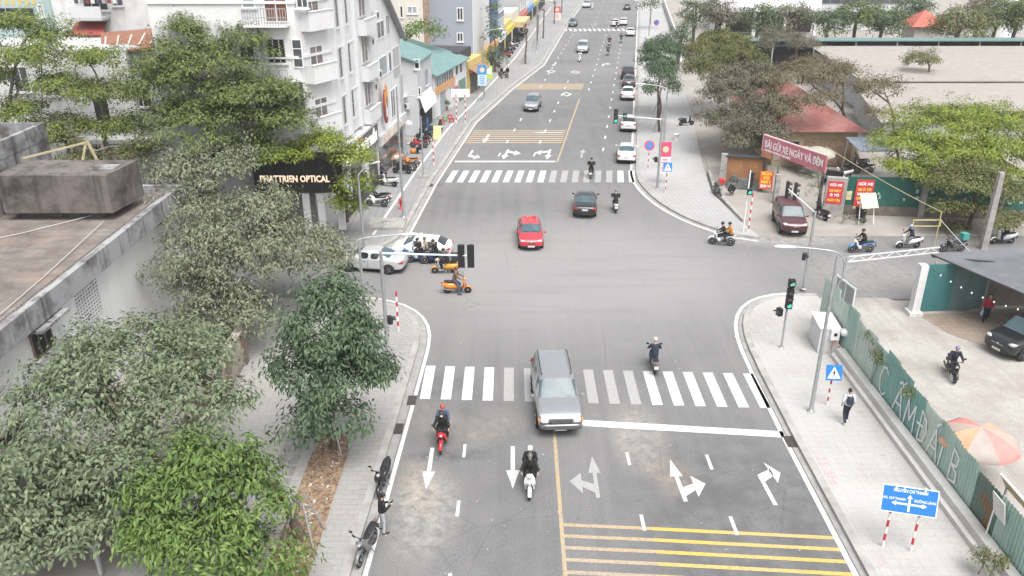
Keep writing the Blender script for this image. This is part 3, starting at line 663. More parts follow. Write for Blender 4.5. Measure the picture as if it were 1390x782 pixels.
for i, (x0, y0, x1, y1, k) in enumerate([(511, 28, 521, 52, dict(pm=PANE, nv=2)), (523, 20, 528, 48, dict(pm=PANE)), (514, 76, 525, 104, dict(pm=PANEL, nv=1)), (527, 70, 531, 98, dict(nv=1, pm=PANE)), (532, 63, 541, 92, dict(pm=PANE, nv=2))]):
    pwin(b, G1, x0, y0, x1, y1, fr=.07, sill=False, **k)
a, z = G1.pix(510, 24); acunit(b, G1, 1.2, z); a, z = G1.pix(512, 104); acunit(b, G1, .9, z)
mb = MB(); G1.slab(mb, 7.2, 9.8, 7.6, 10.2, .002, .05); part(b, mb, 'grey_panel', GREYW)
mb = MB(); G1.slab(mb, 9.3, 10.38, 0.1, 7.5, .002, .10); part(b, mb, 'grey_pier', GREYW)
window(b, G1, 5.4, 7.1, 4.2, 6.8, pm=PANE, nv=2, sill=False); window(b, G1, 7.3, 8.2, 4.2, 6.8, pm=PANE, nv=1, sill=False)
mb = MB(); G1.slab(mb, .2, 9.2, .15, 2.9, .002, .06); part(b, mb, 'shop_window', SHOPG)
mb = MB(); G1.slab(mb, -.0, 10.2, 3.0, 3.9, .003, .35); part(b, mb, 'shop_fascia', LGREYW)
for i, (a, c) in enumerate(((.4, (.45, .10, .06)), (3.0, (.5, .2, .05)), (5.8, (.4, .12, .06)))): mb = MB(); G1.slab(mb, a, a + 2.2, 3.1, 3.75, .351, .40); part(b, mb, 'sign_panel', mat('sign_panel_%s' % 'abc'[i], c, .5, col2=(.7, .68, .6), vscale=1.6, cov=.6))
# oval sign: orange flame over a dark red oval, no figure
M = frame(G1.p(1.9, 6.4, .50), G1.u); mb = MB(); n = 20
ov = [M @ Vector((.62 * math.cos(2 * math.pi * i / n), 1.45 * math.sin(2 * math.pi * i / n) - .3, z)) for z in (-.15, 0) for i in range(n)]; mb.add(ov, [tuple(range(n, 2 * n))] + [(i, (i + 1) % n, n + (i + 1) % n, n + i) for i in range(n)], 0)
fl = [(-.6, -.2), (-.62, 1.1), (-.35, 1.0), (-.3, 1.7), (0, 1.45), (.1, 2.0), (.35, 1.4), (.55, 1.35), (.6, .3), (.2, .5), (-.2, .1)]; mb.add([M @ Vector((x, y, .02)) for x, y in fl], [tuple(range(len(fl)))], 1)
bl_ = [(-.2, -1.2), (.25, -1.2), (.35, -.7), (.15, -.3), (.1, .2), (-.15, -.1), (-.3, -.6)]; mb.add([M @ Vector((x, y, .025)) for x, y in bl_], [tuple(range(len(bl_)))], 2)
part(b, mb, 'oval_sign', [mat('sign_dark_red', (.25, .05, .05), .5), mat('sign_orange', (.72, .30, .05), .5), WHITE])
# ---- grey shophouse with teal roof
b = building('grey_shophouse', 'light grey two-storey shophouse with a small teal roof and white awning', -10.5, 89)
D1 = Fac((-9.75, 86.2), (.85, 7.0)); DS = Fac((-13.2, 86.55), (3.45, -.35))
mb = MB(); mb.prism([(-9.75, 86.2), (-8.9, 93.2), (-16, 94), (-16.5, 86.9)], 0, 7.6); part(b, mb, 'wall', LGREYW)
mb = MB(); vs = [Vector((-9.5, 85.8, 7.65)), Vector((-8.6, 93.4, 7.65)), Vector((-13.4, 94, 9.3)), Vector((-14.2, 86.3, 9.3))]; lo = [v - Vector((0, 0, .12)) for v in vs]; mb.add(vs + lo, [(0, 1, 2, 3), (7, 6, 5, 4), (0, 4, 5, 1), (1, 5, 6, 2), (2, 6, 7, 3), (3, 7, 4, 0)]); part(b, mb, 'roof', TEALROOF)
mb = MB(); vs = [Vector((-9.75, 86.25, 7.6)), Vector((-14.2, 86.7, 7.6)), Vector((-14.2, 86.7, 9.1))]; mb.add(vs, [(0, 1, 2)]); part(b, mb, 'gable', LGREYW)
pwin(b, DS, 562, 80, 570, 94, pm=DARKIN, nv=1, fr=.12); pwin(b, DS, 567, 118, 572, 132, pm=DARKIN, nv=1, fr=.12)
window(b, D1, 3.6, 4.8, 4.6, 6.2, pm=PANEL, nv=2, fm=FRAMEG)
mb = MB(); vs = [D1.p(.4, 4.1, .02), D1.p(6.4, 4.1, .02), D1.p(6.4, 2.4, .6), D1.p(.4, 2.4, .6)]; mb.add(vs, [(0, 1, 2, 3)]); mb.add([v - Vector((0, 0, .05)) for v in vs], [(3, 2, 1, 0)]); part(b, mb, 'awning', mat('white_canvas', (.72, .72, .73), .8, var=.05))
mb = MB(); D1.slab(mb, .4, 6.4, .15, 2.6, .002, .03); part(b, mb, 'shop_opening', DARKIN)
acunit(b, DS, 2.2, 2.9)
mb = MB(); DS.slab(mb, .2, 2.4, 4.2, 4.32, .003, 1.0); part(b, mb, 'door_canopy', WHITEW)
mb = MB(); DS.slab(mb, .3, 1.0, 4.6, 7.2, .003, .04); part(b, mb, 'panel', GREYW)
# ---- long teal-roofed shop row
b = building('teal_roof_shop', 'long two-storey shop with a sloping teal sheet roof, orange band and green shutter', -9, 101)
T1 = Fac((-8.75, 94.2), (3.0, 13.2)); Lt = 13.3; z1_ = 4.9
mb = MB(); mb.prism([tuple(T1.p(0, 0)[:2]), tuple(T1.p(Lt, 0)[:2]), tuple(T1.p(Lt, 0, -12)[:2]), tuple(T1.p(0, 0, -12)[:2])], 0, z1_); part(b, mb, 'wall', WHITEW)
mb = MB(); vs = [T1.p(-.3, z1_ + .05, .5), T1.p(Lt + .3, z1_ + .05, .5), T1.p(Lt + .3, 8.2, -11.5), T1.p(-.3, 8.2, -11.5)]; lo = [v - Vector((0, 0, .12)) for v in vs]; mb.add(vs + lo, [(0, 1, 2, 3), (7, 6, 5, 4), (0, 4, 5, 1), (1, 5, 6, 2), (2, 6, 7, 3), (3, 7, 4, 0)]); part(b, mb, 'roof', TEALROOF)
mb = MB(); T1.slab(mb, .4, 7.4, 3.6, 4.75, .003, .05); o = part(b, mb, 'upper_glazing', PANE); mb = MB()
for i in range(8): T1.slab(mb, .4 + i * .97, .5 + i * .97, 3.6, 4.75, .051, .09)
part(b, mb, 'glazing_bars', FRAMEW, o)
for a in (8.4, 10.2): window(b, T1, a, a + 1.0, 3.5, 4.7, pm=DARKIN, nv=1, sill=False)
mb = MB(); T1.slab(mb, .2, 7.6, 2.75, 3.55, .003, .2); part(b, mb, 'orange_band', mat('peach_band', (.58, .32, .16), .7, var=.15))
mb = MB(); T1.slab(mb, 1.6, 4.2, .15, 2.6, .002, .03); part(b, mb, 'glass_door', PANEL)
mb = MB(); T1.slab(mb, 9.2, 12.6, .15, 2.7, .002, .05); part(b, mb, 'roller_shutter', corr('green_shutter', (.20, .34, .24), (.25, .36, .28), 2, 8))
mb = MB(); T1.slab(mb, 6.9, 8.6, 1.2, 2.4, .21, .25); part(b, mb, 'red_sign', mat('red_sign', (.45, .04, .05), .5, col2=(.65, .5, .45), vscale=3, cov=.35))
for a in (.1, 1.2, 4.6, 6.2, 8.8): mb = MB(); T1.slab(mb, a, a + .3, .15, 2.75, .003, .15); part(b, mb, 'pillar', WHITEW)
# ---- small yellow shop beyond
b = building('yellow_shop', 'small yellow shop with a brown tiled awning next to the teal-roofed shop', -6, 111)
Y1 = Fac((-5.6, 107.8), (1.5, 6.5))
mb = MB(); mb.prism([tuple(Y1.p(0, 0)[:2]), tuple(Y1.p(6.5, 0)[:2]), tuple(Y1.p(6.5, 0, -8)[:2]), tuple(Y1.p(0, 0, -8)[:2])], 0, 4.4); part(b, mb, 'wall', YELW)
mb = MB(); vs = [Y1.p(0, 3.5, .02), Y1.p(6.3, 3.5, .02), Y1.p(6.3, 2.9, 1.3), Y1.p(0, 2.9, 1.3)]; mb.add(vs, [(0, 1, 2, 3)]); mb.add([v - Vector((0, 0, .08)) for v in vs], [(3, 2, 1, 0)]); part(b, mb, 'tiled_awning', mat('brown_tiles', (.28, .17, .11), .8, var=.3, vscale=5))
mb = MB(); Y1.slab(mb, .8, 5.6, .15, 2.7, .002, .03); part(b, mb, 'shop_opening', mat('shop_interior', (.16, .14, .11), .7, col2=(.05, .045, .04), vscale=1.2))
mb = MB(); mb.prism([tuple(Y1.p(-1, 0, -1)[:2]), tuple(Y1.p(5, 0, -1)[:2]), tuple(Y1.p(5, 0, -7)[:2]), tuple(Y1.p(-1, 0, -7)[:2])], 4.41, 5.6); part(b, mb, 'dark_tarpaulin', mat('black_shade_cloth', (.05, .05, .055), .8, var=.3))
# ---- tall blue-grey building
b = building('blue_grey_tower', 'tall plain blue-grey building with two small windows above the teal roofs', -10, 128)
B1x0 = pt(574, 60, 124).x; B1x1 = pt(642, 60, 124).x
mb = MB(); mb.prism([(B1x0, 124), (B1x1, 124), (B1x1 + 2.0, 138), (B1x0, 138)], 0, 24); part(b, mb, 'wall', BLUEG)
mb = MB(); F1 = Fac((B1x1, 124), (2., 14)); F1.slab(mb, .02, 14, 0, 24.1, .002, .08); part(b, mb, 'lit_side', WHITEW)  # east face in light: its brightness is put into a pale slab
F2 = Fac((B1x0, 124), (1, 0)); pwin(b, F2, 620, 10, 629, 28, pm=DARKIN, nv=2, fr=.14); pwin(b, F2, 620, 44, 629, 57, pm=DARKIN, nv=2, fr=.14)
b = building('cream_house', 'cream rendered house with a double window behind the gabled roof', -18, 122)
x0, x1 = pt(543, 15, 118).x, pt(574, 15, 118).x
mb = MB(); mb.prism([(x0 - 6, 118), (x1, 118), (x1, 128), (x0 - 6, 128)], 0, 19); part(b, mb, 'wall', CREAMW)
F2 = Fac((x0 - 6, 118), (1, 0)); pwin(b, F2, 552, 8, 567, 19, pm=PANEL, nv=2, fr=.15); pwin(b, F2, 543, 8, 547, 24, pm=DARKIN, nv=1)
mb = MB(); mb.box((x1 + .4, 118.4, 10), (.8, .6, 20)); part(b, mb, 'brick_edge', mat('raw_brick', (.30, .21, .16), .9, var=.3, vscale=4))
# ---- shops up the far left side
for i, (Y0, ln, h, dep, wm, bandc, lab) in enumerate([
    (128, 9, 2.6, 4, YELW, (.60, .30, .10), 'low orange-panelled stall before the tall blue-grey building'), (139, 9, 9.5, 9, mat('blue_glass_wall', (.10, .17, .28), .2, var=.2), (.60, .62, .62), 'narrow house with a blue glass front on the far left side'),
    (149, 10, 4.4, 8, YELW, (.66, .52, .08), 'shop with a bright yellow sign on the far left side'), (160, 11, 5.2, 9, CREAMW, (.55, .42, .22), 'beige shop with a wide flat canopy on the far left side'),
    (172, 13, 8.5, 9, GREYW, (.50, .12, .08), 'grey shophouse with a red sign far up the left side'), (186, 14, 7.0, 9, WHITEW, (.12, .25, .45), 'white shophouse with a blue sign far up the left side'), (201, 14, 10, 9, CREAMW, (.50, .45, .12), 'tall cream shophouse far up the left side'), (216, 22, 8.0, 9, LGREYW, (.4, .1, .1), 'last pale grey shophouse at the end of the left side')]):
    xa = -3.6 + (Y0 - 128) * .115; xb = xa + ln * .115
    b = building('shophouse', lab, xa - 3, Y0 + ln / 2, group='shophouses up the far left side'); F3 = Fac((xa, Y0), (xb - xa, ln))
    mb = MB(); mb.prism([tuple(F3.p(0, 0)[:2]), tuple(F3.p(ln - .4, 0)[:2]), tuple(F3.p(ln - .4, 0, -dep)[:2]), tuple(F3.p(0, 0, -dep)[:2])], 0, h); part(b, mb, 'wall', wm)
    mb = MB(); F3.slab(mb, .2, ln - .6, 2.65, 3.6, .003, .5 + (i == 3) * 1.8); part(b, mb, 'sign_band', mat('shop_band_%s' % 'abcdefgh'[i], bandc, .6, var=.15))
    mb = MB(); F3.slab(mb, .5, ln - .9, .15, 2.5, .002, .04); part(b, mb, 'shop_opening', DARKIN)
    for z in (4.4, 7.2):
        if z + 1.6 < h:
            for k in range(3): window(b, F3, 1 + k * ln / 3.4, 1 + k * ln / 3.4 + 1.5, z, z + 1.6, pm=PANE, nv=2)
# ---- houses behind the feathery trees on the left
def southhouse(name, label, Y, px0, px1, top, dep, wm, wins, z=None, base=0.):
    x0, x1 = pt(px0, 60, Y).x, pt(px1, 60, Y).x; h = z or pt(px0, top, Y).z
    b = building(name, label, (x0 + x1) / 2, Y); mb = MB(); mb.prism([(x0, Y), (x1, Y), (x1, Y + dep), (x0, Y + dep)], base, h); part(b, mb, 'wall', wm)
    F_ = Fac((x0, Y), (1, 0))
    for wn in wins: pwin(b, F_, *wn[:4], **(wn[4] if len(wn) > 4 else {}))
    return b, F_, h
b, F_, h = southhouse('pale_house', 'pale two-storey house with dark openings behind the yellow-green trees', 62.5, -60, 168, 68, 7, WHITED, [(128, 130, 150, 172, dict(pm=DARKIN, nv=1, sill=False)), (60, 100, 80, 130, dict(pm=PANE)), (125, 196, 150, 222, dict(pm=DARKIN, nv=1, sill=False)), (18, 90, 40, 125, dict(pm=PANE)), (20, 165, 45, 195, dict(pm=DARKIN)), (70, 165, 92, 195, dict(pm=DARKIN))])
mb = MB(); a0, z0 = F_.pix(110, 185); F_.slab(mb, a0 - 1, a0 + 5.5, z0 - .3, z0, .003, 1.2); part(b, mb, 'balcony', WHITED)
for k in (0, 2.4, 4.8): mb = MB(); F_.slab(mb, a0 - .5 + k, a0 - .2 + k, 0, z0 - .3, .9, 1.15); part(b, mb, 'pillar', WHITED)
b, F_, h = southhouse('rust_roof_house', 'grey house with a long rusty red sheet roof', 63.4, 150, 312, 64, 5.5, GREYW, [(240, 165, 262, 200, dict(pm=PANEL)), (180, 110, 205, 145, dict(pm=DARKIN)), (270, 165, 292, 200, dict(pm=mat('teal_glass', (.07, .2, .24), .2)))])
mb = MB(); p0, p1 = pt(138, 66, 63), pt(312, 40, 63); vs = [Vector((p0.x, 62.8, h - .4)), Vector((p1.x, 62.8, h + .9)), Vector((p1.x + 1, 69.6, h + 1.4)), Vector((p0.x - 3, 69.6, h + .3))]; lo = [v - Vector((0, 0, .1)) for v in vs]; mb.add(vs + lo, [(0, 1, 2, 3), (7, 6, 5, 4), (0, 4, 5, 1), (1, 5, 6, 2), (2, 6, 7, 3), (3, 7, 4, 0)]); part(b, mb, 'roof', RUSTROOF)
mb = MB()
for i in range(12): t = i / 12; a = vs[0].lerp(vs[1], t + .03); c = vs[3].lerp(vs[2], t + .03); mb.bar(a.lerp(c, .15) + Vector((0, 0, .03)), a.lerp(c, .75) + Vector((0, 0, .03)), .12, .02)
part(b, mb, 'pale_roof_patches', mat('pale_roof_patch', (.55, .50, .44), .7, var=.2))
b, F_, h = southhouse('teal_house', 'pale teal house with a yellow-banded upper wall at the top left', 74, -70, 82, -60, 9, TEALW, [(-10, 10, 48, 30, dict(pm=DARKIN, nv=3, fm=FRAMEG)), (52, 6, 60, 24, dict(pm=PANEL, nv=2))])
mb = MB(); a0, z0 = F_.pix(-30, 7); a1, z1 = F_.pix(52, 0)
for i in range(9): F_.slab(mb, a0 + (a1 - a0) * i / 9, a0 + (a1 - a0) * (i + .5) / 9, z0, z0 + .8, .003, .03)
part(b, mb, 'yellow_band', mat('yellow_tiles', (.55, .43, .15), .6))
b, F_, h = southhouse('white_house', 'white house with a laundry balcony and a small red awning roof', 72.5, 82, 258, -60, 9, WHITED, [(113, -8, 146, 14, dict(pm=DARKIN, nv=3, fm=FRAMEG, bars=0)), (152, -8, 166, 8, dict(pm=DARKIN, nv=2, fm=FRAMEG))])
mb = MB(); a0, z0 = F_.pix(107, 22); a1, _ = F_.pix(150, 22); F_.slab(mb, a0, a1, z0 - .2, z0, .003, 1.6); bl = part(b, mb, 'balcony', GREYW)
mb = MB(); F_.slab(mb, a0, a1, z0 + .001, z0 + .9, 1.5, 1.6); part(b, mb, 'railing', LGREYW, bl)
for i in range(9):
    mb = MB(); F_.slab(mb, a0 + .4 + i * .45, a0 + .7 + i * .45, z0 + 1.1, z0 + 2.1, 1.0, 1.06); part(b, mb, 'laundry', cloth_l := mat('laundry_%d' % (i % 4), [(.06, .07, .10), (.3, .3, .32), (.20, .05, .05), (.55, .55, .55)][i % 4], .9), bl)
mb = MB(); a0, z0 = F_.pix(105, 36); a1, _ = F_.pix(146, 36); vs = [F_.p(a0, z0 + .4, .02), F_.p(a1, z0 + .4, .02), F_.p(a1 + .3, z0 - .5, 1.8), F_.p(a0, z0 - .5, 1.8)]; mb.add(vs, [(0, 1, 2, 3)]); mb.add([v - Vector((0, 0, .06)) for v in vs], [(3, 2, 1, 0)]); part(b, mb, 'red_awning', corr('red_sheet', (.36, .08, .07), (.3, .12, .1), 0, 4))
b, F_, h = southhouse('white_annex', 'white rear wall with a perforated vent block left of the corner house', 70.5, 258, 330, -50, 6, WHITEW, [(288, -6, 300, 13, dict(pm=DARKIN, nv=4, nh=4, fr=.12, sill=False))])

# ---- right side: green sheet fence with graffiti over a low concrete wall
b = building('retaining_wall', 'low pale concrete wall along the right pavement under the green fence', 17.4, 30, 'wall')
mb = MB(); mb.box((16.93, 9.6, .36), (.40, 56, .62)); mb.box((16.62, 9.6, .2), (.22, 56.2, .30)); part(b, mb, 'coping', wallmat('pale_coping', (.50, .49, .47), (.26, .25, .23), .8, False))
FX = 17.2; ff = building('sheet_fence', 'green corrugated sheet fence with white graffiti beside the right pavement', FX, 30, 'fence')
yy = 41.6; pal = [0, 0, 0, 1, 0, 0, 1, 2, 2, 2, 0, 1, 1, 3, 1, 1, 1, 2, 1, 1, 2, 1, 1, 2, 1]; hs_ = [3.05, 3.15, 2.8, 3.0, 2.75, 2.85, 2.7, 2.95, 2.8, 2.6, 2.55, 2.6, 2.5, 2.35, 2.45, 2.35, 2.4, 2.45, 2.4, 2.4, 2.5, 2.4, 2.5, 2.4, 2.4]
wds = [1.1, 1.2, 1.25, 1.35, 1.15, 1.2, 1.25, 1.2, 1.4, 1.35, 1.3, 1.55, 1.5, 1.6, 1.5, 1.5, 1.5, 1.5, 1.5, 1.5, 1.5, 1.5, 1.5, 1.5, 1.5]
rng = random.Random(3)
for i in range(25):
    w2 = wds[i]; x = FX + rng.uniform(0, .012); tl_ = rng.uniform(-.10, .10); n = 16; vs = []
    for k in range(n + 1):
        y = yy - w2 * k / n; xx = x + .028 * math.cos(k * math.pi * .999); zt = hs_[i] + tl_ * (k / n - .5) + rng.uniform(-.03, .03)
        vs += [(xx, y, .45), (xx, y, zt)]
    mb = MB(); mb.add(vs, [(2 * k, 2 * k + 1, 2 * k + 3, 2 * k + 2) for k in range(n)]); mb.add([(a + .012, c, d) for a, c, d in vs], [(2 * k, 2 * k + 2, 2 * k + 3, 2 * k + 1) for k in range(n)]); part(ff, mb, 'sheet', GREENSH[pal[i]])
    yy -= w2 * .985
for y in (41.5, 38.5, 35.5, 32.5, 29.5, 26.5, 23.5, 20.5): mb = MB(); mb.box((FX + .10, y, 1.2), (.07, .07, 2.3)); part(ff, mb, 'post', FRAMEG)
# spray-painted strokes; letters in unit boxes, read towards the camera
ST_ = {'C': [[(.9, .85), (.6, 1), (.25, .9), (.08, .5), (.25, .1), (.6, 0), (.9, .15)]], 'Â': [[(.05, 0), (.5, 1), (.95, 0)], [(.25, .35), (.78, .38)], [(.3, 1.08), (.5, 1.22), (.7, 1.08)], [(.72, 1.2), (.9, 1.36)]],
       'M': [[(.05, 0), (.15, 1), (.5, .3), (.85, 1), (.95, 0)]], 'Đ': [[(.2, 0), (.2, 1), (.7, .85), (.9, .5), (.7, .12), (.2, 0)], [(-.08, .5), (.5, .55)]], 'Á': [[(.05, 0), (.5, 1), (.95, 0)], [(.25, .35), (.78, .38)], [(.45, 1.12), (.75, 1.32)]], 'I': [[(.3, 0), (.4, 1)]],
       'B': [[(.2, 0), (.2, 1), (.7, .88), (.65, .58), (.25, .52), (.75, .4), (.8, .12), (.2, 0)]]}
def smooth_stroke(P):
    if len(P) < 3: return P
    out = []
    for i in range(len(P) - 1):
        a_, b_ = P[i], P[i + 1]; out += [(a_[0] + (b_[0] - a_[0]) * t, a_[1] + (b_[1] - a_[1]) * t) for t in (0, .5)]
    return out + [P[-1]]
SPRAY = mat('white_spray_paint', (.66, .68, .66), .7, var=.12, vscale=12); FG = Fac((FX, 0), (0, -1))
for ch, px, py, hh, ww in (('C', 1198, 527, 1.4, .85), ('Â', 1219, 553, 1.3, .95), ('M', 1234, 573, 1.25, .95), ('Đ', 1251, 590, 1.4, .85), ('Á', 1267, 607, 1.3, .9), ('I', 1279, 618, 1.15, .5), ('B', 1292, 650, 1.4, .85)):
    a, z = FG.pix(px, py); z = max(.70, min(z - hh * .5, 1.05))
    mb = MB()
    for st_ in ST_[ch]:
        q_ = smooth_stroke([(a + (x - .5) * ww, z + y * hh) for x, y in st_])
        for (x0_, y0_), (x1_, y1_) in zip(q_, q_[1:]):
            dx, dy = x1_ - x0_, y1_ - y0_; l_ = math.hypot(dx, dy) or 1; nx, ny = -dy / l_ * .052, dx / l_ * .052; ex, ey = dx / l_ * .03, dy / l_ * .03
            k_ = .034 + .0004 * len(mb.v) / 4 % .004
            mb.add([FG.p(x0_ - ex + nx, y0_ - ey + ny, k_), FG.p(x0_ - ex - nx, y0_ - ey - ny, k_), FG.p(x1_ + ex - nx, y1_ + ey - ny, k_), FG.p(x1_ + ex + nx, y1_ + ey + ny, k_)], [(0, 1, 2, 3)])
    part(ff, mb, 'graffiti_letter', SPRAY)
# end panel and gate posts of the alley
b = building('sheet_gate_leaf', 'grey sheet gate leaf standing open at the far end of the green fence', 18.0, 42.6, 'gate')
mb = MB(); Fg = Fac((18.6, 43.3), (.3, -2.0)); Fg.slab(mb, 0, 2.0, .2, 2.3, -.02, .02); part(b, mb, 'leaf', corr('pale_grey_sheet', (.42, .45, .47), (.33, .35, .36), 1, 5))
mb = MB()
for a in (0, 1.0, 1.95): Fg.slab(mb, a, a + .06, .1, 2.4, .021, .07)
Fg.slab(mb, .06, 1.95, 2.25, 2.35, .021, .065); part(b, mb, 'gate_frame', FRAMEW)
# ---- tarpaulin shed at the right
b = building('tarpaulin_shed', 'open shed with a sagging grey tarpaulin roof and teal sheet wall', 28, 42, 'shed')
n = 12; vs = []; A, B_, C_, D_ = Vector((24.2, 44.3, 3.2)), Vector((26.9, 39.0, 2.95)), Vector((36, 45.4, 3.5)), Vector((36.5, 38.6, 3.0))
for i in range(n + 1):
    for j in range(n + 1):
        s_, t = i / n, j / n; p = A.lerp(C_, s_).lerp(B_.lerp(D_, s_), t); p.z += -.28 * math.sin(math.pi * s_ * 3) ** 2 * math.sin(math.pi * t) + .05 * math.sin(t * 23 + s_ * 4); vs.append(p)
fs = [(i * (n + 1) + j, i * (n + 1) + j + 1, (i + 1) * (n + 1) + j + 1, (i + 1) * (n + 1) + j) for i in range(n) for j in range(n)]
TARP = mat('grey_tarpaulin', (.15, .155, .17), .6, col2=(.10, .105, .115), vscale=.8, bump=.3, bscale=3)
mb = MB(); mb.add(vs, fs, 0, True); mb.add([v - Vector((0, 0, .02)) for v in vs], [f[::-1] for f in fs], 0, True); part(b, mb, 'tarpaulin_roof', TARP)
FT = Fac((23.35, 43.2), (1, .08)); 
mb = MB(); FT.slab(mb, .05, 2.0, .1, 3.0, -.05, 0); part(b, mb, 'teal_sheet', corr('teal_sheet_wall', (.05, .20, .20), (.10, .24, .23), 0, 5)); mb = MB(); FT.slab(mb, 2.01, 4.2, .1, 3.05, -.05, 0); part(b, mb, 'teal_sheet', corr('dull_teal_sheet', (.12, .21, .20), (.17, .24, .23), 0, 5))
FT2 = Fac((27.5, 43.9), (1, .02)); mb = MB(); FT2.slab(mb, 0, 10, .1, 2.9, -.05, 0); part(b, mb, 'board_wall', corr('brown_board_wall', (.26, .235, .21), (.17, .14, .12), 0, 3))
for x, y, h in ((24.1, 43.4, 3.1), (27.4, 43.5, 3.1), (33, 44, 3.2)): mb = MB(); mb.box((x, y, h / 2), (.10, .10, h)); part(b, mb, 'post', FRAMEG)
mb = MB(); mb.bar(A, B_, .08); mb.bar((24.2, 44.2, 3.1), (27.4, 43.4, 3.1), .07); part(b, mb, 'roof_beam', FRAMED)
b = building('gate_pillar', 'white painted concrete gate pillar at the corner of the tarpaulin shed', 23.2, 42.9, 'pillar')
mb = MB(); mb.box((23.2, 43.0, 1.55), (.42, .5, 3.1)); mb.box((23.2, 43.0, .12), (.75, .8, .24)); part(b, mb, 'shaft', WHITED)
b = building('lattice_truss', 'white lattice steel truss spanning the alley entrance', 21.5, 44.2, 'truss')
mb = MB(); P0, P1 = Vector((19.3, 43.9, 2.9)), Vector((25.0, 45.0, 3.05)); N_ = 10; up = Vector((0, 0, .32))
for k in (0, 1): mb.bar(P0 + up * k, P1 + up * k, .06)
for i in range(N_): a = P0.lerp(P1, i / N_); c = P0.lerp(P1, (i + 1) / N_); mb.bar(a + up * (i % 2), c + up * ((i + 1) % 2), .035)
part(b, mb, 'chords', POLEW)
mb = MB(); mb.box((19.2, 43.85, 1.6), (.1, .1, 3.2)); part(b, mb, 'support_post', FRAMEG)
# brown brick forecourt in the shed
BRK = paving('brown_brick_paving', (.25, .195, .155), (.20, .15, .12), .4, .4, .03, dirt=(.36, .34, .32), amount=.9)
poly('brick_forecourt', [(23.4, 43.0), (44, 43.6), (44, 34.5), (28.5, 35.2), (24.0, 40.5)], .028, BRK)

# ---- parking yard: gate banner, pillars, green wall, red-roofed house
b = building('parking_banner', 'tilted pink banner board with white lettering over the parking yard gate', 22.2, 63.5, 'sign')
FB = Fac((20.75, 67.2), (2.85, -6.7)); Lb = 7.28
mb = MB(); FB.slab(mb, 0, Lb, 3.35, 4.65, -.12, 0); part(b, mb, 'board', mat('pink_banner', (.50, .16, .20), .55, var=.08, vscale=1.2))
mb = MB(); text_mb(mb, 'BÃI GỬI XE NGÀY VÀ ĐÊM', frame(FB.p(Lb / 2, 4.0, .012), FB.u), .80, .008, 0, .012, width=6.7); text_mb(mb, 'NHẬN TRÔNG XE MÁY', frame(FB.p(1.9, 3.52, .01), FB.u), .2, .008, 0, .01, width=3.2); part(b, mb, 'lettering', WHITE)
mb = MB(); FB.slab(mb, -.02, Lb + .02, 4.652, 4.74, -.15, .03); FB.slab(mb, -.06, -.002, 3.35, 4.74, -.14, .02); part(b, mb, 'board_edge', mat('pale_pink_edge', (.65, .45, .47), .6))
for a in (.3, Lb - .3): mb = MB(); FB.slab(mb, a - .09, a + .09, 0, 3.345, -.3, -.125); part(b, mb, 'post', FRAMED)
mb = MB(); FB.slab(mb, .0, 1.1, 2.9, 3.34, -.1, .02); part(b, mb, 'orange_panel', mat('orange_panel', (.48, .21, .10), .6, var=.2)); 
b = building('poster_pillar', 'pale wall pillar with red notices at the right of the yard gate', 24.6, 60.6, 'pillar')
FP = Fac((23.95, 60.6), (1.25, -.35)); mb = MB(); FP.slab(mb, 0, 1.5, 0, 3.0, -.5, 0); part(b, mb, 'shaft', CONC)
REDN = mat('red_notice', (.55, .05, .055), .5, var=.08); YELT = mat('yellow_text', (.75, .56, .06), .5)
mb = MB(); FP.slab(mb, .12, 1.25, .95, 2.75, .002, .012); o = part(b, mb, 'notice', REDN)
mb = MB(); 
for k, (t_, z, w2, mi) in enumerate((('GỬI XE', 2.45, .9, 0), ('XE MÁY', 2.0, .9, 1), ('Ô TÔ', 1.65, .7, 0), ('NGÀY ĐÊM', 1.25, .9, 1))): text_mb(mb, t_, frame(FP.p(.68, z, .014), FP.u), .26, .004, mi, .012, width=w2)
part(b, mb, 'notice_lettering', [WHITE, YELT], o)
b = building('green_wall', 'dark green sheet wall with concrete posts and a red notice along the side road', 32, 60.5, 'wall')
FW = Fac((25.5, 60.75), (12, -1.2)); Lw = 26
mb = MB(); FW.slab(mb, 0, Lw, .75, 3.05, -.06, 0); part(b, mb, 'sheet', corr('dark_green_wall', (.025, .125, .10), (.05, .16, .135), 0, 3)); mb = MB(); FW.slab(mb, -.05, Lw, 0, .74, -.25, .08); part(b, mb, 'brick_base', mat('dirty_brick_base', (.20, .17, .145), .9, col2=(.11, .09, .08), vscale=2, bump=.4, bscale=15))
for a in (5.6, 11.2, 17.0, 22.5): mb = MB(); FW.slab(mb, a, a + .4, 0, 3.25, .005, .3); part(b, mb, 'post', CONC)
mb = MB(); FW.slab(mb, .75, 2.05, .75, 2.85, .09, .11); o = part(b, mb, 'notice', REDN)
mb = MB()
for t_, z, w2, mi in (('GỬI XE', 2.5, 1.1, 0), ('XE Ô TÔ', 2.05, 1.05, 1), ('XE MÁY', 1.7, 1.05, 0), ('NGÀY ĐÊM', 1.36, 1.05, 1), ('VÁ XE', 1.02, .8, 0)): text_mb(mb, t_, frame(FW.p(1.4, z, .112), FW.u), .28, .004, mi, .014, width=w2)
part(b, mb, 'notice_lettering', [WHITE, YELT], o)
mb = MB(); FW.slab(mb, .75, 2.05, .5, .74, .09, .11); FW.slab(mb, .15, .55, 1.2, 1.9, .005, .02); part(b, mb, 'paper_notices', mat('yellowed_paper', (.55, .52, .30), .7, var=.3, vscale=4))
mb = MB()
rng = random.Random(5)
for i in range(16): a = rng.uniform(2.4, 16); z = rng.uniform(1.2, 1.9); FW.slab(mb, a, a + rng.uniform(.06, .3), z, z + rng.uniform(.1, .3), .004, .012)
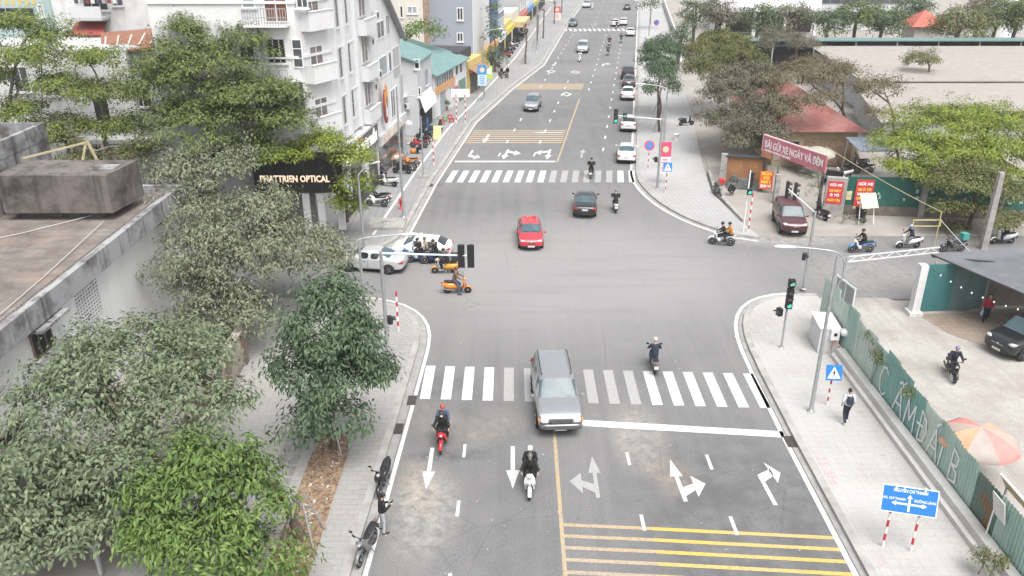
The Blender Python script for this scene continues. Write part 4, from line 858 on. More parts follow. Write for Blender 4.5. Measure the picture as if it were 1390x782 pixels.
part(b, mb, 'torn_posters', mat('torn_paper', (.45, .47, .45), .8, var=.3))
b = building('red_tiled_house', 'low house with a faded red tiled hip roof behind the yard gate', 29, 80)
x0, x1, y0, y1 = 24.0, 31.6, 74.5, 90; mb = MB(); mb.prism([(x0, y0), (x1, y0), (x1, y1), (x0, y1)], 0, 3.3); part(b, mb, 'wall', wallmat('ochre_wall', (.40, .33, .22), (.22, .17, .12), .6))
mb = MB(); e0, e1, f0, f1 = x0 - .6, x1 + .6, y0 - .7, y1 + .6; r0, r1, zr = Vector((27.9, 80.5, 6.0)), Vector((27.9, 86.5, 6.0)), 3.35
c_ = [Vector((e0, f0, zr)), Vector((e1, f0, zr)), Vector((e1, f1, zr)), Vector((e0, f1, zr))]; mb.add(c_ + [r0, r1], [(0, 1, 4), (1, 2, 5, 4), (2, 3, 5), (3, 0, 4, 5), (3, 2, 1, 0)])
RT = NB('faded_red_tiles', .8); wv = RT.t.nodes.new('ShaderNodeTexBrick'); wv.inputs['Scale'].default_value = 1; wv.inputs['Brick Width'].default_value = .3; wv.inputs['Row Height'].default_value = .32; wv.inputs['Mortar Size'].default_value = .02; wv.inputs['Color1'].default_value = (.24, .085, .075, 1); wv.inputs['Color2'].default_value = (.30, .12, .105, 1); wv.inputs['Mortar'].default_value = (.2, .07, .06, 1); RT.l(RT.tc.outputs['Object'], wv.inputs['Vector'])
rtc = RT.mix(RT.ramp(RT.noise(.6, 5), [(.4, 0.), (.7, .6)]), wv.outputs[0], (.34, .20, .18)); RT.bump(wv.outputs[1], .5, -.03); RTM = RT.done(rtc); part(b, mb, 'roof', RTM)
FH = Fac((x0, y0), (1, 0)); window(b, FH, 1.0, 2.4, 1.0, 2.4, pm=DARKIN, fm=FRAMEG); mb = MB(); FH.slab(mb, 2.8, 7.2, .1, 2.6, .003, .08); part(b, mb, 'woven_screen', mat('bamboo_screen', (.30, .21, .14), .8, col2=(.16, .11, .08), vscale=4)); mb = MB(); FH.slab(mb, .1, .8, .6, 2.9, .003, .05); part(b, mb, 'notice_board', mat('red_grey_notice', (.4, .1, .1), .6, col2=(.5, .5, .48), vscale=2))
mb = MB(); vs = [Vector((30.0, 73.4, 3.0)), Vector((33.2, 73.4, 3.0)), Vector((33.4, 70.8, 2.4)), Vector((30.4, 70.8, 2.4))]; mb.add(vs, [(0, 3, 2, 1)]); mb.add([v - Vector((0, 0, .06)) for v in vs], [(0, 1, 2, 3)]); part(b, mb, 'lean_to_roof', mat('blue_grey_sheet', (.18, .21, .26), .5, var=.2))
b = building('repair_stall', 'brown corrugated stall wall with orange motorbike repair sign at the pavement edge', 19.6, 66, 'stall')
FS = Fac((18.1, 68.3), (3.6, -1.0)); mb = MB(); FS.slab(mb, .2, 3.4, .3, 2.6, -.05, 0); part(b, mb, 'board_wall', mat('orange_brown_board', (.36, .18, .08), .8, col2=(.25, .12, .06), vscale=1.5)); mb = MB(); FS.slab(mb, 0, 3.6, 2.62, 2.74, -.3, .25); part(b, mb, 'roof_edge', FRAMED)
mb = MB(); FS.slab(mb, -.35, .15, 0, 2.8, -.25, .2); part(b, mb, 'pillar', CONC)
mb = MB(); FS.slab(mb, .4, 3.2, .02, .5, .1, .8); FS.slab(mb, 1.2, 2.6, .5, .9, .2, .7); FS.slab(mb, .6, 1.1, .5, 1.1, .2, .5); part(b, mb, 'tool_bench', mat('clutter_grey', (.17, .17, .17), .7, col2=(.06, .09, .08), vscale=2))
b = building('yard_gate', 'rusty open steel gate leaf with red hangings beside the repair sign', 21.6, 65, 'gate')
FGt = Fac((21.2, 63.6), (.75, 2.6)); mb = MB(); L_ = 2.7
for a in (0, L_): FGt.slab(mb, a - .05, a + .05, .05, 2.3, -.05, .05)
for z in (.2, 1.2, 2.2): FGt.slab(mb, .05, L_ - .05, z, z + .07, -.035, .035)
for i in range(9): FGt.slab(mb, .25 + i * .27, .29 + i * .27, .27, 2.2, -.02, .02)
part(b, mb, 'leaf', mat('rusty_steel', (.20, .14, .09), .8, col2=(.10, .10, .08), vscale=3)); mb = MB(); FGt.slab(mb, 1.6, 2.3, 1.5, 2.1, .04, .07); part(b, mb, 'red_cloth', REDN)
mb = MB(); mb.box((21.15, 63.5, 1.2), (.35, .35, 2.4)); part(b, mb, 'gate_post', CONC)
# flat roofs behind
b = building('flat_roof_warehouse', 'long low warehouse with a pale flat roof at the right', 60, 110)
mb = MB(); mb.prism([(41.5, 98.2), (95, 98.2), (95, 122.5), (43.5, 122.5)], 0, 3.6); part(b, mb, 'wall', GREYW); mb = MB(); vs = [(40.8, 97.6, 3.75), (95.5, 97.6, 3.75), (95.5, 122.8, 4.3), (43, 122.8, 4.3)]; mb.add(vs, [(0, 1, 2, 3)]); mb.add([(x, y, z - .14) for x, y, z in vs], [(3, 2, 1, 0)]); mb.add(vs + [(x, y, z - .14) for x, y, z in vs], [(0, 4, 5, 1), (3, 7, 4, 0), (1, 5, 6, 2)]); part(b, mb, 'roof', GREYROOF)
b = building('lower_warehouse', 'lower pale-roofed shed in front of the flat warehouse roof', 46, 90)
mb = MB(); mb.prism([(36.5, 80.5), (55, 84), (60, 96.6), (40, 96.6)], 0, 2.9); part(b, mb, 'wall', GREYW); mb = MB(); vs = [(35.8, 79.8, 2.95), (55.4, 83.5, 2.95), (60.5, 97.0, 3.6), (39.5, 97.0, 3.6)]; mb.add(vs, [(0, 1, 2, 3)]); mb.add(vs + [(x, y, z - .12) for x, y, z in vs], [(0, 4, 5, 1), (3, 7, 4, 0), (1, 5, 6, 2), (7, 6, 5, 4)]); part(b, mb, 'roof', GREYROOF)
b = building('long_open_shed', 'long dark open shed with a thin teal roof edge behind the flat roofs', 60, 126, 'shed')
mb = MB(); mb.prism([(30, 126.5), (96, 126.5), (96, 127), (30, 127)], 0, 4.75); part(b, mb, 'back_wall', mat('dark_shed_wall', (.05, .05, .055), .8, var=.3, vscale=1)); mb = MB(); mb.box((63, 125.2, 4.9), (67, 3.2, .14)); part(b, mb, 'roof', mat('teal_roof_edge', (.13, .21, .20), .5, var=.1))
for i in range(11): mb = MB(); mb.box((32 + i * 6, 124.0, 2.4), (.16, .16, 4.8)); part(b, mb, 'post', GREYW)
for x0, x1, z0, z1 in ((31, 42, 3.9, 4.7), (44.3, 47, 3.7, 4.5), (50, 57.5, 3.8, 4.6)): mb = MB(); mb.add([(x0, 124.2, z0), (x1, 124.2, z0 + .2), (x1 - .8, 125.6, z1), (x0 + .6, 125.6, z1 - .2)], [(0, 1, 2, 3), (3, 2, 1, 0)]) ; part(b, mb, 'tarpaulin', mat('blue_grey_tarp', (.20, .21, .26), .6, var=.25, vscale=1))
b = building('long_white_building', 'long white building with a flat canopy behind the trees at the top right', 50, 176)
mb = MB(); mb.prism([(41, 174), (62, 174), (62, 186), (41, 186)], 0, 11); part(b, mb, 'wall', WHITEW); mb = MB(); mb.box((50, 171, 5.0), (20, 5.5, .9)); part(b, mb, 'canopy', WHITEW)
for i in range(4): mb = MB(); mb.box((41.5 + i * 6, 169, 2.3), (.6, .6, 4.5)); part(b, mb, 'column', WHITEW)
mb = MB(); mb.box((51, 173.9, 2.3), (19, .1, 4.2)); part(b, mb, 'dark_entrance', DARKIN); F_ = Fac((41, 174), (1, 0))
for k in range(4): window(b, F_, 1 + k * 5, 4.6 + k * 5, 7, 9.6, pm=PANE, nv=3, sill=False)
b = building('glazed_office', 'pale office block with long ribbon windows at the top right', 68, 182)
mb = MB(); mb.prism([(62.5, 178), (84, 178), (84, 192), (62.5, 192)], 0, 14); part(b, mb, 'wall', LGREYW); F_ = Fac((62.5, 178), (1, 0))
for z in (2, 5.2, 8.4, 11.4): window(b, F_, .6, 20.8, z, z + 1.7, pm=PANE, nv=10, fm=FRAMEG, sill=False)
b = building('pale_tower', 'plain pale round-edged tower at the top right', 95, 160, 'tower'); c = pt(1364, 10, 160)
mb = MB(); mb.lathe([(2.6, 0), (2.6, 22)], 24, c=(c.x, 160, 0)); part(b, mb, 'shaft', WHITEW)
b = building('red_roof_pavilion', 'small pavilion with a red pyramid roof among the trees', 83, 140); c = pt(1257, 32, 140)
mb = MB(); mb.box((c.x, 141, 2.6), (4.4, 4.4, 5.2)); part(b, mb, 'wall', CREAMW); mb = MB(); v = [(c.x - 3, 138, 5.2), (c.x + 3, 138, 5.2), (c.x + 3, 144, 5.2), (c.x - 3, 144, 5.2), (c.x, 141, 7.6)]; mb.add(v, [(0, 1, 4), (1, 2, 4), (2, 3, 4), (3, 0, 4), (3, 2, 1, 0)]); part(b, mb, 'roof', mat('red_pavilion_roof', (.42, .11, .08), .7, var=.15))
b = building('low_kerb_wall', 'low concrete kerb wall between the right pavement and the yard entrance', 17, 62, 'wall'); mb = MB(); mb.bar((17.4, 58.5, .18), (16.95, 66, .18), .28, .36); mb.bar((16.95, 66.02, .18), (17.7, 72, .18), .28, .36); part(b, mb, 'wall_panel', CONC)
b = building('white_gate_wall', 'curved white garden wall far up the right pavement by the leaning lamp', 27, 120, 'wall')
mb = MB()
for p, q in zip([(25.4, 128), (29.3, 150), (41.5, 240)], [(29.3, 150), (41.5, 240)]):
    hh = .3 if p[1] < 76 else (.9 if p[1] < 100 else 1.4)
    mb.bar((p[0] + .2, p[1], hh / 2), (q[0] + .2, q[1] - .01, hh / 2), .28, hh)
part(b, mb, 'wall_panel', LGREYW)
# ================================================================== TREES AND PLANTS
def leafmat(name, dark, light, third=None, rough=.6, tw=.26, g=.95):
    dark, light = [tuple(x * g for x in k) for k in (dark, light)]; third = tuple(x * g for x in third) if third else None
    b = NB(name, rough)
    g = b.t.nodes.new('ShaderNodeNewGeometry'); ri = g.outputs['Random Per Island']
    c = b.ramp(ri, [(.0, dark), (.65, light), (1., third or light)])
    n = b.noise(.9, 3)
    c = b.mix(b.ramp(n, [(.35, .0), (.7, .6)]), c, tuple((a + q) / 2 for a, q in zip(light, third or light)))
    c = b.mix(.55, c, b.ramp(b.noise(1.7, 2, b.mapping(loc=(3, 1, 2))), [(.3, (.28, .30, .26)), (.7, (.70, .72, .62))]), 'OVERLAY')
    b.p.inputs['Specular IOR Level'].default_value = .3
    b.l(c, b.p.inputs['Base Color'])
    tr = b.t.nodes.new('ShaderNodeBsdfTranslucent'); b.l(c, tr.inputs[0])
    mx = b.t.nodes.new('ShaderNodeMixShader'); mx.inputs[0].default_value = tw
    out = b.t.nodes['Material Output']; b.l(b.p.outputs[0], mx.inputs[1]); b.l(tr.outputs[0], mx.inputs[2]); b.l(mx.outputs[0], out.inputs[0])
    return b.m
LEAF = dict(
    dusty=leafmat('leaf_dusty', (.13, .145, .10), (.215, .235, .165), (.29, .305, .22)),
    dustygreen=leafmat('leaf_dusty_green', (.10, .135, .085), (.175, .22, .135), (.255, .29, .19)),
    bright=leafmat('leaf_bright', (.06, .115, .03), (.13, .21, .06), (.22, .285, .09)),
    dark=leafmat('leaf_dark', (.05, .09, .055), (.10, .155, .09), (.17, .225, .14)),
    fern=leafmat('leaf_fern', (.065, .095, .03), (.13, .17, .06), (.22, .25, .08)),
    yellow=leafmat('leaf_yellow_green', (.10, .155, .028), (.20, .265, .045), (.36, .37, .07)),
    airygreen=leafmat('leaf_airy_green', (.085, .125, .035), (.155, .205, .055), (.29, .31, .075)),
    olive=leafmat('leaf_olive', (.085, .105, .04), (.15, .17, .065), (.22, .21, .09)),
    brown=leafmat('leaf_brown', (.13, .10, .075), (.20, .155, .115), (.19, .20, .10)),
    purple=leafmat('leaf_grey_purple', (.12, .105, .09), (.18, .165, .13), (.16, .17, .10)),
    far=leafmat('leaf_far_green', (.06, .10, .05), (.11, .16, .08), (.15, .18, .10)),
)
# leaf size, leaf width ratio, leaves per clump, clump radius, flatness, droop
STY = dict(
    broad=(.205, .5, 70, .62, .62, .25), broadbig=(.21, .46, 80, .72, .6, .3), dense=(.215, .44, 84, .6, .7, .3), airy=(.21, .45, 72, .66, .5, .1),
    fern=(.24, .42, 66, .62, .6, .1), sparse=(.2, .5, 26, .6, .7, .2), farleaf=(.38, .55, 30, .95, .6, .2), small=(.12, .45, 40, .25, .7, .2),
)
def leaf_mesh(name, centres, outward, style, m, rng, k=1.):
    L, wr, n, cr, fl, droop = STY[style]; n = max(6, int(n * k))
    C = np.asarray(centres); O = np.asarray(outward); N = len(C)
    scl = rng.uniform(.7, 1.35, N)
    off = rng.normal(0, .55, (N, n, 3)); rr = np.linalg.norm(off, axis=2, keepdims=True); off = off / np.maximum(rr, 1e-6) * np.minimum(rr, 1.05)
    off *= cr * scl[:, None, None]; off[:, :, 2] *= fl
    pos = C[:, None, :] + off
    nrm = np.array([0, 0, 1.]) + .55 * O[:, None, :] + .5 * off / cr + rng.normal(0, .38, (N, n, 3))
    nrm /= np.linalg.norm(nrm, axis=2, keepdims=True)
    d = rng.normal(0, 1, (N, n, 3)) + off / cr * 1.2 + .5 * O[:, None, :]; d -= nrm * (d * nrm).sum(2, keepdims=True); d /= np.maximum(np.linalg.norm(d, axis=2, keepdims=True), 1e-6)
    s = np.cross(nrm, d)
    ln = L * rng.uniform(.65, 1.25, (N, n, 1)); wd = ln * wr
    a = pos; c = pos + d * ln - nrm * ln * droop - np.array([0, 0, 1.]) * ln * droop * .6
    mid = pos + d * ln * .48
    b_ = mid + s * wd * .5 - nrm * wd * .12; e_ = mid - s * wd * .5 - nrm * wd * .12
    V = np.stack([a, b_, c, e_], 2).reshape(-1, 3)
    nf = N * n; me = bpy.data.meshes.new(name)
    me.vertices.add(nf * 4); me.vertices.foreach_set('co', V.ravel())
    # two triangles folded along the midrib
    idx = (np.arange(nf) * 4)[:, None] + np.array([0, 1, 2, 0, 2, 3]); me.loops.add(nf * 6); me.loops.foreach_set('vertex_index', idx.ravel().astype(np.int32))
    me.polygons.add(nf * 2); me.polygons.foreach_set('loop_start', (np.arange(nf * 2) * 3).astype(np.int32))
    me.materials.append(m); me.update(); me.validate()
    return me
NLEAF = [0]
def tree(name, label, base, lobes, leaf, style, seed=1, tr=.16, fork=None, dens=1., k=1., group=None, bark=None, cat='tree', fill=.5, lean=None, z0=0., guess=None):
    """lobes: (x, y, z, rx, ry, rz) ellipsoids that the crown fills; trunk, limbs and twigs grow from base into them"""
    rng = np.random.default_rng(seed); STYr = STY[style][3]
    bx, by = base[:2]
    root = thing(name, label, cat, (bx, by, z0), group=group)
    P = []; O = []
    for (x, y, z, rx, ry, rz) in lobes:
        n = max(5, int(dens * 1.15 * (rx * ry + rx * rz + ry * rz) / 3 / (STYr ** 2) * 3.2))
        d = rng.normal(0, 1, (n, 3)); d /= np.linalg.norm(d, axis=1, keepdims=True)
        d[:, 2] = np.where(d[:, 2] < -.35, -d[:, 2] * .6, d[:, 2])
        r = rng.uniform(fill, 1.04, n) ** .8
        # uneven outline: push some directions in, others out
        wob = 1 + .16 * np.sin(d[:, 0] * 5 + seed) * np.cos(d[:, 1] * 4 - seed) + rng.normal(0, .07, n)
        P.append(np.stack([x + d[:, 0] * rx * r * wob, y + d[:, 1] * ry * r * wob, z + d[:, 2] * rz * r * wob], 1)); O.append(d)
    P = np.concatenate(P) - np.array([bx, by, z0]); O = np.concatenate(O)
    ok = P[:, 2] > .35; P = P[ok]; O = O[ok]
    ctr = P.mean(0); zmin = np.percentile(P[:, 2], 8)
    fk = np.array(fork) - np.array([bx, by, z0]) if fork is not None else np.array([ctr[0] * .35, ctr[1] * .35, max(.8, zmin * .9)])
    nodes = [np.zeros(3)]; par = [-1]
    for t in (.35, .7, 1.):
        nodes.append(fk * t + np.array([rng.normal(0, .06), rng.normal(0, .06), 0])); par.append(len(nodes) - 2)
    nodes[-1] = fk; i_f = len(nodes) - 1
    # leading limb up into the crown
    top = np.array([ctr[0], ctr[1], np.percentile(P[:, 2], 70)])
    for t in (.33, .66, 1.):
        nodes.append(fk + (top - fk) * t + rng.normal(0, .15, 3)); par.append(len(nodes) - 2)
    order = np.argsort(np.linalg.norm(P - fk, axis=1))
    arr = np.zeros((len(nodes) + len(P) * 2 + 4, 3)); arr[:len(nodes)] = nodes; cnt = len(nodes)
    dist = np.linalg.norm(arr[:cnt] - fk, axis=1).tolist()
    for q in order:
        p = P[q]; A = arr[3:cnt]; dd = np.linalg.norm(A - p, axis=1) + .28 * np.array(dist[3:])
        j = int(dd.argmin()) + 3; a = arr[j]
        mid = a + (p - a) * .5 + rng.normal(0, .07, 3) * np.linalg.norm(p - a) + np.array([0, 0, .03]) * np.linalg.norm(p - a)
        arr[cnt] = mid; par.append(j); dist.append(dist[j] + np.linalg.norm(mid - a)); cnt += 1
        arr[cnt] = p - np.array([0, 0, .05]); par.append(cnt - 1); dist.append(dist[cnt - 1] + np.linalg.norm(p - mid)); cnt += 1
    w_ = np.zeros(cnt)
    leafn = np.ones(cnt)
    for i in range(cnt - 1, 0, -1):
        w_[i] += 1; w_[par[i]] += w_[i]
    rad = tr * (w_ / w_[1]) ** .46 * np.where(np.arange(cnt) < 4, 1, .85)
    rad = np.maximum(rad, .008); rad[0] = tr * 1.35
    mb = MB(); vs = []; fs = []
    for i in range(1, cnt):
        a, c = arr[par[i]], arr[i]; d = c - a; ln = np.linalg.norm(d)
        if ln < 1e-4: continue
        d = d / ln; u = np.cross(d, [0, 0, 1.] if abs(d[2]) < .9 else [1., 0, 0]); u /= np.linalg.norm(u); v = np.cross(d, u)
        ns = 8 if rad[i] > .07 else (5 if rad[i] > .03 else 3)
        r0 = min(rad[par[i]], rad[i] * 1.5) if i > 3 else rad[par[i]]; o = len(vs)
        for r_, q in ((r0, a), (rad[i], c)):
            for j in range(ns):
                t = 2 * math.pi * j / ns; vs.append(tuple(q + (u * math.cos(t) + v * math.sin(t)) * r_))
        fs += [(o + j, o + (j + 1) % ns, o + ns + (j + 1) % ns, o + ns + j) for j in range(ns)]
    mb.add(vs, fs, 0, True); mb.build('trunk', bark or BROWN, root)
    me = leaf_mesh('crown', P, O, style, LEAF[leaf], rng, k); NLEAF[0] += len(me.polygons) // 2
    link('crown', me, root)
    return root
def lobe(px, py, Y, rpx, fx=1., fz=.8, fy=None):
    """crown lobe seen at (px, py) at distance Y, about rpx photo pixels in half-width"""
    p = pt(px, py, Y); s = math.hypot(Y, CAMH - p.z) / FPX; r = rpx * s
    return (p.x, p.y, p.z, r * fx, r * (fy or fx), r * fz)
GREYBARK = mat('grey_bark', (.20, .18, .16), .9, var=.3, vscale=8, bump=.5, bscale=22)

# near left
tree('broadleaf_tree', 'big dusty grey-green broadleaf tree against the white concrete-roofed building', (-12.6, 24.6), [lobe(190, 500, 27, 95, 1.1, .7), lobe(250, 490, 27.5, 70, 1.1, .8), lobe(120, 500, 26.5, 70), lobe(95, 560, 25.5, 85, 1.1, .75), lobe(255, 560, 25.5, 85, 1, .8), lobe(60, 680, 22.5, 85, 1, .8), lobe(165, 640, 23, 80, 1, .7), lobe(20, 620, 23, 60), lobe(90, 735, 21.5, 70), lobe(20, 745, 21, 60), lobe(150, 715, 22, 55)], 'dustygreen', 'broad', 3, tr=.2, fork=(-12.4, 24.8, 1.9), dens=.95)
tree('broadleaf_tree', 'bright green leafy street tree with a leaning propped trunk', at(412, 735), [lobe(275, 665, 21.8, 70, 1, .8), lobe(225, 735, 20.8, 52, 1.1, .8), lobe(345, 690, 21.5, 48, 1.1, .7), lobe(300, 618, 22.4, 42, 1.1, .7), lobe(225, 660, 21.8, 44, 1.1, .7), lobe(290, 745, 20.6, 70), lobe(360, 755, 20.8, 46, 1.1, .8), lobe(200, 705, 21.3, 32), lobe(335, 640, 22.2, 34), lobe(250, 620, 22.3, 30)], 'bright', 'dense', 5, tr=.17, fork=tuple(pt(372, 655, 23.6)), bark=BROWN, dens=1.05)
tree('broadleaf_tree', 'dark glossy green street tree rising from the strip of brown leaf litter', at(452, 612), [lobe(453, 505, 29.3, 74, 1, .85), lobe(447, 440, 29.3, 64, 1, .85), lobe(408, 500, 29, 46), lobe(498, 515, 29, 46), lobe(440, 560, 28.7, 46, 1.2, .6), lobe(440, 398, 29.3, 40), lobe(490, 455, 29.3, 36)], 'dark', 'dense', 8, tr=.15, fork=tuple(pt(450, 565, 29.5)), dens=1.05)
tree('dusty_tree', 'large pale dust-coated tree spreading over the old boundary wall', (-15.6, 39.5), [lobe(330, 330, 42, 75, 1.1, .8), lobe(270, 350, 41, 70), lobe(400, 340, 43, 70, 1.1, .75), lobe(438, 345, 43, 36, 1, .8), lobe(300, 415, 39, 62), lobe(272, 392, 40, 42, 1, .9), lobe(345, 425, 38.5, 40), lobe(290, 455, 37.5, 40, 1, .9), lobe(350, 290, 44, 60), lobe(250, 290, 45, 46, 1, .8)], 'dusty', 'broadbig', 11, tr=.24, fork=(-15.4, 39.8, 2.0), bark=GREYBARK, dens=1.05)
tree('dusty_tree', 'dusty pale tree beside the end of the concrete roof', (-19.5, 48.8), [lobe(285, 225, 50, 45, 1.2, .7), lobe(235, 232, 49, 38), lobe(320, 215, 51, 34), lobe(265, 262, 48.5, 38)], 'dusty', 'broad', 13, tr=.16, bark=GREYBARK)
tree('feathery_tree', 'tall dark feathery tree in front of the white corner house', (-20.8, 54.4), [lobe(280, 95, 55, 70, 1.1, .75), lobe(215, 110, 54, 55), lobe(350, 130, 54.5, 60, 1.1, .8), lobe(270, 165, 53.5, 70, 1.2, .7), lobe(390, 165, 54, 45), lobe(330, 60, 56, 42), lobe(250, 45, 56, 36), lobe(330, 205, 53.5, 45, 1.2, .6)], 'fern', 'fern', 17, tr=.24, fork=(-20.6, 54.4, 3.0), bark=GREYBARK, dens=1.2)
tree('feathery_tree', 'yellow-green feathery tree beside the dark optical shop sign', at(471, 302), [lobe(440, 195, 54, 36, 1.1, .7), lobe(405, 208, 54, 26, 1.1, .6), lobe(478, 212, 54.5, 32), lobe(484, 245, 54.5, 24, 1, 1), lobe(468, 275, 55, 24, 1, 1), lobe(370, 205, 53.5, 24, 1.4, .5)], 'yellow', 'airy', 19, tr=.13, dens=1.7, k=1., fill=.3, fork=tuple(pt(470, 262, 55.5)))
for i, (b, lb, leaf, lab) in enumerate([
    ((-36.5, 57), [lobe(35, 75, 57, 48, 1.2, .6), lobe(80, 115, 56, 42, 1.2, .6), lobe(25, 150, 56, 45, 1.2, .6), lobe(20, 35, 58, 45, 1.2, .6), lobe(70, 50, 58, 36, 1.2, .7), lobe(60, 170, 55.5, 36, 1.2, .6), lobe(-15, 105, 57, 40)], 'airygreen', 'sparse yellow-green tree at the far left beside the rusty-roofed house'),
    ((-28.5, 56.5), [lobe(125, 78, 57, 42, 1.2, .6), lobe(120, 125, 56.5, 40, 1.2, .6), lobe(160, 175, 56, 42, 1.2, .6), lobe(170, 125, 56, 34, 1.2, .7), lobe(110, 170, 55.8, 32, 1.2, .6)], 'airygreen', 'airy yellow-green tree in front of the rusty roof'),
    ((-31.5, 54.8), [lobe(75, 190, 54.5, 35, 1.3, .5), lobe(110, 215, 54, 30, 1.3, .5), lobe(185, 205, 54, 36, 1.3, .5)], 'olive', 'low olive-green tree behind the rooftop tank of the concrete building')]):
    tree('feathery_tree', lab, b, lb, leaf, 'airy', 23 + i, tr=.17, dens=1.3, k=.9, fill=.1, group='feathery trees behind the concrete roof', bark=GREYBARK)
# street trees and shrubs along the far left pavement
tree('bushy_tree', 'round green tree behind the teal-roofed grey shop house', (-14.5, 106), [lobe(575, 42, 106, 22, 1.3, .7), lobe(595, 45, 106, 14)], 'bright', 'farleaf', 31, tr=.2, dens=.9)
tree('bushy_tree', 'dark green tree beside the tall blue-grey building', (-2.6, 126), [lobe(668, 45, 128, 13, 1.2, 1.6), lobe(672, 80, 126, 14, 1.2, 1.3), lobe(668, 15, 130, 10, 1, 1.5)], 'dark', 'farleaf', 33, tr=.15)
for i, (px, py, top, sp) in enumerate([(713, 88, 30, 7), (737, 53, 10, 8), (729, 62, 18, 6), (752, 33, 0, 6), (762, 18, -10, 6)]):
    b = at(px, py); z = zat(b[0], b[1], top)
    tree('young_tree', ['bare young street tree with a wrapped head on the far left pavement', 'thin bare street tree second along the far left pavement', 'thin bare tree next to a twin on the far left pavement', 'slim bare tree by the red banner far up the left pavement', 'farthest slim bare tree up the left pavement'][i], b, [(b[0], b[1], z - .5, .6, .6, .7)], 'brown', 'sparse', 40 + i, tr=.13, fork=(b[0] + .15, b[1], z * .75), dens=.5, k=.5, group='bare young trees on the far left pavement')
# right pavement of the far road
tree('street_tree', 'dark round street tree above the parked white cars', at(893, 160), [lobe(900, 66, 97, 22, 1.1, .75), lobe(897, 92, 94, 20, 1, .7), lobe(882, 78, 96, 14)], 'dark', 'dense', 51, tr=.12, fork=tuple(pt(893, 120, 90)), dens=2.4)
tree('street_tree', 'mid-green street tree beside the horizontal signal arm', at(895, 180), [lobe(898, 90, 89, 20, 1.1, .6), lobe(905, 105, 87, 14), lobe(880, 120, 86, 13, 1, .8), lobe(914, 118, 87, 12)], 'dark', 'dense', 53, tr=.12, fork=tuple(pt(895, 130, 85)), dens=1.3)
tree('street_tree', 'small round green street tree far up the right pavement', at(882, 35), [lobe(881, 8, 180, 12, 1.1, 1.2)], 'far', 'farleaf', 55, tr=.12)
tree('bushy_tree', 'dense olive-green rounded tree at the corner of the right pavement', (26.4, 97), [lobe(965, 70, 97, 30, 1.2, .7), lobe(1000, 75, 98, 32, 1.1, .6), lobe(955, 95, 94, 26, 1.1, .8), lobe(985, 55, 100, 26, 1.3, .5)], 'olive', 'dense', 57, tr=.25, dens=1.5)
tree('bushy_tree', 'grey-brown leafy tree overhanging the wide right pavement', (24.6, 77), [lobe(985, 130, 80, 34, 1.1, .8), lobe(1010, 110, 82, 40, 1.2, .65), lobe(1000, 165, 77, 34, 1.2, .65), lobe(1040, 150, 78, 30), lobe(960, 160, 78, 14), lobe(1025, 190, 75, 26, 1.3, .5)], 'purple', 'broad', 59, tr=.24, dens=1.5)
tree('bushy_tree', 'grey-green leafy tree before the left side of the red tiled house', (22.8, 72), [lobe(1020, 170, 72, 26, 1.2, .7), lobe(1045, 180, 71, 22, 1.2, .6), lobe(1000, 190, 71, 20, 1.2, .6), lobe(1050, 140, 75, 24, 1.2, .6)], 'purple', 'broad', 60, tr=.16, dens=1.3)
tree('bushy_tree', 'rusty brown-leaved tree in front of the red tiled house', (32.8, 76), [lobe(1075, 100, 86, 26, 1.2, .6), lobe(1050, 110, 80, 24, 1.1, .6), lobe(1095, 138, 73, 20, 1.2, .5), lobe(1118, 108, 79, 24, 1.2, .5), lobe(1070, 150, 73, 20, 1.1, .5), lobe(1120, 130, 74, 17, 1.3, .4), lobe(1110, 90, 90, 30, 1.3, .5), lobe(1060, 130, 84, 20, 1.1, .7), lobe(1100, 165, 78, 15, 1.3, .4)], 'brown', 'sparse', 61, tr=.14, dens=2.0, k=1.4)
tree('bushy_tree', 'sparse branching brown tree on the right of the red tiled roof', (34.5, 71), [lobe(1170, 120, 76, 26, 1.2, .6), lobe(1205, 115, 77, 24, 1.2, .6), lobe(1150, 95, 80, 22, 1.3, .5), lobe(1185, 150, 73, 18, 1.2, .5)], 'brown', 'sparse', 63, tr=.11, dens=1.6, k=1.3, fill=.1)
tree('bushy_tree', 'greyish half-bare tree before the long dark shed', (40, 117), [lobe(1060, 50, 118, 24, 1.3, .5), lobe(1090, 58, 116, 18, 1.3, .5), lobe(1040, 60, 116, 12)], 'purple', 'sparse', 65, tr=.14, dens=2.4, k=1.5)
tree('canopy_tree', 'spreading bright yellow-green canopy tree over the green wall', (40.5, 61.5), [lobe(1290, 168, 66, 66, 1.2, .5), lobe(1230, 195, 63, 42, 1.2, .55), lobe(1350, 165, 66, 50, 1.2, .55), lobe(1300, 208, 62, 52, 1.2, .5), lobe(1370, 205, 62, 42, 1.2, .6), lobe(1225, 225, 61, 30, 1.1, .6), lobe(1265, 235, 60.5, 32, 1.2, .5), lobe(1335, 232, 60, 40, 1.2, .5)], 'yellow', 'airy', 67, tr=.26, dens=1.9, k=1., fill=.35, fork=(40, 62, 2.6))
tree('canopy_tree', 'thin layered green tree hanging over the side road kerb', (33.6, 57.2), [lobe(1310, 250, 57, 42, 1.3, .55), lobe(1365, 255, 57, 40, 1.2, .6), lobe(1340, 285, 56, 30, 1.2, .5), lobe(1290, 280, 56, 25, 1.2, .5), lobe(1375, 300, 54.5, 26, 1.2, .4), lobe(1295, 310, 56.5, 18, 1.2, .5), lobe(1330, 225, 58, 30, 1.3, .4)], 'olive', 'airy', 69, tr=.16, dens=1.2, k=1., fill=.2)
tree('small_round_tree', 'small round tree standing out of the pale flat roof', (51.6, 103), [lobe(1252, 82, 103.5, 21, 1.1, .75)], 'olive', 'broad', 71, tr=.12, dens=1.1)
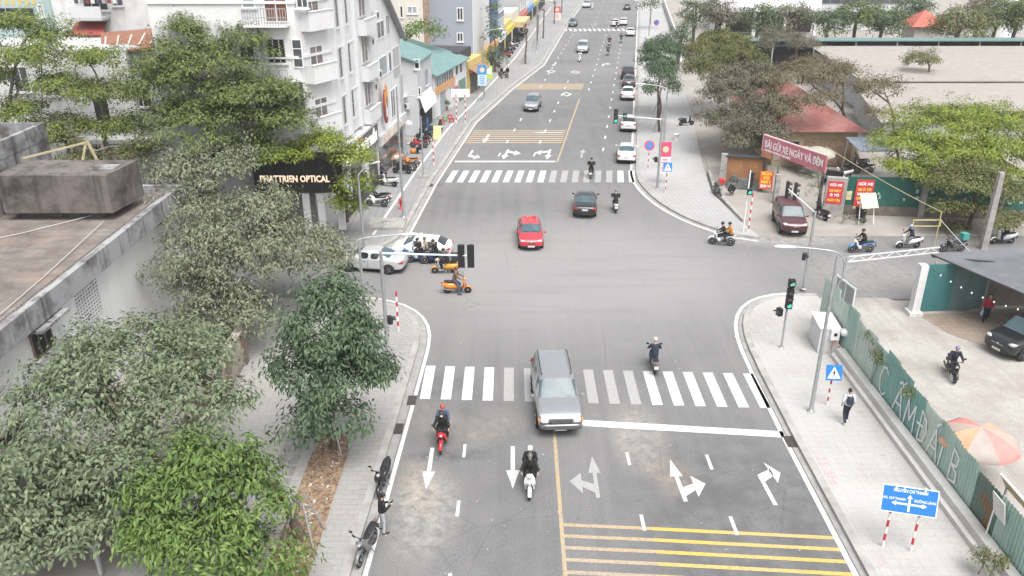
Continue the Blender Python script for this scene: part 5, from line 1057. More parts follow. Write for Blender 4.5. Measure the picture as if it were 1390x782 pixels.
tree('oleander_shrub', 'grey-green oleander shrub at the foot of the pink parking banner', (23.9, 60.3), [lobe(1104, 240, 60, 13, 1, 1.), lobe(1104, 256, 60.2, 12, 1, 1.)], 'dustygreen', 'small', 73, tr=.06, cat='shrub', dens=.35, k=.8)
tree('low_shrub', 'low weedy shrub beside the gate pillar with the red posters', (24.7, 58.6), [(24.9, 58.5, .4, .9, .5, .35), (26, 58.4, .3, .6, .4, .3)], 'dark', 'small', 75, tr=.03, cat='shrub', dens=.3, k=.8)
for i, (px, py, Y, r, leaf, lab) in enumerate([
    (945, 12, 150, 20, 'far', 'dark green tree by the tall lamp at the top of the right pavement'), (925, 38, 135, 13, 'dark', 'clipped dark green tree beside the white gate wall'),
    (975, 15, 140, 24, 'purple', 'greyish tree in front of the long white building'), (1030, 20, 142, 26, 'far', 'green tree before the middle of the long white building'), (1075, 18, 145, 24, 'purple', 'grey-leaved tree under the glazed office block'),
    (1125, 25, 140, 24, 'far', 'bushy green tree right of the glazed office block'), (1165, 15, 142, 24, 'fern', 'dark feathery tree behind the long shed'), (1200, 25, 140, 26, 'far', 'broad green tree left of the small red roof'),
    (1240, 8, 150, 24, 'dark', 'dark tree behind the small red roof'), (1305, 30, 132, 34, 'olive', 'wide olive tree leaning over the long shed roof'), (1355, 20, 140, 26, 'far', 'green tree at the far right before the pale tower'), (1385, 15, 138, 28, 'fern', 'dark tree at the far right edge by the pale tower'), (1335, 5, 150, 22, 'brown', 'brownish tree between the pale tower and the olive tree')]):
    p = pt(px, py, Y)
    tree('background_tree', lab, (p.x, p.y + .5), [lobe(px, py, Y, r, 1.15, .7), lobe(px + r * .6, py + 6, Y - 1, r * .7, 1, .7), lobe(px - r * .6, py + 9, Y + 1, r * .65, 1, .7), lobe(px + r * .2, py + 16, Y - 1.5, r * .75, 1.2, .7)], leaf, 'farleaf', 80 + i, tr=.3, dens=1., group='trees behind the long shed')
print('leaves', NLEAF[0])
# ================================================================== STREET FURNITURE
def zt(p, py): return zat(p[0], p[1], py)
LAMPH = mat('lamp_head', (.60, .61, .62), .4); REDB = mat('red_band', (.50, .03, .04), .5); GREENL = mat('green_light', (.06, .60, .40), .4, emit=.6); DIML = mat('unlit_lens', (.14, .145, .14), .3); COUNT = mat('count_digits', (.25, .85, .65), .4, emit=.5)
def smooth_path(P, n=6):
    P = [Vector(p) for p in P]; Q = [P[0] * 2 - P[1]] + P + [P[-1] * 2 - P[-2]]; out = []
    for i in range(1, len(Q) - 2):
        for k in range(n):
            t = k / n; a, b, c, d = Q[i - 1:i + 3]; out.append(.5 * (2 * b + (c - a) * t + (2 * a - 5 * b + 4 * c - d) * t * t + (3 * b - a - 3 * c + d) * t ** 3))
    return out + [P[-1]]
def lamp_post(label, p, h, arm_dir, reach, z=.14, swan=True, r=.085, head_up=.35, group='street lamps'):
    root = thing('street_lamp', label, 'street lamp', (p[0], p[1], z), 0, group)
    mb = MB(); mb.tube([(0, 0, 0), (0, 0, h * .5), (0, 0, h)], [r * 1.15, r * .95, r * .7], 10); mb.lathe([(r * 2, 0), (r * 2, .05), (r * 1.3, .07), (r * 1.3, .3)], 12); part_local(root, mb, 'pole', GALV)
    u = Vector((arm_dir[0], arm_dir[1], 0)).normalized(); mb = MB()
    if swan: path = [Vector((0, 0, h - 1.7)), -u * .22 + Vector((0, 0, h - 1.35)), -u * .36 + Vector((0, 0, h - .75)), -u * .26 + Vector((0, 0, h - .15)), u * .1 + Vector((0, 0, h + .18)), u * reach * .5 + Vector((0, 0, h + head_up * .85)), u * reach + Vector((0, 0, h + head_up))]
    else: path = [Vector((0, 0, h - .05)), u * reach * .4 + Vector((0, 0, h + head_up * .6)), u * reach + Vector((0, 0, h + head_up))]
    mb.tube(smooth_path(path), .034, 8); part_local(root, mb, 'arm', GALV)
    e = path[-1]; mb = MB(); Mx = Matrix.Translation(e) @ u.to_track_quat('Y', 'Z').to_matrix().to_4x4()
    m2 = MB(); m2.loft([(-.15, 0, .05, .04), (.1, 0, .12, .06), (.55, 0, .14, .06), (.75, -.01, .06, .03)], 10); m2.v = [tuple(Mx @ Vector(v)) for v in m2.v]; part_local(root, m2, 'lamp_head', LAMPH)
    return root
def part_local(root, mb, name, mats, parent=None): return mb.build(name, mats, parent or root)
def signal_head(root, loc, n, face, lit=None, horizontal=False, count=None, name='signal_head'):
    """housing with n lenses; face = heading of the lens side (radians, 0 looks along -Y)"""
    h = link(name, None, root); h.location = loc; h.rotation_euler = (0, 0, face)
    mb = MB(); mb.box((0, 0, 0), (.31, .18, .36 * n + .04)); mb.box((0, .10, 0), (.34, .02, .36 * n + .08)); part_local(h, mb, 'housing', BLACK, h)
    for i in range(n):
        z = (n / 2 - .5 - i) * .36
        mb = MB(); M = Matrix.Translation((0, -.09, z)) @ Matrix.Rotation(R(90), 4, 'X'); mb.lathe([(.13, 0), (.12, .015), (.05, .03), (.005, .032)], 14, M=M); part_local(h, mb, 'lens', GREENL if lit == i else DIML, h)
        mb = MB(); n2 = 10; vs = []
        for k in range(n2 + 1):
            t = math.pi * k / n2
            for y in (-.09, -.26): vs.append((math.cos(t) * .15, y, z + math.sin(t) * .15))
        mb.add(vs, [(2 * k, 2 * k + 1, 2 * k + 3, 2 * k + 2) for k in range(n2)]); part_local(h, mb, 'visor', BLACK, h)
    if count:
        mb = MB(); text_mb(mb, count, frame((0, -.13, 0), (1, 0, 0)), .24, .004); part_local(h, mb, 'count_digits', COUNT, h)
    return h
def striped_post(mb, x, y, h, n, r=.04, z0=0., mi=(0, 1)):
    for i in range(n):
        a, c = h * i / n, h * (i + 1) / n; mb.lathe([(r, a), (r, c)], 10, c=(x, y, z0), mi=mi[0] if i % 2 == 0 else mi[1])
def disc(mb, M, r, th=.03, mi=0, n=24): mb.lathe([(.001, -th), (r, -th), (r, 0), (.001, 0)], n, M=M, mi=mi, smooth=False)
def panel(mb, M, w2, h2, th=.03, mi=0):
    v = [M @ Vector((x, y, z)) for x in (-w2 / 2, w2 / 2) for y in (-h2 / 2, h2 / 2) for z in (-th, 0)]
    mb.add(v, [(0, 1, 3, 2), (4, 6, 7, 5), (0, 4, 5, 1), (2, 3, 7, 6), (0, 2, 6, 4), (1, 5, 7, 3)], mi)
def flat(mb, M, pts, z, mi): mb.add([M @ Vector((x, y, z)) for x, y in pts], [tuple(range(len(pts)))], mi)
# lamps
p = at(1100, 562); lamp_post('street lamp with a swan-neck arm on the right pavement beside the crossing sign', p, zt(p, 352), (-1, .1), 1.9)
p = at(497, 448); lamp_post('street lamp with a swan-neck arm behind the dark street tree', p, zt(p, 332), (1, .1), 2.4)
p = (-10.2, 53.0); lamp_post('street lamp at the corner below the optical shop', p, zt(p, 240), (.5, .6), 1.2, swan=False, head_up=.5)
p = at(548, 298); lamp_post('tall street lamp on the shop pavement beside the red hydrant', p, zt(p, 138), (1, .1), 2.0, swan=False)
p = at(898, 230); lamp_post('street lamp behind the far traffic signal with its head over the parked cars', p, zt(p, 122), (-1, .05), 2.1, swan=False)
p = at(657, 138); lamp_post('far street lamp behind the blue and white banner', p, zt(p, 45), (1, .05), 1.9, swan=False)
p = at(880, 60); lamp_post('street lamp by the distant side street on the right', p, zt(p, 5), (-1, 0), 2.3, swan=False)
p = at(949, 43); lamp_post('lamp on a leaning white pole at the garden wall far right', p, zt(p, 5), (1, 0), .4, swan=False)
p = at(728, 72); lamp_post('slim street lamp between the bare trees on the far left pavement', p, zt(p, 5), (1, 0), 2.0, swan=False)
p = at(575, 243); r_ = thing('plain_pole', 'thin plain steel pole on a slab at the far left zebra crossing', 'pole', (p[0], p[1], .14)); mb = MB().tube([(0, 0, 0), (0, 0, zt(p, 160))], .06, 8); part_local(r_, mb, 'pole', GALV); mb = MB().box((0, 0, .1), (.9, .7, .2)); part_local(r_, mb, 'base_slab', CONC)
# signals
p = at(527, 488); H1 = zt(p, 345); r_ = thing('traffic_signal', 'traffic signal with a long arm and backs of two heads at the near left corner', 'traffic light', (p[0], p[1], .14), group='traffic signals')
part_local(r_, MB().tube([(0, 0, 0), (0, 0, H1)], [.11, .085], 10).lathe([(.2, 0), (.2, .04), (.13, .06)], 10), 'pole', GALV); e = Vector(at(634, 352, H1)) - Vector(p)
part_local(r_, MB().tube([(0, 0, H1 - .1), (e.x, e.y, H1 + .05)], [.06, .045], 8), 'arm', POLEW)
for k in (-1, 1): signal_head(r_, (e.x - .05 + k * .23, e.y + .1, H1), 3, S)
signal_head(r_, (.22, .1, 2.1), 1, R(120), name='pedestrian_head')
p = at(1060, 475); H1 = zt(p, 380); r_ = thing('traffic_signal', 'traffic signal showing green with a countdown on the near right corner', 'traffic light', (p[0], p[1], .14), group='traffic signals')
part_local(r_, MB().tube([(0, 0, 0), (0, 0, H1)], .06, 10).lathe([(.15, 0), (.15, .04), (.08, .06)], 10), 'pole', GALV)
signal_head(r_, (.0, -.16, H1 - 1.12), 3, 0, lit=2); signal_head(r_, (.0, -.16, H1 - .27), 1, 0, count='20', name='countdown_head'); signal_head(r_, (-.35, .1, H1 - 2.0), 1, R(-70), name='pedestrian_head')
p = at(1090, 395); H1 = zt(p, 290); r_ = thing('traffic_signal', 'traffic signal with an arm reaching away over the side road', 'traffic light', (p[0], p[1], .14), group='traffic signals')
part_local(r_, MB().tube([(0, 0, 0), (0, 0, H1)], [.10, .075], 10).lathe([(.2, 0), (.2, .04), (.12, .06)], 10), 'pole', GALV); e = Vector(at(1068, 258, H1)) - Vector(p)
part_local(r_, MB().tube([(0, 0, H1 - .1), (e.x, e.y, H1)], [.055, .045], 8), 'arm', POLEW)
for k in (0, 1): signal_head(r_, (e.x + k * .42, e.y - .1 - k * .3, H1 - .1), 3, R(75))
signal_head(r_, (-.2, .1, 2.1), 1, R(60), name='pedestrian_head')
p = at(892, 258); H1 = zt(p, 163); r_ = thing('traffic_signal', 'traffic signal with green light and countdown on a horizontal arm at the far right corner', 'traffic light', (p[0], p[1], .14), group='traffic signals')
part_local(r_, MB().tube([(0, 0, 0), (0, 0, H1)], [.11, .08], 10).lathe([(.2, 0), (.2, .04), (.12, .06)], 10), 'pole', GALV); e = Vector(at(834, 159, H1)) - Vector(p)
part_local(r_, MB().tube([(0, 0, H1 - .1), (e.x, e.y, H1)], [.06, .045], 8), 'arm', POLEW)
signal_head(r_, (e.x + .1, e.y - .15, H1 - .05), 3, 0, lit=2); signal_head(r_, (e.x + .85, e.y - .15, H1), 1, 0, count='20', name='countdown_head'); signal_head(r_, (-.3, .0, 2.5), 1, R(-80), name='pedestrian_head')
p = at(1013, 318); r_ = thing('traffic_signal', 'low traffic signal post with red and white bands beside the yard entrance', 'traffic light', (p[0], p[1], .1), group='traffic signals')
mb = MB(); striped_post(mb, .12, 0, 3.0, 10, .05); mb.tube([(-.2, .15, 0), (-.2, .15, 4.6)], .05, 8, mi=0); part_local(r_, mb, 'post', [WHITE, REDB]); signal_head(r_, (-.05, .3, 3.9), 3, R(110)); signal_head(r_, (-.15, -.05, 3.1), 1, 0, lit=0, name='pedestrian_head')
# striped bollard posts
for px, py, top, n, lab in ((541, 452, 399, 8, 'red and white striped marker post on the near left corner'), (589, 226, 190, 8, 'red and white striped post with an orange cap on the shop pavement')):
    p = at(px, py); h = zt(p, top); mb = MB(); striped_post(mb, 0, 0, h, n, .055); o = mb.build('marker_post', [WHITE, REDB]); o.location = (p[0], p[1], .14); tag(o, lab, 'marker post')
# direction board
p, q = at(1197, 746), at(1235, 752); r_ = thing('direction_sign', 'blue street direction board with white arrows on two red and white posts', 'road sign', (p[0], p[1], .14))
q = Vector((q[0] - p[0], q[1] - p[1], 0)); ln = q.length; u = q.normalized()
for k in (0, 1): mb = MB(); striped_post(mb, u.x * ln * k, u.y * ln * k, 2.75, 9, .045); part_local(r_, mb, 'post', [WHITE, REDB])
M = frame(u * ln * .5 + Vector((u.y * .06, -u.x * .06 - .06, 2.22)), u, (0, .30, 1)); mb = MB(); panel(mb, M, 1.82, .98, .03, 1); panel(mb, M @ Matrix.Translation((0, 0, .004)), 1.76, .92, .02, 0)
ar = [(-.035, -.40), (.035, -.40), (.035, -.17), (.42, -.17), (.42, -.22), (.58, -.135), (.42, -.05), (.42, -.1), (.035, -.1), (.035, .08), (.09, .08), (0, .22), (-.09, .08), (-.035, .08), (-.035, -.1), (-.42, -.1), (-.42, -.05), (-.58, -.135), (-.42, -.22), (-.42, -.17), (-.035, -.17)]
flat(mb, M, ar, .008, 1); text_mb(mb, 'NGUYỄN CHÍ THANH', M @ Matrix.Translation((0, .33, .008)), .16, .003, 1, .003, width=1.1); text_mb(mb, 'NG. CHÍ THANH', M @ Matrix.Translation((-.50, .02, .008)), .13, .003, 1, .002, width=.74); text_mb(mb, 'ĐƯỜNG LÁNG', M @ Matrix.Translation((.50, .02, .008)), .13, .003, 1, .002, width=.70); part_local(r_, mb, 'board', [BLUES, WHITE])
# pedestrian crossing signs
def walker(mb, M, s, mi):
    for pl in ([(-.05, .28), (.05, .28), (.05, .38), (-.05, .38)], [(-.06, .02), (.05, .02), (.06, .26), (-.05, .26)], [(-.04, .02), (.01, .02), (-.12, -.28), (-.19, -.28)], [(0, .02), (.05, .02), (.17, -.28), (.10, -.28)], [(.05, .24), (.17, .10), (.14, .06), (.03, .18)], [(-.05, .24), (-.17, .08), (-.13, .05), (-.03, .18)]): flat(mb, M, [(x * s, y * s) for x, y in pl], .012, mi)
for px, py, top, rz, lab in ((1122, 553, 497, -.05, 'blue square pedestrian crossing sign on a striped post by the green fence'), (903, 264, 222, 0, 'blue square pedestrian crossing sign under the pink banner at the far right corner')):
    p = at(px, py); h = zt(p, top) - .1; r_ = thing('crossing_sign', lab, 'road sign', (p[0], p[1], .14), rz, 'pedestrian crossing signs'); mb = MB(); striped_post(mb, 0, 0, h - .3, 8, .042); part_local(r_, mb, 'post', [WHITE, REDB])
    M = frame((0, -.16, h - .30), (1, 0, 0), (0, .3, 1)); mb = MB(); panel(mb, M, .72, .72, .03, 0); flat(mb, M, [(-.30, -.27), (.30, -.27), (0, .29)], .006, 1); walker(mb, M @ Matrix.Translation((0, -.08, 0)), .55, 2); part_local(r_, mb, 'board', [BLUES, WHITE, BLACK])
p = at(879, 234); r_ = thing('no_parking_sign', 'round red and blue no-parking sign beside the parked white sedan', 'road sign', (p[0], p[1], .14)); h = zt(p, 195); mb = MB(); striped_post(mb, 0, 0, h - .4, 8, .04); part_local(r_, mb, 'post', [WHITE, REDB])
M = frame((0, -.06, h - .3), (1, 0, 0), (0, .3, 1)); mb = MB(); disc(mb, M, .46, .03, 0); disc(mb, M @ Matrix.Translation((0, 0, .006)), .36, .004, 1); flat(mb, M, [(-.27, .22), (-.22, .27), (.27, -.22), (.22, -.27)], .010, 0); part_local(r_, mb, 'board', [REDP, BLUES])
for px, py, top, lab, sh in ((890, 46, 28, 'small round sign on the distant right pavement', 0), (931, 48, 26, 'small orange triangular sign on the distant right pavement', 1)):
    p = at(px, py); h = zt(p, top); r_ = thing('warning_sign', lab, 'road sign', (p[0], p[1], .14)); mb = MB(); striped_post(mb, 0, 0, h - .4, 8, .05); part_local(r_, mb, 'post', [WHITE, REDB]); M = frame((0, -.07, h - .5), (1, 0, 0)); mb = MB()
    if sh: flat(mb, M, [(-.6, .4), (0, -.6), (.6, .4)], 0, 0); flat(mb, M @ Matrix.Translation((0, 0, -.02)), [(-.6, .4), (.6, .4), (0, -.6)], 0, 0)
    else: disc(mb, M, .55, .03, 1); disc(mb, M @ Matrix.Translation((0, 0, .006)), .42, .004, 2)
    part_local(r_, mb, 'board', [mat('orange_red', (.62, .16, .05), .5), REDP, BLUES])
# vertical street banners
for px, py, y0, y1, wd, top, lab, c1, c2 in ((900, 252, 195, 238, .95, 0, 'vertical pink and white banner hung on the far right signal pole', (.60, .08, .16), (.70, .66, .68)), (655, 140, 90, 118, 1.1, 0, 'vertical blue and white banner on the far left pavement', (.06, .25, .58), (.50, .64, .74)), (756, 33, 10, 28, 1.5, 0, 'vertical red and white banner far up the left pavement', (.55, .07, .12), (.72, .68, .60)), (880, 62, 52, 68, 1.3, 0, 'vertical blue banner by the distant side street', (.06, .25, .6), (.2, .42, .68))):
    p = at(px, py); za, zb = zt(p, y0), max(.8, zt(p, y1)); r_ = thing('street_banner', lab, 'banner', (p[0], p[1], .14), 0, 'vertical street banners'); mb = MB(); mb.tube([(-wd * .5, .03, 0), (-wd * .5, .03, za + .2)], .03, 6); part_local(r_, mb, 'pole', GALV)
    M = frame((0, 0, (za + zb) / 2), (1, 0, 0)); hh = za - zb; mb = MB(); panel(mb, M, wd, hh, .02, 1); panel(mb, M @ Matrix.Translation((.0, hh * .27, .006)), wd, hh * .46, .004, 0); disc(mb, M @ Matrix.Translation((0, hh * .27, .014)), wd * .28, .004, 2, 14)
    for k in range(5): panel(mb, M @ Matrix.Translation((0, -hh * (.06 + .085 * k), .012)), wd * (.6 if k % 2 else .45), hh * .03, .004, 0)
    part_local(r_, mb, 'cloth', [mat('banner_%02d_%02d' % (int(c1[0] * 99), int(c1[2] * 99)), c1, .7, var=.1), mat('banner_pale_%02d' % int(c2[0] * 99), c2, .7), mat('emblem_gold', (.70, .55, .35), .6)])
p = at(620, 169); r_ = thing('back_of_sign', 'white sign board seen from behind on two striped posts on the shop pavement', 'road sign', (p[0], p[1], .14)); q = Vector(at(632, 169)) - Vector(p)
for k in (0, 1): mb = MB(); striped_post(mb, q.x * k, q.y * k, zt(p, 130), 10, .05); part_local(r_, mb, 'post', [WHITE, REDB])
mb = MB(); mb.box((q.x / 2, .05, zt(p, 128) - .02), (2.0, .05, .9)); part_local(r_, mb, 'board', WHITE)
# hydrant, slab, cabinet
p = at(545, 286); r_ = thing('fire_hydrant', 'red fire hydrant beside the tall lamp on the shop pavement', 'hydrant', (p[0], p[1], .14), sc=1.15); mb = MB(); mb.lathe([(.16, 0), (.16, .06), (.10, .08), (.10, .55), (.14, .58), (.13, .68), (.08, .76), (.03, .80)], 14); part_local(r_, mb, 'barrel', REDP)
for k in (-1, 1): mb = MB(); mb.tube([(k * .08, 0, .45), (k * .2, 0, .45)], [.06, .065], 10); part_local(r_, mb, 'outlet', REDP)
p = at(526, 308); mb = MB().box((0, 0, .1), (2.7, 2.2, .2)).lathe([(.42, .2), (.42, .215), (.01, .215)], 16, mi=1); o = mb.build('manhole_slab', [CONC, mat('pale_cover', (.33, .32, .30), .9)]); o.location = (p[0], p[1], .14); tag(o, 'raised concrete slab with a round cover on the corner pavement', 'slab')
p = at(1113, 482); r_ = thing('utility_cabinet', 'white utility cabinet with a meter box in front of the green fence', 'cabinet', (p[0] + .35, p[1] + .5, .14), -.05)
mb = MB(); mb.box((0, .3, .72), (1.0, 1.7, 1.4)); part_local(r_, mb, 'housing', mat('pale_grey_cabinet', (.55, .55, .55), .5, var=.08)); mb = MB(); mb.add([(-.55, -.6, 1.43), (.55, -.6, 1.43), (.55, 1.2, 1.55), (-.55, 1.2, 1.55)], [(0, 1, 2, 3)]); mb.box((0, .3, 1.42), (1.1, 1.8, .02)); part_local(r_, mb, 'lid', WHITE)
mb = MB(); mb.box((.2, -.68, 1.15), (.42, .2, .55)); mt = part_local(r_, mb, 'meter_box', WHITE); mb = MB(); mb.box((.2, -.79, 1.2), (.16, .02, .16)); part_local(r_, mb, 'meter_window', BLACK, mt)
mb = MB(); mb.lathe([(.03, 1.0), (.24, 1.05), (.27, 1.18), (.24, 1.3), (.03, 1.36)], 14, c=(.72, -.62, .1)); part_local(r_, mb, 'round_cover', WHITE); mb = MB(); mb.tube([(.2, -.72, .9), (.1, -.8, .5), (.12, -.95, .1), (.3, -1.1, .05)], .035, 6); part_local(r_, mb, 'conduit', mat('orange_conduit', (.50, .18, .08), .6))
p = at(1130, 478); mb = MB(); mb.box((0, 0, .10), (.5, .32, .2)); mb.box((0, 0, .225), (.4, .24, .04)); o = mb.build('toolbox', REDP); o.location = (p[0], p[1], .14); tag(o, 'small red box on the pavement below the white utility cabinet', 'box')
# concrete poles
p = at(1334, 338); r_ = thing('concrete_pole', 'pale square concrete pole standing by the side road at the right', 'pole', (p[0], p[1], 0)); mb = MB(); h = zt(p, 234); mb.add([(x * k, y * k, z) for z, k in ((0, .22), (h, .16)) for x, y in ((-1, -1), (1, -1), (1, 1), (-1, 1))], [(0, 1, 5, 4), (1, 2, 6, 5), (2, 3, 7, 6), (3, 0, 4, 7), (4, 5, 6, 7)]); part_local(r_, mb, 'shaft', CONC)
p = at(1142, 232); r_ = thing('white_post', 'tall thin pale post inside the parking yard', 'pole', (p[0], p[1], 0)); mb = MB().tube([(0, 0, 0), (.15, 0, zt(p, 188))], .07, 6); part_local(r_, mb, 'shaft', CONC)
p = at(1268, 334); h = zt(p, 288); r_ = thing('yellow_barrier_post', 'thin yellow post with a guy cable and a yellow hanging frame by the side road', 'barrier', (p[0], p[1], 0)); mb = MB().tube([(0, 0, 0), (0, 0, h)], .04, 6); part_local(r_, mb, 'post', mat('pale_yellow', (.55, .47, .22), .6)); mb = MB()
for a, c in (((-1.7, .5), (0.2, .5)), ((-1.7, .95), (.2, .95))): mb.bar((a[0], .2, a[1] + .9), (c[0], .2, c[1] + .9), .06)
for x in (-1.7, .2): mb.bar((x, .2, 1.37), (x, .2, 1.88), .06)
part_local(r_, mb, 'hanging_frame', mat('pale_yellow', (.55, .47, .22)))
def cable(label, a, c, sag, r=.02, m=None, name='overhead_cable'):
    a, c = Vector(a), Vector(c); mb = MB(); mb.tube([a.lerp(c, t / 14) - Vector((0, 0, sag * 4 * (t / 14) * (1 - t / 14))) for t in range(15)], r, 5); o = mb.build(name, m or mat('cable_yellow', (.42, .38, .22), .7)); tag(o, label, 'cable')
cable('pale yellow cable slanting from the parking banner down to the thin yellow post', (24.2, 62.5, 4.9), (p[0], p[1], h), .15, .028)
cable('white rope from the yellow post down over the tarpaulin roof', (p[0], p[1], h * .8), (26.6, 39.6, 3.0), .25, .022, POLEW)
a, c = Vector((23.6, 42.9, 2.9)), Vector((27.6, 37.6, 2.5)); r_ = thing('string_lights', 'sagging string of small white bulbs across the front of the tarpaulin shed', 'string lights', (a.x, a.y, 0)); mb = MB(); pts_ = [a.lerp(c, t / 11) - Vector((a.x, a.y, .5 * 4 * (t / 11) * (1 - t / 11))) for t in range(12)]; mb.tube(pts_, .012, 4); part_local(r_, mb, 'wire', BLACK)
for q in pts_[1:-1]: mb = MB(); mb.lathe([(.01, -.09), (.05, -.05), (.045, 0), (.02, .03)], 8, c=q); part_local(r_, mb, 'bulb', WHITE)
# parasols
def parasol(label, p, r, h, mats, n=8, z=0., tilt=0.):
    root = thing('parasol', label, 'parasol', (p[0], p[1], z), 0, 'parasols'); mb = MB(); mb.tube([(0, 0, 0), (0, 0, h)], .025, 6); mb.lathe([(.28, 0), (.28, .08), (.05, .12)], 12); part_local(root, mb, 'pole', POLEW); mb = MB()
    for i in range(n):
        t0, t1 = 2 * math.pi * i / n, 2 * math.pi * (i + 1) / n; rows = []
        for k in range(6):
            f = k / 5; rr = r * f; zz = h - .55 * r * .5 * f * f - .12 * f; row = []
            for j in range(5):
                t = t0 + (t1 - t0) * j / 4; sc_ = 1 - .06 * math.sin(math.pi * j / 4) * f; row.append((math.cos(t) * rr * sc_, math.sin(t) * rr * sc_, zz - .05 * f * math.sin(math.pi * j / 4)))
            rows.append(row)
        e_ = [(x, y, z_ - .16) for x, y, z_ in rows[-1]]; rows.append(e_)
        mb.add([v for row in rows for v in row], [(k * 5 + j, k * 5 + j + 1, k * 5 + j + 6, k * 5 + j + 5) for k in range(6) for j in range(4)], i % len(mats), True)
    part_local(root, mb, 'canopy', mats)
    mb = MB()
    for i in range(n): t0 = 2 * math.pi * i / n; mb.bar((0, 0, h - .1), (math.cos(t0) * r * .97, math.sin(t0) * r * .97, h - .275 * r - .14), .015)
    part_local(root, mb, 'ribs', GALV); return root
parasol('large faded orange, grey and pink parasol in the alley behind the green fence', at(1330, 590, 2.1), 1.55, 2.45, [mat('parasol_orange', (.52, .31, .20), .8, var=.1), mat('parasol_grey', (.36, .31, .28), .8, var=.1), mat('parasol_pink', (.60, .22, .20), .8, var=.1), mat('parasol_taupe', (.38, .30, .26), .8)])
PB = [mat('parasol_beige', (.36, .35, .29), .85, var=.12)]
parasol('faded beige parasol in front of the red tiled house', at(1110, 205, 2.2), 1.6, 2.6, PB); parasol('small yellowish parasol behind the pink banner', at(1093, 203, 2.0), 1.3, 2.3, [mat('parasol_straw', (.42, .35, .22), .85, var=.15)])
# shop clutter on the left pavement
CHO = mat('orange_plastic', (.62, .20, .03), .45); CHG = mat('green_plastic', (.10, .42, .12), .45); CHR = mat('red_plastic', (.55, .06, .07), .45)
def stool(label, p, m, n=1, group='plastic stools outside the shop'):
    root = thing('plastic_stool', label, 'stool', (p[0], p[1], .14), 0, group)
    mb = MB(); mb.lathe([(.17, .40), (.19, .43), (.19, .45), (.01, .45)], 14); part_local(root, mb, 'seat', m)
    for sx in (-1, 1):
        for sy in (-1, 1): mb = MB(); mb.bar((sx * .12, sy * .12, .41), (sx * .18, sy * .18, 0), .05); part_local(root, mb, 'leg', m)
    return root
p = at(566, 182)
for i in range(7): o = stool('orange plastic stool number up the tall stack outside the grey shophouse' if 0 else ['lowest', 'second lowest', 'third lowest', 'middle', 'third highest', 'second highest', 'topmost'][i] + ' orange plastic stool in the stack outside the grey shophouse', p, CHO, group='stacked orange stools'); o.location.z = .14 + i * .17; o.rotation_euler.z = i * .3; o.scale = (1.25, 1.25, 1)
for px, py, m, l in ((604, 166, CHG, 'green plastic stool beside the low plants outside the shop'), (611, 164, CHR, 'red plastic stool outside the long teal-roofed shop'), (600, 170, CHR, 'dark red plastic stool beside the blue barrel'), (613, 168, CHR, 'pinkish-red plastic stool nearest the striped sign posts'), (566, 160, CHG, 'green plastic stool by the dark shop opening')): stool(l, at(px, py), m).scale = (1.5, 1.5, 1.2)
p = at(577, 174); r_ = thing('blue_barrel', 'blue plastic barrel on the shop pavement', 'barrel', (p[0], p[1], .14)); mb = MB(); mb.lathe([(.30, 0), (.36, .1), (.37, .5), (.36, .9), (.30, 1.02), (.31, 1.06), (.01, 1.06)], 16); part_local(r_, mb, 'drum', mat('blue_plastic', (.04, .20, .50), .4)); mb = MB().lathe([(.1, 1.061), (.1, 1.1), (.01, 1.1)], 10); part_local(r_, mb, 'lid', mat('blue_lid', (.05, .25, .55), .4))
p = at(594, 190); r_ = thing('folding_board', 'pale yellow folding board standing among the parked motorbikes', 'sign board', (p[0], p[1], .14)); mb = MB(); mb.add([(-.4, -.3, 0), (.4, -.3, 0), (.4, 0, 1.35), (-.4, 0, 1.35), (-.4, .3, 0), (.4, .3, 0)], [(0, 1, 2, 3), (3, 2, 5, 4), (0, 3, 4), (1, 5, 2)]); part_local(r_, mb, 'board', mat('pale_yellow_board', (.60, .60, .30), .6)); mb = MB(); M = frame((0, -.17, .72), (1, 0, 0), (0, .22, 1)); panel(mb, M, .4, .7, .01); part_local(r_, mb, 'poster', mat('green_yellow_print', (.35, .5, .1), .6, col2=(.7, .7, .5), vscale=5))
p = at(664, 108); mb = MB(); mb.box((0, 0, .9), (.9, .15, 1.8)); mb.box((0, -.09, 1.1), (.6, .02, .9), mi=1); o = mb.build('shop_board', [mat('lime_board', (.42, .60, .12), .5), WHITE]); o.location = (p[0], p[1], .14); tag(o, 'lime-green upright shop board near the blue and white banner', 'sign board')
r_ = thing('bakery_table', 'wooden table of packets outside the optical shop', 'table', (*at(540, 226), .14)); mb = MB(); mb.box((0, 0, .78), (.9, 1.8, .06)); part_local(r_, mb, 'tabletop', mat('ply_top', (.45, .30, .16), .6))
for sx in (-1, 1):
    for sy in (-1, 1): mb = MB(); mb.box((sx * .38, sy * .8, .38), (.06, .06, .74)); part_local(r_, mb, 'leg', mat('ply_top', (.45, .3, .16)))
for i, l in enumerate(('white packet', 'orange packet', 'brown packet')): mb = MB(); mb.loft([(-.25, .12, .2, .1), (0, .14, .26, .13), (.25, .12, .2, .1)], 8); o = mb.build('packet', [WHITE, CHO, mat('brown_packet', (.3, .18, .1), .6)][i]); o.location = (*Vector(at(540, 226)) + Vector((0, -.55 + i * .55)), .95); tag(o, l + ' lying on the table outside the optical shop', 'packet')
p = at(561, 210); mb = MB(); mb.lathe([(.10, 0), (.28, .08), (.30, .25), (.22, .4), (.05, .48)], 12); o = mb.build('orange_lantern', CHO); o.location = (p[0], p[1], .14); tag(o, 'round orange lantern on the pavement beside the red motorbike', 'lantern')
p = at(563, 150); parasol('folded white parasol outside the grey shophouse', at(556, 195), .35, 2.4, [mat('white_canvas', (.72, .72, .73))])
mb = MB(); 
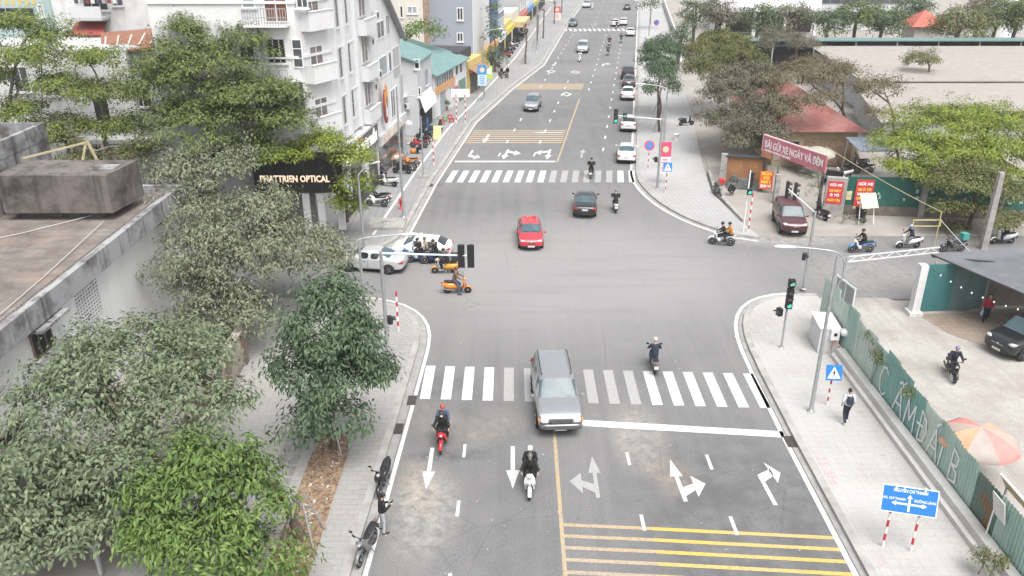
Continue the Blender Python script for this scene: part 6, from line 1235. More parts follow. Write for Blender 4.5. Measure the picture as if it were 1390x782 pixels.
for px, py, s, l in ((606, 152, .5, 'clump of potted plants outside the teal-roofed shop'), (637, 112, .45, 'potted shrub in front of the yellow shop'), (646, 105, .5, 'dark potted shrub beside the yellow shop door')):
    p = at(px, py); t_ = tree('potted_plant', l, p, [(p[0], p[1], 1.1, s, s, s)], 'dark', 'small', 90 + px, tr=.03, cat='plant', dens=1., group='potted plants', z0=.14); mb = MB(); mb.lathe([(.18, 0), (.26, .4), (.28, .42), (.22, .42)], 12); part_local(t_, mb, 'pot', mat('clay_pot', (.33, .17, .11), .8))
# boards, chutes, supports
p = at(1172, 302); r_ = thing('leaning_board', 'pale green board on two white legs leaning over a parked scooter', 'sign board', (p[0], p[1], 0)); M = frame((.1, -.1, 1.75), (1, .15, 0), (0, .75, 1)); mb = MB(); panel(mb, M, 1.3, 1.2, .04, 0); part_local(r_, mb, 'board', mat('pale_green_board', (.50, .51, .38), .7))
mb = MB()
for k in range(3): panel(mb, M @ Matrix.Translation((.05, .3 - k * .3, .008)), .9, .09, .003)
part_local(r_, mb, 'board_lines', WHITE)
for k in (-1, 1): mb = MB(); mb.bar((k * .55, -.5, 0), (k * .5, .1, 2.0), .05); part_local(r_, mb, 'leg', WHITE)
p = at(1130, 252); mb = MB(); mb.bar((-.6, .3, .7), (.7, -.2, .6), .5, .45); mb.bar((-.55, .32, .9), (.65, -.18, .82), .3, .05); mb.box((-.4, .2, .25), (.2, .2, .5)); mb.box((.45, -.1, .2), (.2, .2, .4)); o = mb.build('rubbish_chute', BLACK); o.location = (p[0], p[1], .4); tag(o, 'black plastic chute lying behind the poster pillar', 'chute')
for px, py, s, l in ((1044, 264, 0, 'orange board reading RỬA XE MÁY at the gate'),):
    p = at(1038, 262); r_ = thing('repair_sign', 'bright orange-red repair board with yellow letters leaning by the yard gate', 'sign board', (p[0], p[1], .1), -.25); M = frame((0, 0, 1.0), (1, 0, 0), (0, .2, 1)); mb = MB(); panel(mb, M, 1.05, 1.5, .05, 0)
    for k, t_ in enumerate(('RỬA', 'XE', 'MÁY', 'BƠM VÁ')): text_mb(mb, t_, M @ Matrix.Translation((0, .52 - k * .34, .006)), .32, .004, 1 if k < 3 else 2, .014, width=.55 if t_ == 'XE' else .85)
    part_local(r_, mb, 'board', [mat('orange_red_board', (.62, .10, .02), .5), YELT, WHITE]); mb = MB(); mb.box((0, .25, .5), (.06, .06, 1.0)); part_local(r_, mb, 'stay', GALV)
p = at(915, 172)
for px, py, l in ((953, 195, 'white paint bucket on the wide right pavement'),): 
    p = at(917, 192); mb = MB(); mb.lathe([(.16, 0), (.21, .45), (.22, .46), (.18, .46), (.17, .3), (.01, .3)], 14); o = mb.build('bucket', WHITE); o.location = (p[0], p[1], .14); o.scale = (1.4,) * 3; tag(o, l, 'bucket')
p = at(979, 252); mb = MB(); mb.loft([(-.3, .3, .2, .25), (0, .38, .3, .36), (.3, .3, .22, .28)], 10); o = mb.build('red_sack', REDP); o.location = (p[0], p[1], .14); tag(o, 'bright red sack beside the dark parked motorbike on the right pavement', 'sack')
# props and guards round the street trees
def props(label, c, r, h, n=4, z=.15):
    root = thing('tree_support', label, 'tree support', (c[0], c[1], z), 0, 'street tree supports')
    for k in range(n):
        t = 2 * math.pi * (k + .4) / n; mb = MB(); mb.bar((math.cos(t) * r, math.sin(t) * r, 0), (math.cos(t) * .2, math.sin(t) * .2, h), .05); part_local(root, mb, 'stay', GALV)
        t2 = 2 * math.pi * (k + 1.4) / n; mb = MB(); f = .62; rr = r + (.2 - r) * f; mb.bar((math.cos(t) * rr, math.sin(t) * rr, h * f), (math.cos(t2) * rr, math.sin(t2) * rr, h * f), .04); part_local(root, mb, 'crossbar', GALV)
props('steel stays round the dark street tree', at(452, 610), .85, 1.9); props('steel stays round the leaning bright green tree', at(414, 735), .85, 1.9); props('stays round the tree beside the horizontal signal arm', at(895, 180), .9, 1.6); props('stays round the tree above the parked cars', at(893, 160), .9, 1.6)
for i, (px, py, l) in enumerate([(713, 88, 'stays round the nearest bare tree on the far left pavement'), (727, 66, 'stays round the second bare tree on the far left pavement')]): props(l, at(px, py), .9, 1.4)
p = at(1342, 700); r_ = thing('notice_board', 'weathered white notice board leaning over the rusty end of the green fence', 'sign board', (17.15, 23.2, .5)); M = frame((-.15, 0, 1.55), (0, -1, 0), (-.25, 0, 1)); mb = MB(); panel(mb, M, .75, .95, .03); part_local(r_, mb, 'board', WHITED); mb = MB(); mb.bar((-.12, .3, -.1), (-.12, .25, 1.3), .04); part_local(r_, mb, 'leg', WHITE)
p = at(1352, 655, 2); r_ = thing('shop_sign', 'white and yellow sign panel lying behind the top of the green fence', 'sign board', (17.9, 23.6, 0)); mb = MB(); mb.box((0, 0, 2.2), (.08, 2.0, .7), ry=R(-30)); part_local(r_, mb, 'panel', WHITE); mb = MB(); mb.box((-.05, 0, 2.2), (.02, 1.7, .25), ry=R(-30)); part_local(r_, mb, 'yellow_strip', mat('yellow_strip', (.62, .40, .08), .5))
for k in (-.8, .8): mb = MB(); mb.box((.05, k, 1.0), (.06, .06, 2.0)); part_local(r_, mb, 'leg', GALV)
p = at(1307, 418); r_ = thing('water_tub', 'grey concrete tub against the shed wall', 'tub', (p[0], p[1], .03)); mb = MB(); mb.lathe([(.28, 0), (.36, .75), (.42, .78), (.42, .86), (.3, .86), (.28, .5), (.01, .5)], 14); part_local(r_, mb, 'tub', CONC)
for px, py, l in ((1245, 785, 'weedy shrub growing at the foot of the low wall at the lower right'), (1262, 770, 'leafy weed by the green fence at the lower right corner')):
    p = at(1330 + (px - 1245), 770, .6); tree('weed_clump', l, p, [(p[0], p[1], .9, .45, .45, .35)], 'dusty' if px == 1245 else 'olive', 'small', px, tr=.02, cat='plant', dens=.8, group='weeds by the green fence', z0=.3)
t_ = tree('climbing_weed', 'thin climbing weed hanging over the top of the green fence', (17.1, 34.0), [(17.05, 34.0, 2.2, .12, .5, .6), (17.08, 35.2, 2.6, .12, .5, .25), (17.05, 30.6, 2.2, .12, .35, .3)], 'olive', 'small', 301, tr=.015, cat='plant', dens=1.2, k=.6, z0=.6)
# scattered litter and pebbles: too small and many to count
mb = MB(); rng = random.Random(11)
for i in range(70):
    x, y = rng.uniform(-5, 12), rng.uniform(22, 70) if i % 2 else rng.uniform(22, 38)
    s = rng.uniform(.02, .06); a = rng.uniform(0, 6); mb.box((x, y, .012), (s, s * rng.uniform(.4, 1), .012), rz=a)
for i in range(40): x, y = rng.uniform(-8.3, -7.2), rng.uniform(22, 30); mb.box((x, y, .155), (rng.uniform(.05, .16), .06, .01), rz=rng.uniform(0, 6))
tag(mb.build('litter', mat('pale_litter', (.55, .54, .52), .8)), 'scattered pale litter and grit on the road and planting strip', 'litter', kind='stuff')
# survey marks sprayed in red on the right kerb pavement
mb = MB(); text_mb(mb, '25.3M', frame((12.95, 28.0, .147), (-.05, -1, 0), (1, -.05, 0)), .5, .0005, width=1.9); text_mb(mb, 'O', frame((13.0, 22.6, .147), (0, -1, 0), (1, 0, 0)), .4, .0005); struct(mb.build('survey_marking', mat('faded_red_spray', (.46, .31, .31), .8)))
# ================================================================== VEHICLES
CARGLASS = mat('car_glass', (.02, .026, .03), .06, spec=.9)
SCREEN = mat('windscreen_glass', (.07, .105, .12), .16, spec=.35, var=.3, vscale=1.6)
LAMPCL = mat('clear_lamp', (.42, .44, .46), .15, spec=.8, var=.2, vscale=9)
LAMPRED = mat('red_lamp', (.42, .02, .025), .2, spec=.7)
AMBER = mat('amber_lamp', (.7, .25, .03), .25)
PLATE = mat('number_plate', (.72, .72, .70), .5)
RIM = mat('alloy_rim', (.5, .5, .51), .3, metal=.8)
DARKTRIM = mat('dark_trim', (.03, .03, .032), .55)
PLATEINK = mat('plate_ink', (.03, .03, .03), .6)
def paint(name, c, metal=.0, rough=.28): return mat('car_paint_' + name, c, rough, metal=metal, coat=.6, var=.05, vscale=1.2)
# stations: (y, half width, z bottom, belt z, top z, roof half width)
PROFILES = dict(
  sedan=dict(L=4.55, W=.89, H=1.45, st=[(-2.27, .70, .36, .74, .78, .5), (-2.18, .82, .26, .90, .98, .6), (-1.75, .875, .22, .95, 1.04, .62), (-1.38, .885, .2, .97, 1.07, .62), (-.72, .89, .19, .96, 1.40, .56), (-.12, .89, .19, .95, 1.455, .58), (-.04, .89, .19, .95, 1.455, .58), (.5, .89, .19, .94, 1.42, .57), (1.22, .885, .2, .93, 1.01, .66), (1.75, .875, .21, .86, .92, .6), (2.12, .82, .24, .74, .80, .55), (2.27, .70, .30, .60, .66, .45)], ws=(7, 8), rw=(3, 4), side=(3, 8), wy=1.36, wr=.325),
  hatch=dict(L=4.1, W=.86, H=1.5, st=[(-2.05, .70, .38, .78, .84, .5), (-1.98, .80, .27, .98, 1.04, .58), (-1.75, .85, .22, 1.0, 1.14, .58), (-1.25, .86, .2, 1.0, 1.45, .54), (-.3, .86, .19, .97, 1.50, .57), (-.22, .86, .19, .97, 1.50, .57), (.4, .86, .19, .95, 1.455, .56), (1.12, .855, .2, .94, 1.03, .64), (1.55, .85, .21, .88, .96, .6), (1.88, .80, .24, .76, .84, .55), (2.05, .68, .30, .62, .68, .45)], ws=(6, 7), rw=(2, 3), side=(2, 7), wy=1.26, wr=.31),
  suv=dict(L=4.75, W=.95, H=1.84, st=[(-2.37, .82, .48, .98, 1.0, .6), (-2.32, .9, .36, 1.12, 1.22, .7), (-2.2, .94, .32, 1.16, 1.72, .70), (-1.95, .95, .3, 1.16, 1.83, .74), (-1.15, .95, .3, 1.16, 1.85, .75), (-1.05, .95, .3, 1.16, 1.85, .75), (-.12, .95, .3, 1.15, 1.85, .75), (-.02, .95, .3, 1.15, 1.85, .75), (.5, .95, .3, 1.14, 1.79, .73), (1.12, .945, .3, 1.12, 1.20, .78), (1.75, .94, .3, 1.08, 1.14, .74), (2.2, .92, .34, .98, 1.05, .68), (2.37, .82, .42, .80, .84, .58)], ws=(8, 9), rw=(1, 2), side=(2, 9), wy=1.42, wr=.38),
  mpv=dict(L=4.45, W=.88, H=1.68, st=[(-2.22, .74, .42, .92, .96, .5), (-2.16, .84, .3, 1.08, 1.16, .62), (-1.95, .87, .26, 1.12, 1.58, .60), (-1.5, .88, .24, 1.1, 1.67, .64), (-.75, .88, .24, 1.08, 1.70, .65), (-.66, .88, .24, 1.08, 1.70, .65), (.2, .88, .24, 1.05, 1.64, .64), (1.15, .875, .24, 1.02, 1.12, .68), (1.65, .87, .25, .98, 1.06, .64), (2.05, .83, .28, .88, .95, .6), (2.22, .72, .36, .70, .75, .48)], ws=(6, 7), rw=(1, 2), side=(2, 7), wy=1.35, wr=.34),
)
CARN = {}
def loose(me, name):                     # connected pieces of a mesh, each as a mesh of its own
    n = len(me.vertices); p = list(range(n))
    def find(i):
        while p[i] != i: p[i] = p[p[i]]; i = p[i]
        return i
    for e in me.edges:
        a, b = find(e.vertices[0]), find(e.vertices[1])
        if a != b: p[a] = b
    grp = {}
    for f in me.polygons: grp.setdefault(find(f.vertices[0]), []).append(f)
    out = []
    for fs in grp.values():
        used = sorted({v for f in fs for v in f.vertices}); mp = {v: i for i, v in enumerate(used)}
        m = bpy.data.meshes.new(name); m.from_pydata([me.vertices[v].co for v in used], [], [[mp[v] for v in f.vertices] for f in fs])
        m.polygons.foreach_set('use_smooth', [f.use_smooth for f in fs])
        for k in me.materials: m.materials.append(k)
        m.update(); out.append(m)
    return out
def car_shell(kind, level=2):
    key = (kind, level)
    if key in CARN: return CARN[key]
    pr = PROFILES[kind]; st = pr['st']; bm = bmesh.new(); rings = []
    for (y, wd, zb, zt, zr, rw) in st:
        cabin = zr - zt > .25
        pts = [(0, zb), (wd * .86, zb), (wd * .97, zb + .10), (wd, zb + .5 * (zt - zb)), (wd * .985, zt - .07), (wd * .945, zt)]
        if cabin: pts += [(rw + (wd * .945 - rw) * .12, zr - .09), (rw * .90, zr - .012), (rw * .45, zr + .012), (0, zr + .02)]
        else: pts += [(wd * .86, zt + (zr - zt) * .6), (rw, zr - .005), (rw * .5, zr + .006), (0, zr + .01)]
        r = [bm.verts.new((x, y, z)) for x, z in pts] + [bm.verts.new((-x, y, z)) for x, z in pts[-2:0:-1]]
        rings.append(r)
    n = len(rings[0]); half = 9
    cr = bm.edges.layers.float.new('crease_edge')
    (w0, w1), (q0, q1), (s0, s1) = pr['ws'], pr['rw'], pr['side']
    for i in range(len(rings) - 1):
        short = abs(st[i + 1][0] - st[i][0]) < .12
        for j in range(n):
            k = (j + 1) % n
            f = bm.faces.new((rings[i][j], rings[i][k], rings[i + 1][k], rings[i + 1][j])); f.smooth = True
            a = j if j < half else n - 1 - j          # 0 bottom ... 8 roof centre
            m = 0
            if a <= 1: m = 4
            if a == 5 and s0 <= i < s1 and not short and (w0 != i and q0 != i or kind in ('suv', 'mpv') and q0 == i): m = 1
            if a >= 6 and i == w0: m = 2
            if a >= 6 and i == q0: m = 3
            f.material_index = m
    for r, rev in ((rings[0], 0), (rings[-1], 1)):
        for j in range(half):
            l0, l1 = r[j], r[j + 1]; r0, r1 = r[-j] if j else r[0], r[-j - 1]
            vs = [l0, l1, r1, r0]; vs = list(dict.fromkeys(vs))
            if len(vs) > 2:
                f = bm.faces.new(vs if not rev else vs[::-1]); f.smooth = True; f.material_index = 4 if j <= 1 else 0
    for e in bm.edges:
        mi = {f.material_index for f in e.link_faces}
        if len(mi) > 1 and not mi <= {0, 4}: e[cr] = .75
    bmesh.ops.recalc_face_normals(bm, faces=bm.faces)
    me = bpy.data.meshes.new('shell'); bm.to_mesh(me); bm.free()
    for _ in range(5): me.materials.append(None)
    o = link('shell', me); s = o.modifiers.new('s', 'SUBSURF'); s.levels = level; s.render_levels = level
    ev = evaluated(o)
    out = []
    for mi, nm in enumerate(['body', 'side_windows', 'windscreen', 'rear_window', 'sill_trim']):
        fs = [p for p in ev.polygons if p.material_index == mi]
        used = sorted({v for p in fs for v in p.vertices}); mp = {v: i for i, v in enumerate(used)}
        m = bpy.data.meshes.new(nm); m.from_pydata([ev.vertices[v].co for v in used], [], [[mp[v] for v in p.vertices] for p in fs])
        m.polygons.foreach_set('use_smooth', [True] * len(fs)); m.update()
        for q in (loose(m, 'side_window') if mi == 1 else [m]): out.append(('side_window' if mi == 1 else nm, q))
    CARN[key] = out
    return out
def wheel_parts(parent, loc, r, wd, name='wheel', level=2, axis='X'):
    w_ = link(name, None, parent); w_.location = loc
    M = Matrix.Rotation(R(90), 4, 'Y'); h = wd / 2; n = 18 if level > 1 else 10
    MB().lathe([(r * .62, -h), (r * .93, -h), (r, -h * .7), (r, h * .7), (r * .93, h), (r * .62, h)], n, M=M).build('tyre', RUBBER, w_)
    mb = MB().lathe([(.01, -h * .55), (r * .64, -h * .8), (r * .64, h * .8), (.01, h * .55)], n, M=M)
    if level > 1:
        for k in range(5):
            for sgn in (-1, 1):
                t = 2 * math.pi * k / 5; mb.bar((sgn * h * .7, math.cos(t) * .04, math.sin(t) * .04), (sgn * h * .86, math.cos(t) * r * .6, math.sin(t) * r * .6), .07, .02)
    mb.build('rim', RIM, w_)
    return w_
SHARE = {}
def shared(key, fn):                       # build a mesh once and share it
    if key not in SHARE: SHARE[key] = fn()
    return SHARE[key]
def slotlink(name, me, m, parent):         # object on a shared mesh with a material of its own
    o = link(name, me, parent)
    if not me.materials: me.materials.append(m)
    o.material_slots[0].link = 'OBJECT'; o.material_slots[0].material = m
    return o
PLTXT = ['30A 421', '29C 718', '30E 906', '51F 330', '29A 187', '30H 552']
NC = [0]
def car(kind, pm, label, xy, rz, cat='car', group='cars on the road', level=2, roof=None, name=None, k=1., extra=None, lower=None, rails=False, z=.012, sc=1.):
    pr = PROFILES[kind]; NC[0] += 1; idx = NC[0]
    root = thing(name or {'sedan': 'sedan_car', 'hatch': 'hatchback_car', 'suv': 'suv_car', 'mpv': 'mpv_car'}[kind], label, cat, (xy[0], xy[1], z), rz, group, 1)
    root.scale = (sc, k * sc, sc)
    for nm, me in car_shell(kind, level):
        m = {'body': pm, 'side_window': CARGLASS, 'windscreen': SCREEN, 'rear_window': CARGLASS, 'sill_trim': lower or DARKTRIM}[nm]
        if nm == 'rear_window': m = SCREEN if level > 1 and kind == 'sedan' else CARGLASS
        slotlink(nm, me, m, root)
    W_, L2, H_ = pr['W'], pr['L'] / 2, pr['H']; f = pr['st'][-2]; b_ = pr['st'][1]
    for sx in (-1, 1):
        for sy in (-1, 1):
            key = ('wh', kind, level)
            loc = (sx * (W_ - .085), sy * pr['wy'], pr['wr'])
            if key not in SHARE: SHARE[key] = wheel_parts(root, loc, pr['wr'], .2, level=level)
            else:
                q = SHARE[key].copy(); COL.objects.link(q); q.parent = root; q.location = loc
                for g in SHARE[key].children: d = g.copy(); COL.objects.link(d); d.parent = q
    def arches():
        mb = MB(); r = pr['wr']
        for sx in (-1, 1):
            for sy in (-1, 1):
                n = 12; vs = []
                for i in range(n + 1):
                    t = math.pi * (-.08 + 1.16 * i / n); c, s = math.cos(t), math.sin(t)
                    for rr in (r * .9, r * 1.22): vs.append((sx * (W_ + .004), sy * pr['wy'] + c * rr, r + s * rr))
                mb.add(vs, [(2 * i, 2 * i + 1, 2 * i + 3, 2 * i + 2) for i in range(n)])
        return mb.mesh('wheel_arches', DARKTRIM)
    for q in shared(('arch', kind), lambda: loose(arches(), 'wheel_arch')): link('wheel_arch', q, root)
    fz = f[3]; fy = f[0]
    for sx in (-1, 1):
        def hl(sx=sx):
            mb = MB(); mb.loft([(fy - .26, fz - .03, .10, .05, sx * f[1] * .86), (fy - .08, fz - .03, .17, .085, sx * f[1] * .76), (fy + .075, fz - .055, .15, .07, sx * f[1] * .70), (fy + .10, fz - .06, .10, .04, sx * f[1] * .68)], 10, e=3)
            return mb.mesh('headlight', LAMPCL)
        link('headlight', shared(('hl', kind, sx), hl), root)
        def tl(sx=sx):
            mb = MB(); zz = b_[3] - (.08 if kind != 'suv' else -.05); hh = .08 if kind != 'mpv' else .14
            mb.loft([(b_[0] + .16, zz, .06, hh, sx * (b_[1] - .03)), (b_[0] - .02, zz, .14, hh, sx * (b_[1] - .12)), (b_[0] - .075, zz - .01, .11, hh * .8, sx * (b_[1] - .17))], 8, e=3)
            return mb.mesh('tail_light', LAMPRED)
        link('tail_light', shared(('tl', kind, sx), tl), root)
        def mr(sx=sx):
            s = pr['st'][pr['ws'][1]]; mb = MB(); y = s[0] - .22; z = s[3] + .07
            mb.loft([(y - .07, z, .07, .05, sx * (W_ + .11)), (y, z, .10, .075, sx * (W_ + .11)), (y + .07, z, .06, .045, sx * (W_ + .10))], 8); mb.bar((sx * (W_ - .05), y, z - .05), (sx * (W_ + .07), y, z - .02), .04)
            return mb.mesh('wing_mirror', DARKTRIM)
        slotlink('wing_mirror', shared(('mr', kind, sx), mr), pm if level > 1 else DARKTRIM, root)
    def grille():
        mb = MB(); zc = f[2] + .55 * (f[3] - f[2]); mb.loft([(fy - .02, zc + .1, f[1] * .42, .07), (fy + .112, zc + .09, f[1] * .40, .065), (fy + .165, zc + .06, f[1] * .36, .05)], 10, e=4)
        mb.box((0, L2 - .03, f[2] + .12), (f[1] * 1.25, .09, .10)); return mb.mesh('grille', DARKTRIM)
    link('grille', shared(('gr', kind), grille), root)
    if level > 1:
        def chrome():
            mb = MB(); zc = f[2] + .55 * (f[3] - f[2]); mb.box((0, L2 + .015, zc + .1), (f[1] * .8, .02, .02)); mb.box((0, L2 + .022, zc + .065), (f[1] * .74, .02, .012)); mb.lathe([(.045, -.01), (.045, .012), (.03, .016)], 10, M=Matrix.Translation((0, L2 + .02, zc + .11)) @ Matrix.Rotation(R(-90), 4, 'X')); return mb.mesh('grille_bars', CHROME)
        for q in shared(('ch', kind), lambda: loose(chrome(), 'grille_bar')): link('grille_bar', q, root)
        def wip():
            s0, s1 = pr['st'][pr['ws'][0]], pr['st'][pr['ws'][1]]; mb = MB()
            for xx in (-.55, .02): mb.bar((xx, s1[0] - .03, s1[4] + .035), (xx + .48, s1[0] - .12, s1[4] + .10), .02)
            return mb.mesh('wipers', BLACK)
        for q in shared(('wp', kind), lambda: loose(wip(), 'wiper')): link('wiper', q, root)
        def handles():
            mb = MB()
            for sx in (-1, 1):
                for y in (-.85, .22): mb.box((sx * (W_ + .005), y, pr['st'][4][3] - .12), (.03, .16, .03))
            return mb.mesh('door_handles', CHROME)
        for q in shared(('dh', kind), lambda: loose(handles(), 'door_handle')): link('door_handle', q, root)
        def seams():
            mb = MB()
            for sx in (-1, 1):
                for y in (-.98, .02, .98): mb.box((sx * (W_ - .002), y, .62), (.012, .012, .62))
            return mb.mesh('door_seams', DARKTRIM)
        for q in shared(('ds', kind), lambda: loose(seams(), 'door_seam')): link('door_seam', q, root)
    for sy, yy, zz in ((1, L2 + .045, f[2] + .14), (-1, -L2 - .02, (b_[3] - .16 if kind != 'suv' else .85))):
        mb = MB(); mb.box((0, yy, zz), (.46, .02, .12)); 
        if level > 1: text_mb(mb, PLTXT[idx % 6], frame((0, yy + sy * .012, zz), (-sy, 0, 0)), .1, .002, 1, width=.38)
        mb.build('number_plate', [PLATE, PLATEINK], root)
    if rails:
        mb = MB()
        for sx in (-1, 1): mb.tube([(sx * .62, -1.9, 1.87), (sx * .66, -1.75, 1.93), (sx * .66, .1, 1.93), (sx * .62, .3, 1.86)], .022, 6)
        mb.build('roof_rails', DARKTRIM, root)
    if roof:
        mb = MB(); roof(mb); mb.build('roof_panel', DARKTRIM, root)
    if extra: extra(root)
    return root

# ------------------------------------------------------------------ motorbikes (local +Y is forward, origin on the ground between the wheels)
SEATM = mat('bike_seat', (.02, .02, .022), .6); ENGINE = mat('engine_metal', (.16, .16, .165), .45, metal=.6)
def bikepaint(n, c): return mat('bike_paint_' + n, c, .3, coat=.4, var=.05)
def bike(style, pm, label, xy, rz, group='motorbikes', accent=None, box=None, lean=0., z=.012, cat='motorbike', helmet=None):
    name = {'scooter': 'motor_scooter', 'vintage': 'motor_scooter', 'under': 'motorbike'}[style]
    root = thing(name, label, cat, (xy[0], xy[1], z), rz, group); root.rotation_euler = (0, R(lean), rz)
    wr = {'scooter': .25, 'vintage': .235, 'under': .30}[style]; fy, ry = (.64, -.60); tw = .10 if style != 'under' else .07
    for nm, yy in (('front_wheel', fy), ('rear_wheel', ry)):
        def tyre(): return MB().lathe([(wr * .66, -tw * .45), (wr * .9, -tw * .5), (wr, -tw * .2), (wr, tw * .2), (wr * .9, tw * .5), (wr * .66, tw * .45)], 18, M=Matrix.Rotation(R(90), 4, 'Y')).mesh('tyre', RUBBER)
        def rim():
            mb = MB().lathe([(wr * .60, -.03), (wr * .70, -.04), (wr * .70, .04), (wr * .60, .03)], 16, M=Matrix.Rotation(R(90), 4, 'Y'))
            for k in range(6): t = math.pi * k / 3; mb.bar((0, 0, 0), (0, math.cos(t) * wr * .66, math.sin(t) * wr * .66), .03)
            mb.lathe([(.06, -.06), (.06, .06)], 10, M=Matrix.Rotation(R(90), 4, 'Y')); return mb.mesh('rim', RIM)
        w_ = link(nm, None, root); w_.location = (0, yy, wr)
        link('tyre', shared(('mt', style), tyre), w_); link('rim', shared(('mr_', style), rim), w_)
    def body():
        mb = MB()
        if style == 'under':
            mb.loft([(-.95, .80, .05, .05), (-.75, .76, .10, .08), (-.35, .68, .12, .10), (-.02, .60, .11, .10), (.18, .50, .06, .09), (.30, .55, .05, .10), (.40, .72, .06, .10), (.44, .86, .06, .06)], 10)
        elif style == 'scooter':
            mb.loft([(-.98, .74, .06, .06), (-.85, .68, .15, .13), (-.5, .58, .19, .17), (-.15, .52, .17, .20), (.0, .46, .13, .16), (.05, .36, .11, .06)], 12)
        else:
            mb.loft([(-.93, .62, .06, .06), (-.82, .56, .17, .15), (-.5, .50, .22, .20), (-.2, .50, .19, .20), (-.02, .46, .13, .16), (.03, .36, .11, .05)], 12)
        return mb.mesh('body', pm)
    slotlink('body', shared(('bb', style), body), pm, root)
    def shield():
        mb = MB()
        if style == 'under':
            for sx in (-1, 1): mb.loft([(.10, .42, .03, .10, sx * .19), (.26, .52, .035, .19, sx * .20), (.40, .70, .03, .16, sx * .15), (.47, .84, .02, .06, sx * .08)], 8)
            mb.loft([(.36, .80, .10, .06), (.48, .86, .15, .10), (.58, .82, .10, .07)], 10)
        else:
            mb.add([], [])
            n = 7; vs = []
            for z_, y_, w2 in ((.30, .22, .17), (.42, .36, .21), (.62, .42, .23), (.80, .40, .20), (.94, .36, .12)):
                for i in range(n):
                    t = -1 + 2 * i / (n - 1); vs.append((t * w2, y_ + .07 * (1 - t * t), z_))
            mb.add(vs, [(r * n + i, r * n + i + 1, (r + 1) * n + i + 1, (r + 1) * n + i) for r in range(4) for i in range(n - 1)], 0, True)
            mb.add([(x, y - .035, z_) for x, y, z_ in vs], [(r * n + i, (r + 1) * n + i, (r + 1) * n + i + 1, r * n + i + 1) for r in range(4) for i in range(n - 1)], 0, True)
            mb.loft([(.33, .92, .13, .05), (.42, .96, .14, .09), (.52, .93, .09, .07), (.55, .92, .05, .04)], 10)
        return mb.mesh('leg_shield', pm)
    slotlink('leg_shield', shared(('ls', style), shield), accent or pm, root)
    def fend():
        mb = MB(); n = 8; vs = []
        for i in range(n + 1):
            t = R(10) + R(150) * i / n; r = wr + .035
            for x, dr in ((-.075, -.05), (-.05, 0), (.05, 0), (.075, -.05)): vs.append((x, fy + math.cos(t) * (r + dr), wr + math.sin(t) * (r + dr)))
        mb.add(vs, [(4 * i + j, 4 * i + j + 1, 4 * i + j + 5, 4 * i + j + 4) for i in range(n) for j in range(3)], 0, True); return mb.mesh('front_fender', pm)
    slotlink('front_fender', shared(('ff', style), fend), pm, root)
    def frm():
        mb = MB(); mb.tube([(.07, fy, wr), (.07, .50, .62)], .022, 6); mb.tube([(-.07, fy, wr), (-.07, .50, .62)], .022, 6)
        mb.box((0, -.22, .33), (.17, .50, .18)); mb.bar((.10, -.2, .30), (.10, ry, wr), .06, .1); mb.box((0, .14, .29), (.28 if style != 'under' else .12, .38, .05))
        mb.tube([(.13, -.1, .26), (.15, -.45, .27), (.15, -.92, .36)], [.025, .05, .055], 8); mb.bar((-.1, -.05, .25), (-.22, -.08, .05), .025)
        mb.box((0, -.97, .50), (.14, .03, .2)); return mb.mesh('engine_and_frame', ENGINE)
    link('engine_and_frame', shared(('fr', style), frm), root)
    def seat():
        mb = MB(); mb.loft([(-.80, .80, .09, .03), (-.70, .81, .13, .05), (-.4, .785, .14, .05), (-.15, .75, .13, .05), (.04, .74, .08, .04)], 10, e=3); return mb.mesh('seat', SEATM)
    link('seat', shared(('se', style), seat), root)
    def hb():
        mb = MB(); mb.tube([(-.34, .28, 1.0), (-.2, .36, 1.03), (0, .40, 1.0), (.2, .36, 1.03), (.34, .28, 1.0)], .018, 6)
        for sx in (-1, 1): mb.tube([(sx * .34, .28, 1.0), (sx * .24, .335, 1.022)], .028, 6); mb.bar((sx * .3, .36, 1.03), (sx * .18, .42, 1.03), .015)
        mb.tube([(0, .46, .6), (0, .39, 1.0)], .03, 6); return mb.mesh('handlebar', BLACK)
    link('handlebar', shared(('hb',), hb), root)
    for sx in (-1, 1):
        def mi(sx=sx):
            mb = MB(); mb.tube([(sx * .22, .36, 1.03), (sx * .27, .38, 1.15), (sx * .33, .36, 1.21)], .010, 5); mb.loft([(.345, 1.225, .07, .045, sx * .34), (.365, 1.225, .075, .05, sx * .34), (.38, 1.225, .05, .03, sx * .34)], 8); return mb.mesh('mirror', BLACK)
        link('mirror', shared(('mi', sx), mi), root)
    def hl():
        mb = MB(); y0, z0 = (.55, .83) if style == 'under' else (.525, .93); mb.loft([(y0 - .05, z0, .07, .055), (y0 + .02, z0, .075, .06), (y0 + .045, z0 - .005, .05, .04)], 10); return mb.mesh('headlight', LAMPCL)
    link('headlight', shared(('mh', style), hl), root)
    def tl():
        mb = MB(); y0, z0 = (-.93, .76) if style == 'under' else (-.93, .70); mb.loft([(y0 - .06, z0, .05, .03), (y0 - .03, z0, .075, .045), (y0 + .05, z0, .08, .05)], 8); return mb.mesh('tail_light', LAMPRED)
    link('tail_light', shared(('mtl', style), tl), root)
    def pl():
        mb = MB(); mb.box((0, -.99, .56), (.19, .012, .14), rx=R(-15)); return mb.mesh('number_plate', PLATE)
    link('number_plate', shared(('mpl',), pl), root)
    if helmet:
        MB().lathe([(.02, 1.30), (.09, 1.28), (.13, 1.2), (.135, 1.12), (.12, 1.08)], 12, c=(.1, .3, -.12)).build('hung_helmet', helmet, root)
    if box:
        mb = MB(); mb.box((0, -.66, 1.12), (.46, .42, .42)); mb.box((0, -.66, 1.335), (.48, .44, .03)); mb.box((0, -.6, .87), (.3, .4, .05)); mb.build('delivery_box', box, root)
    return root

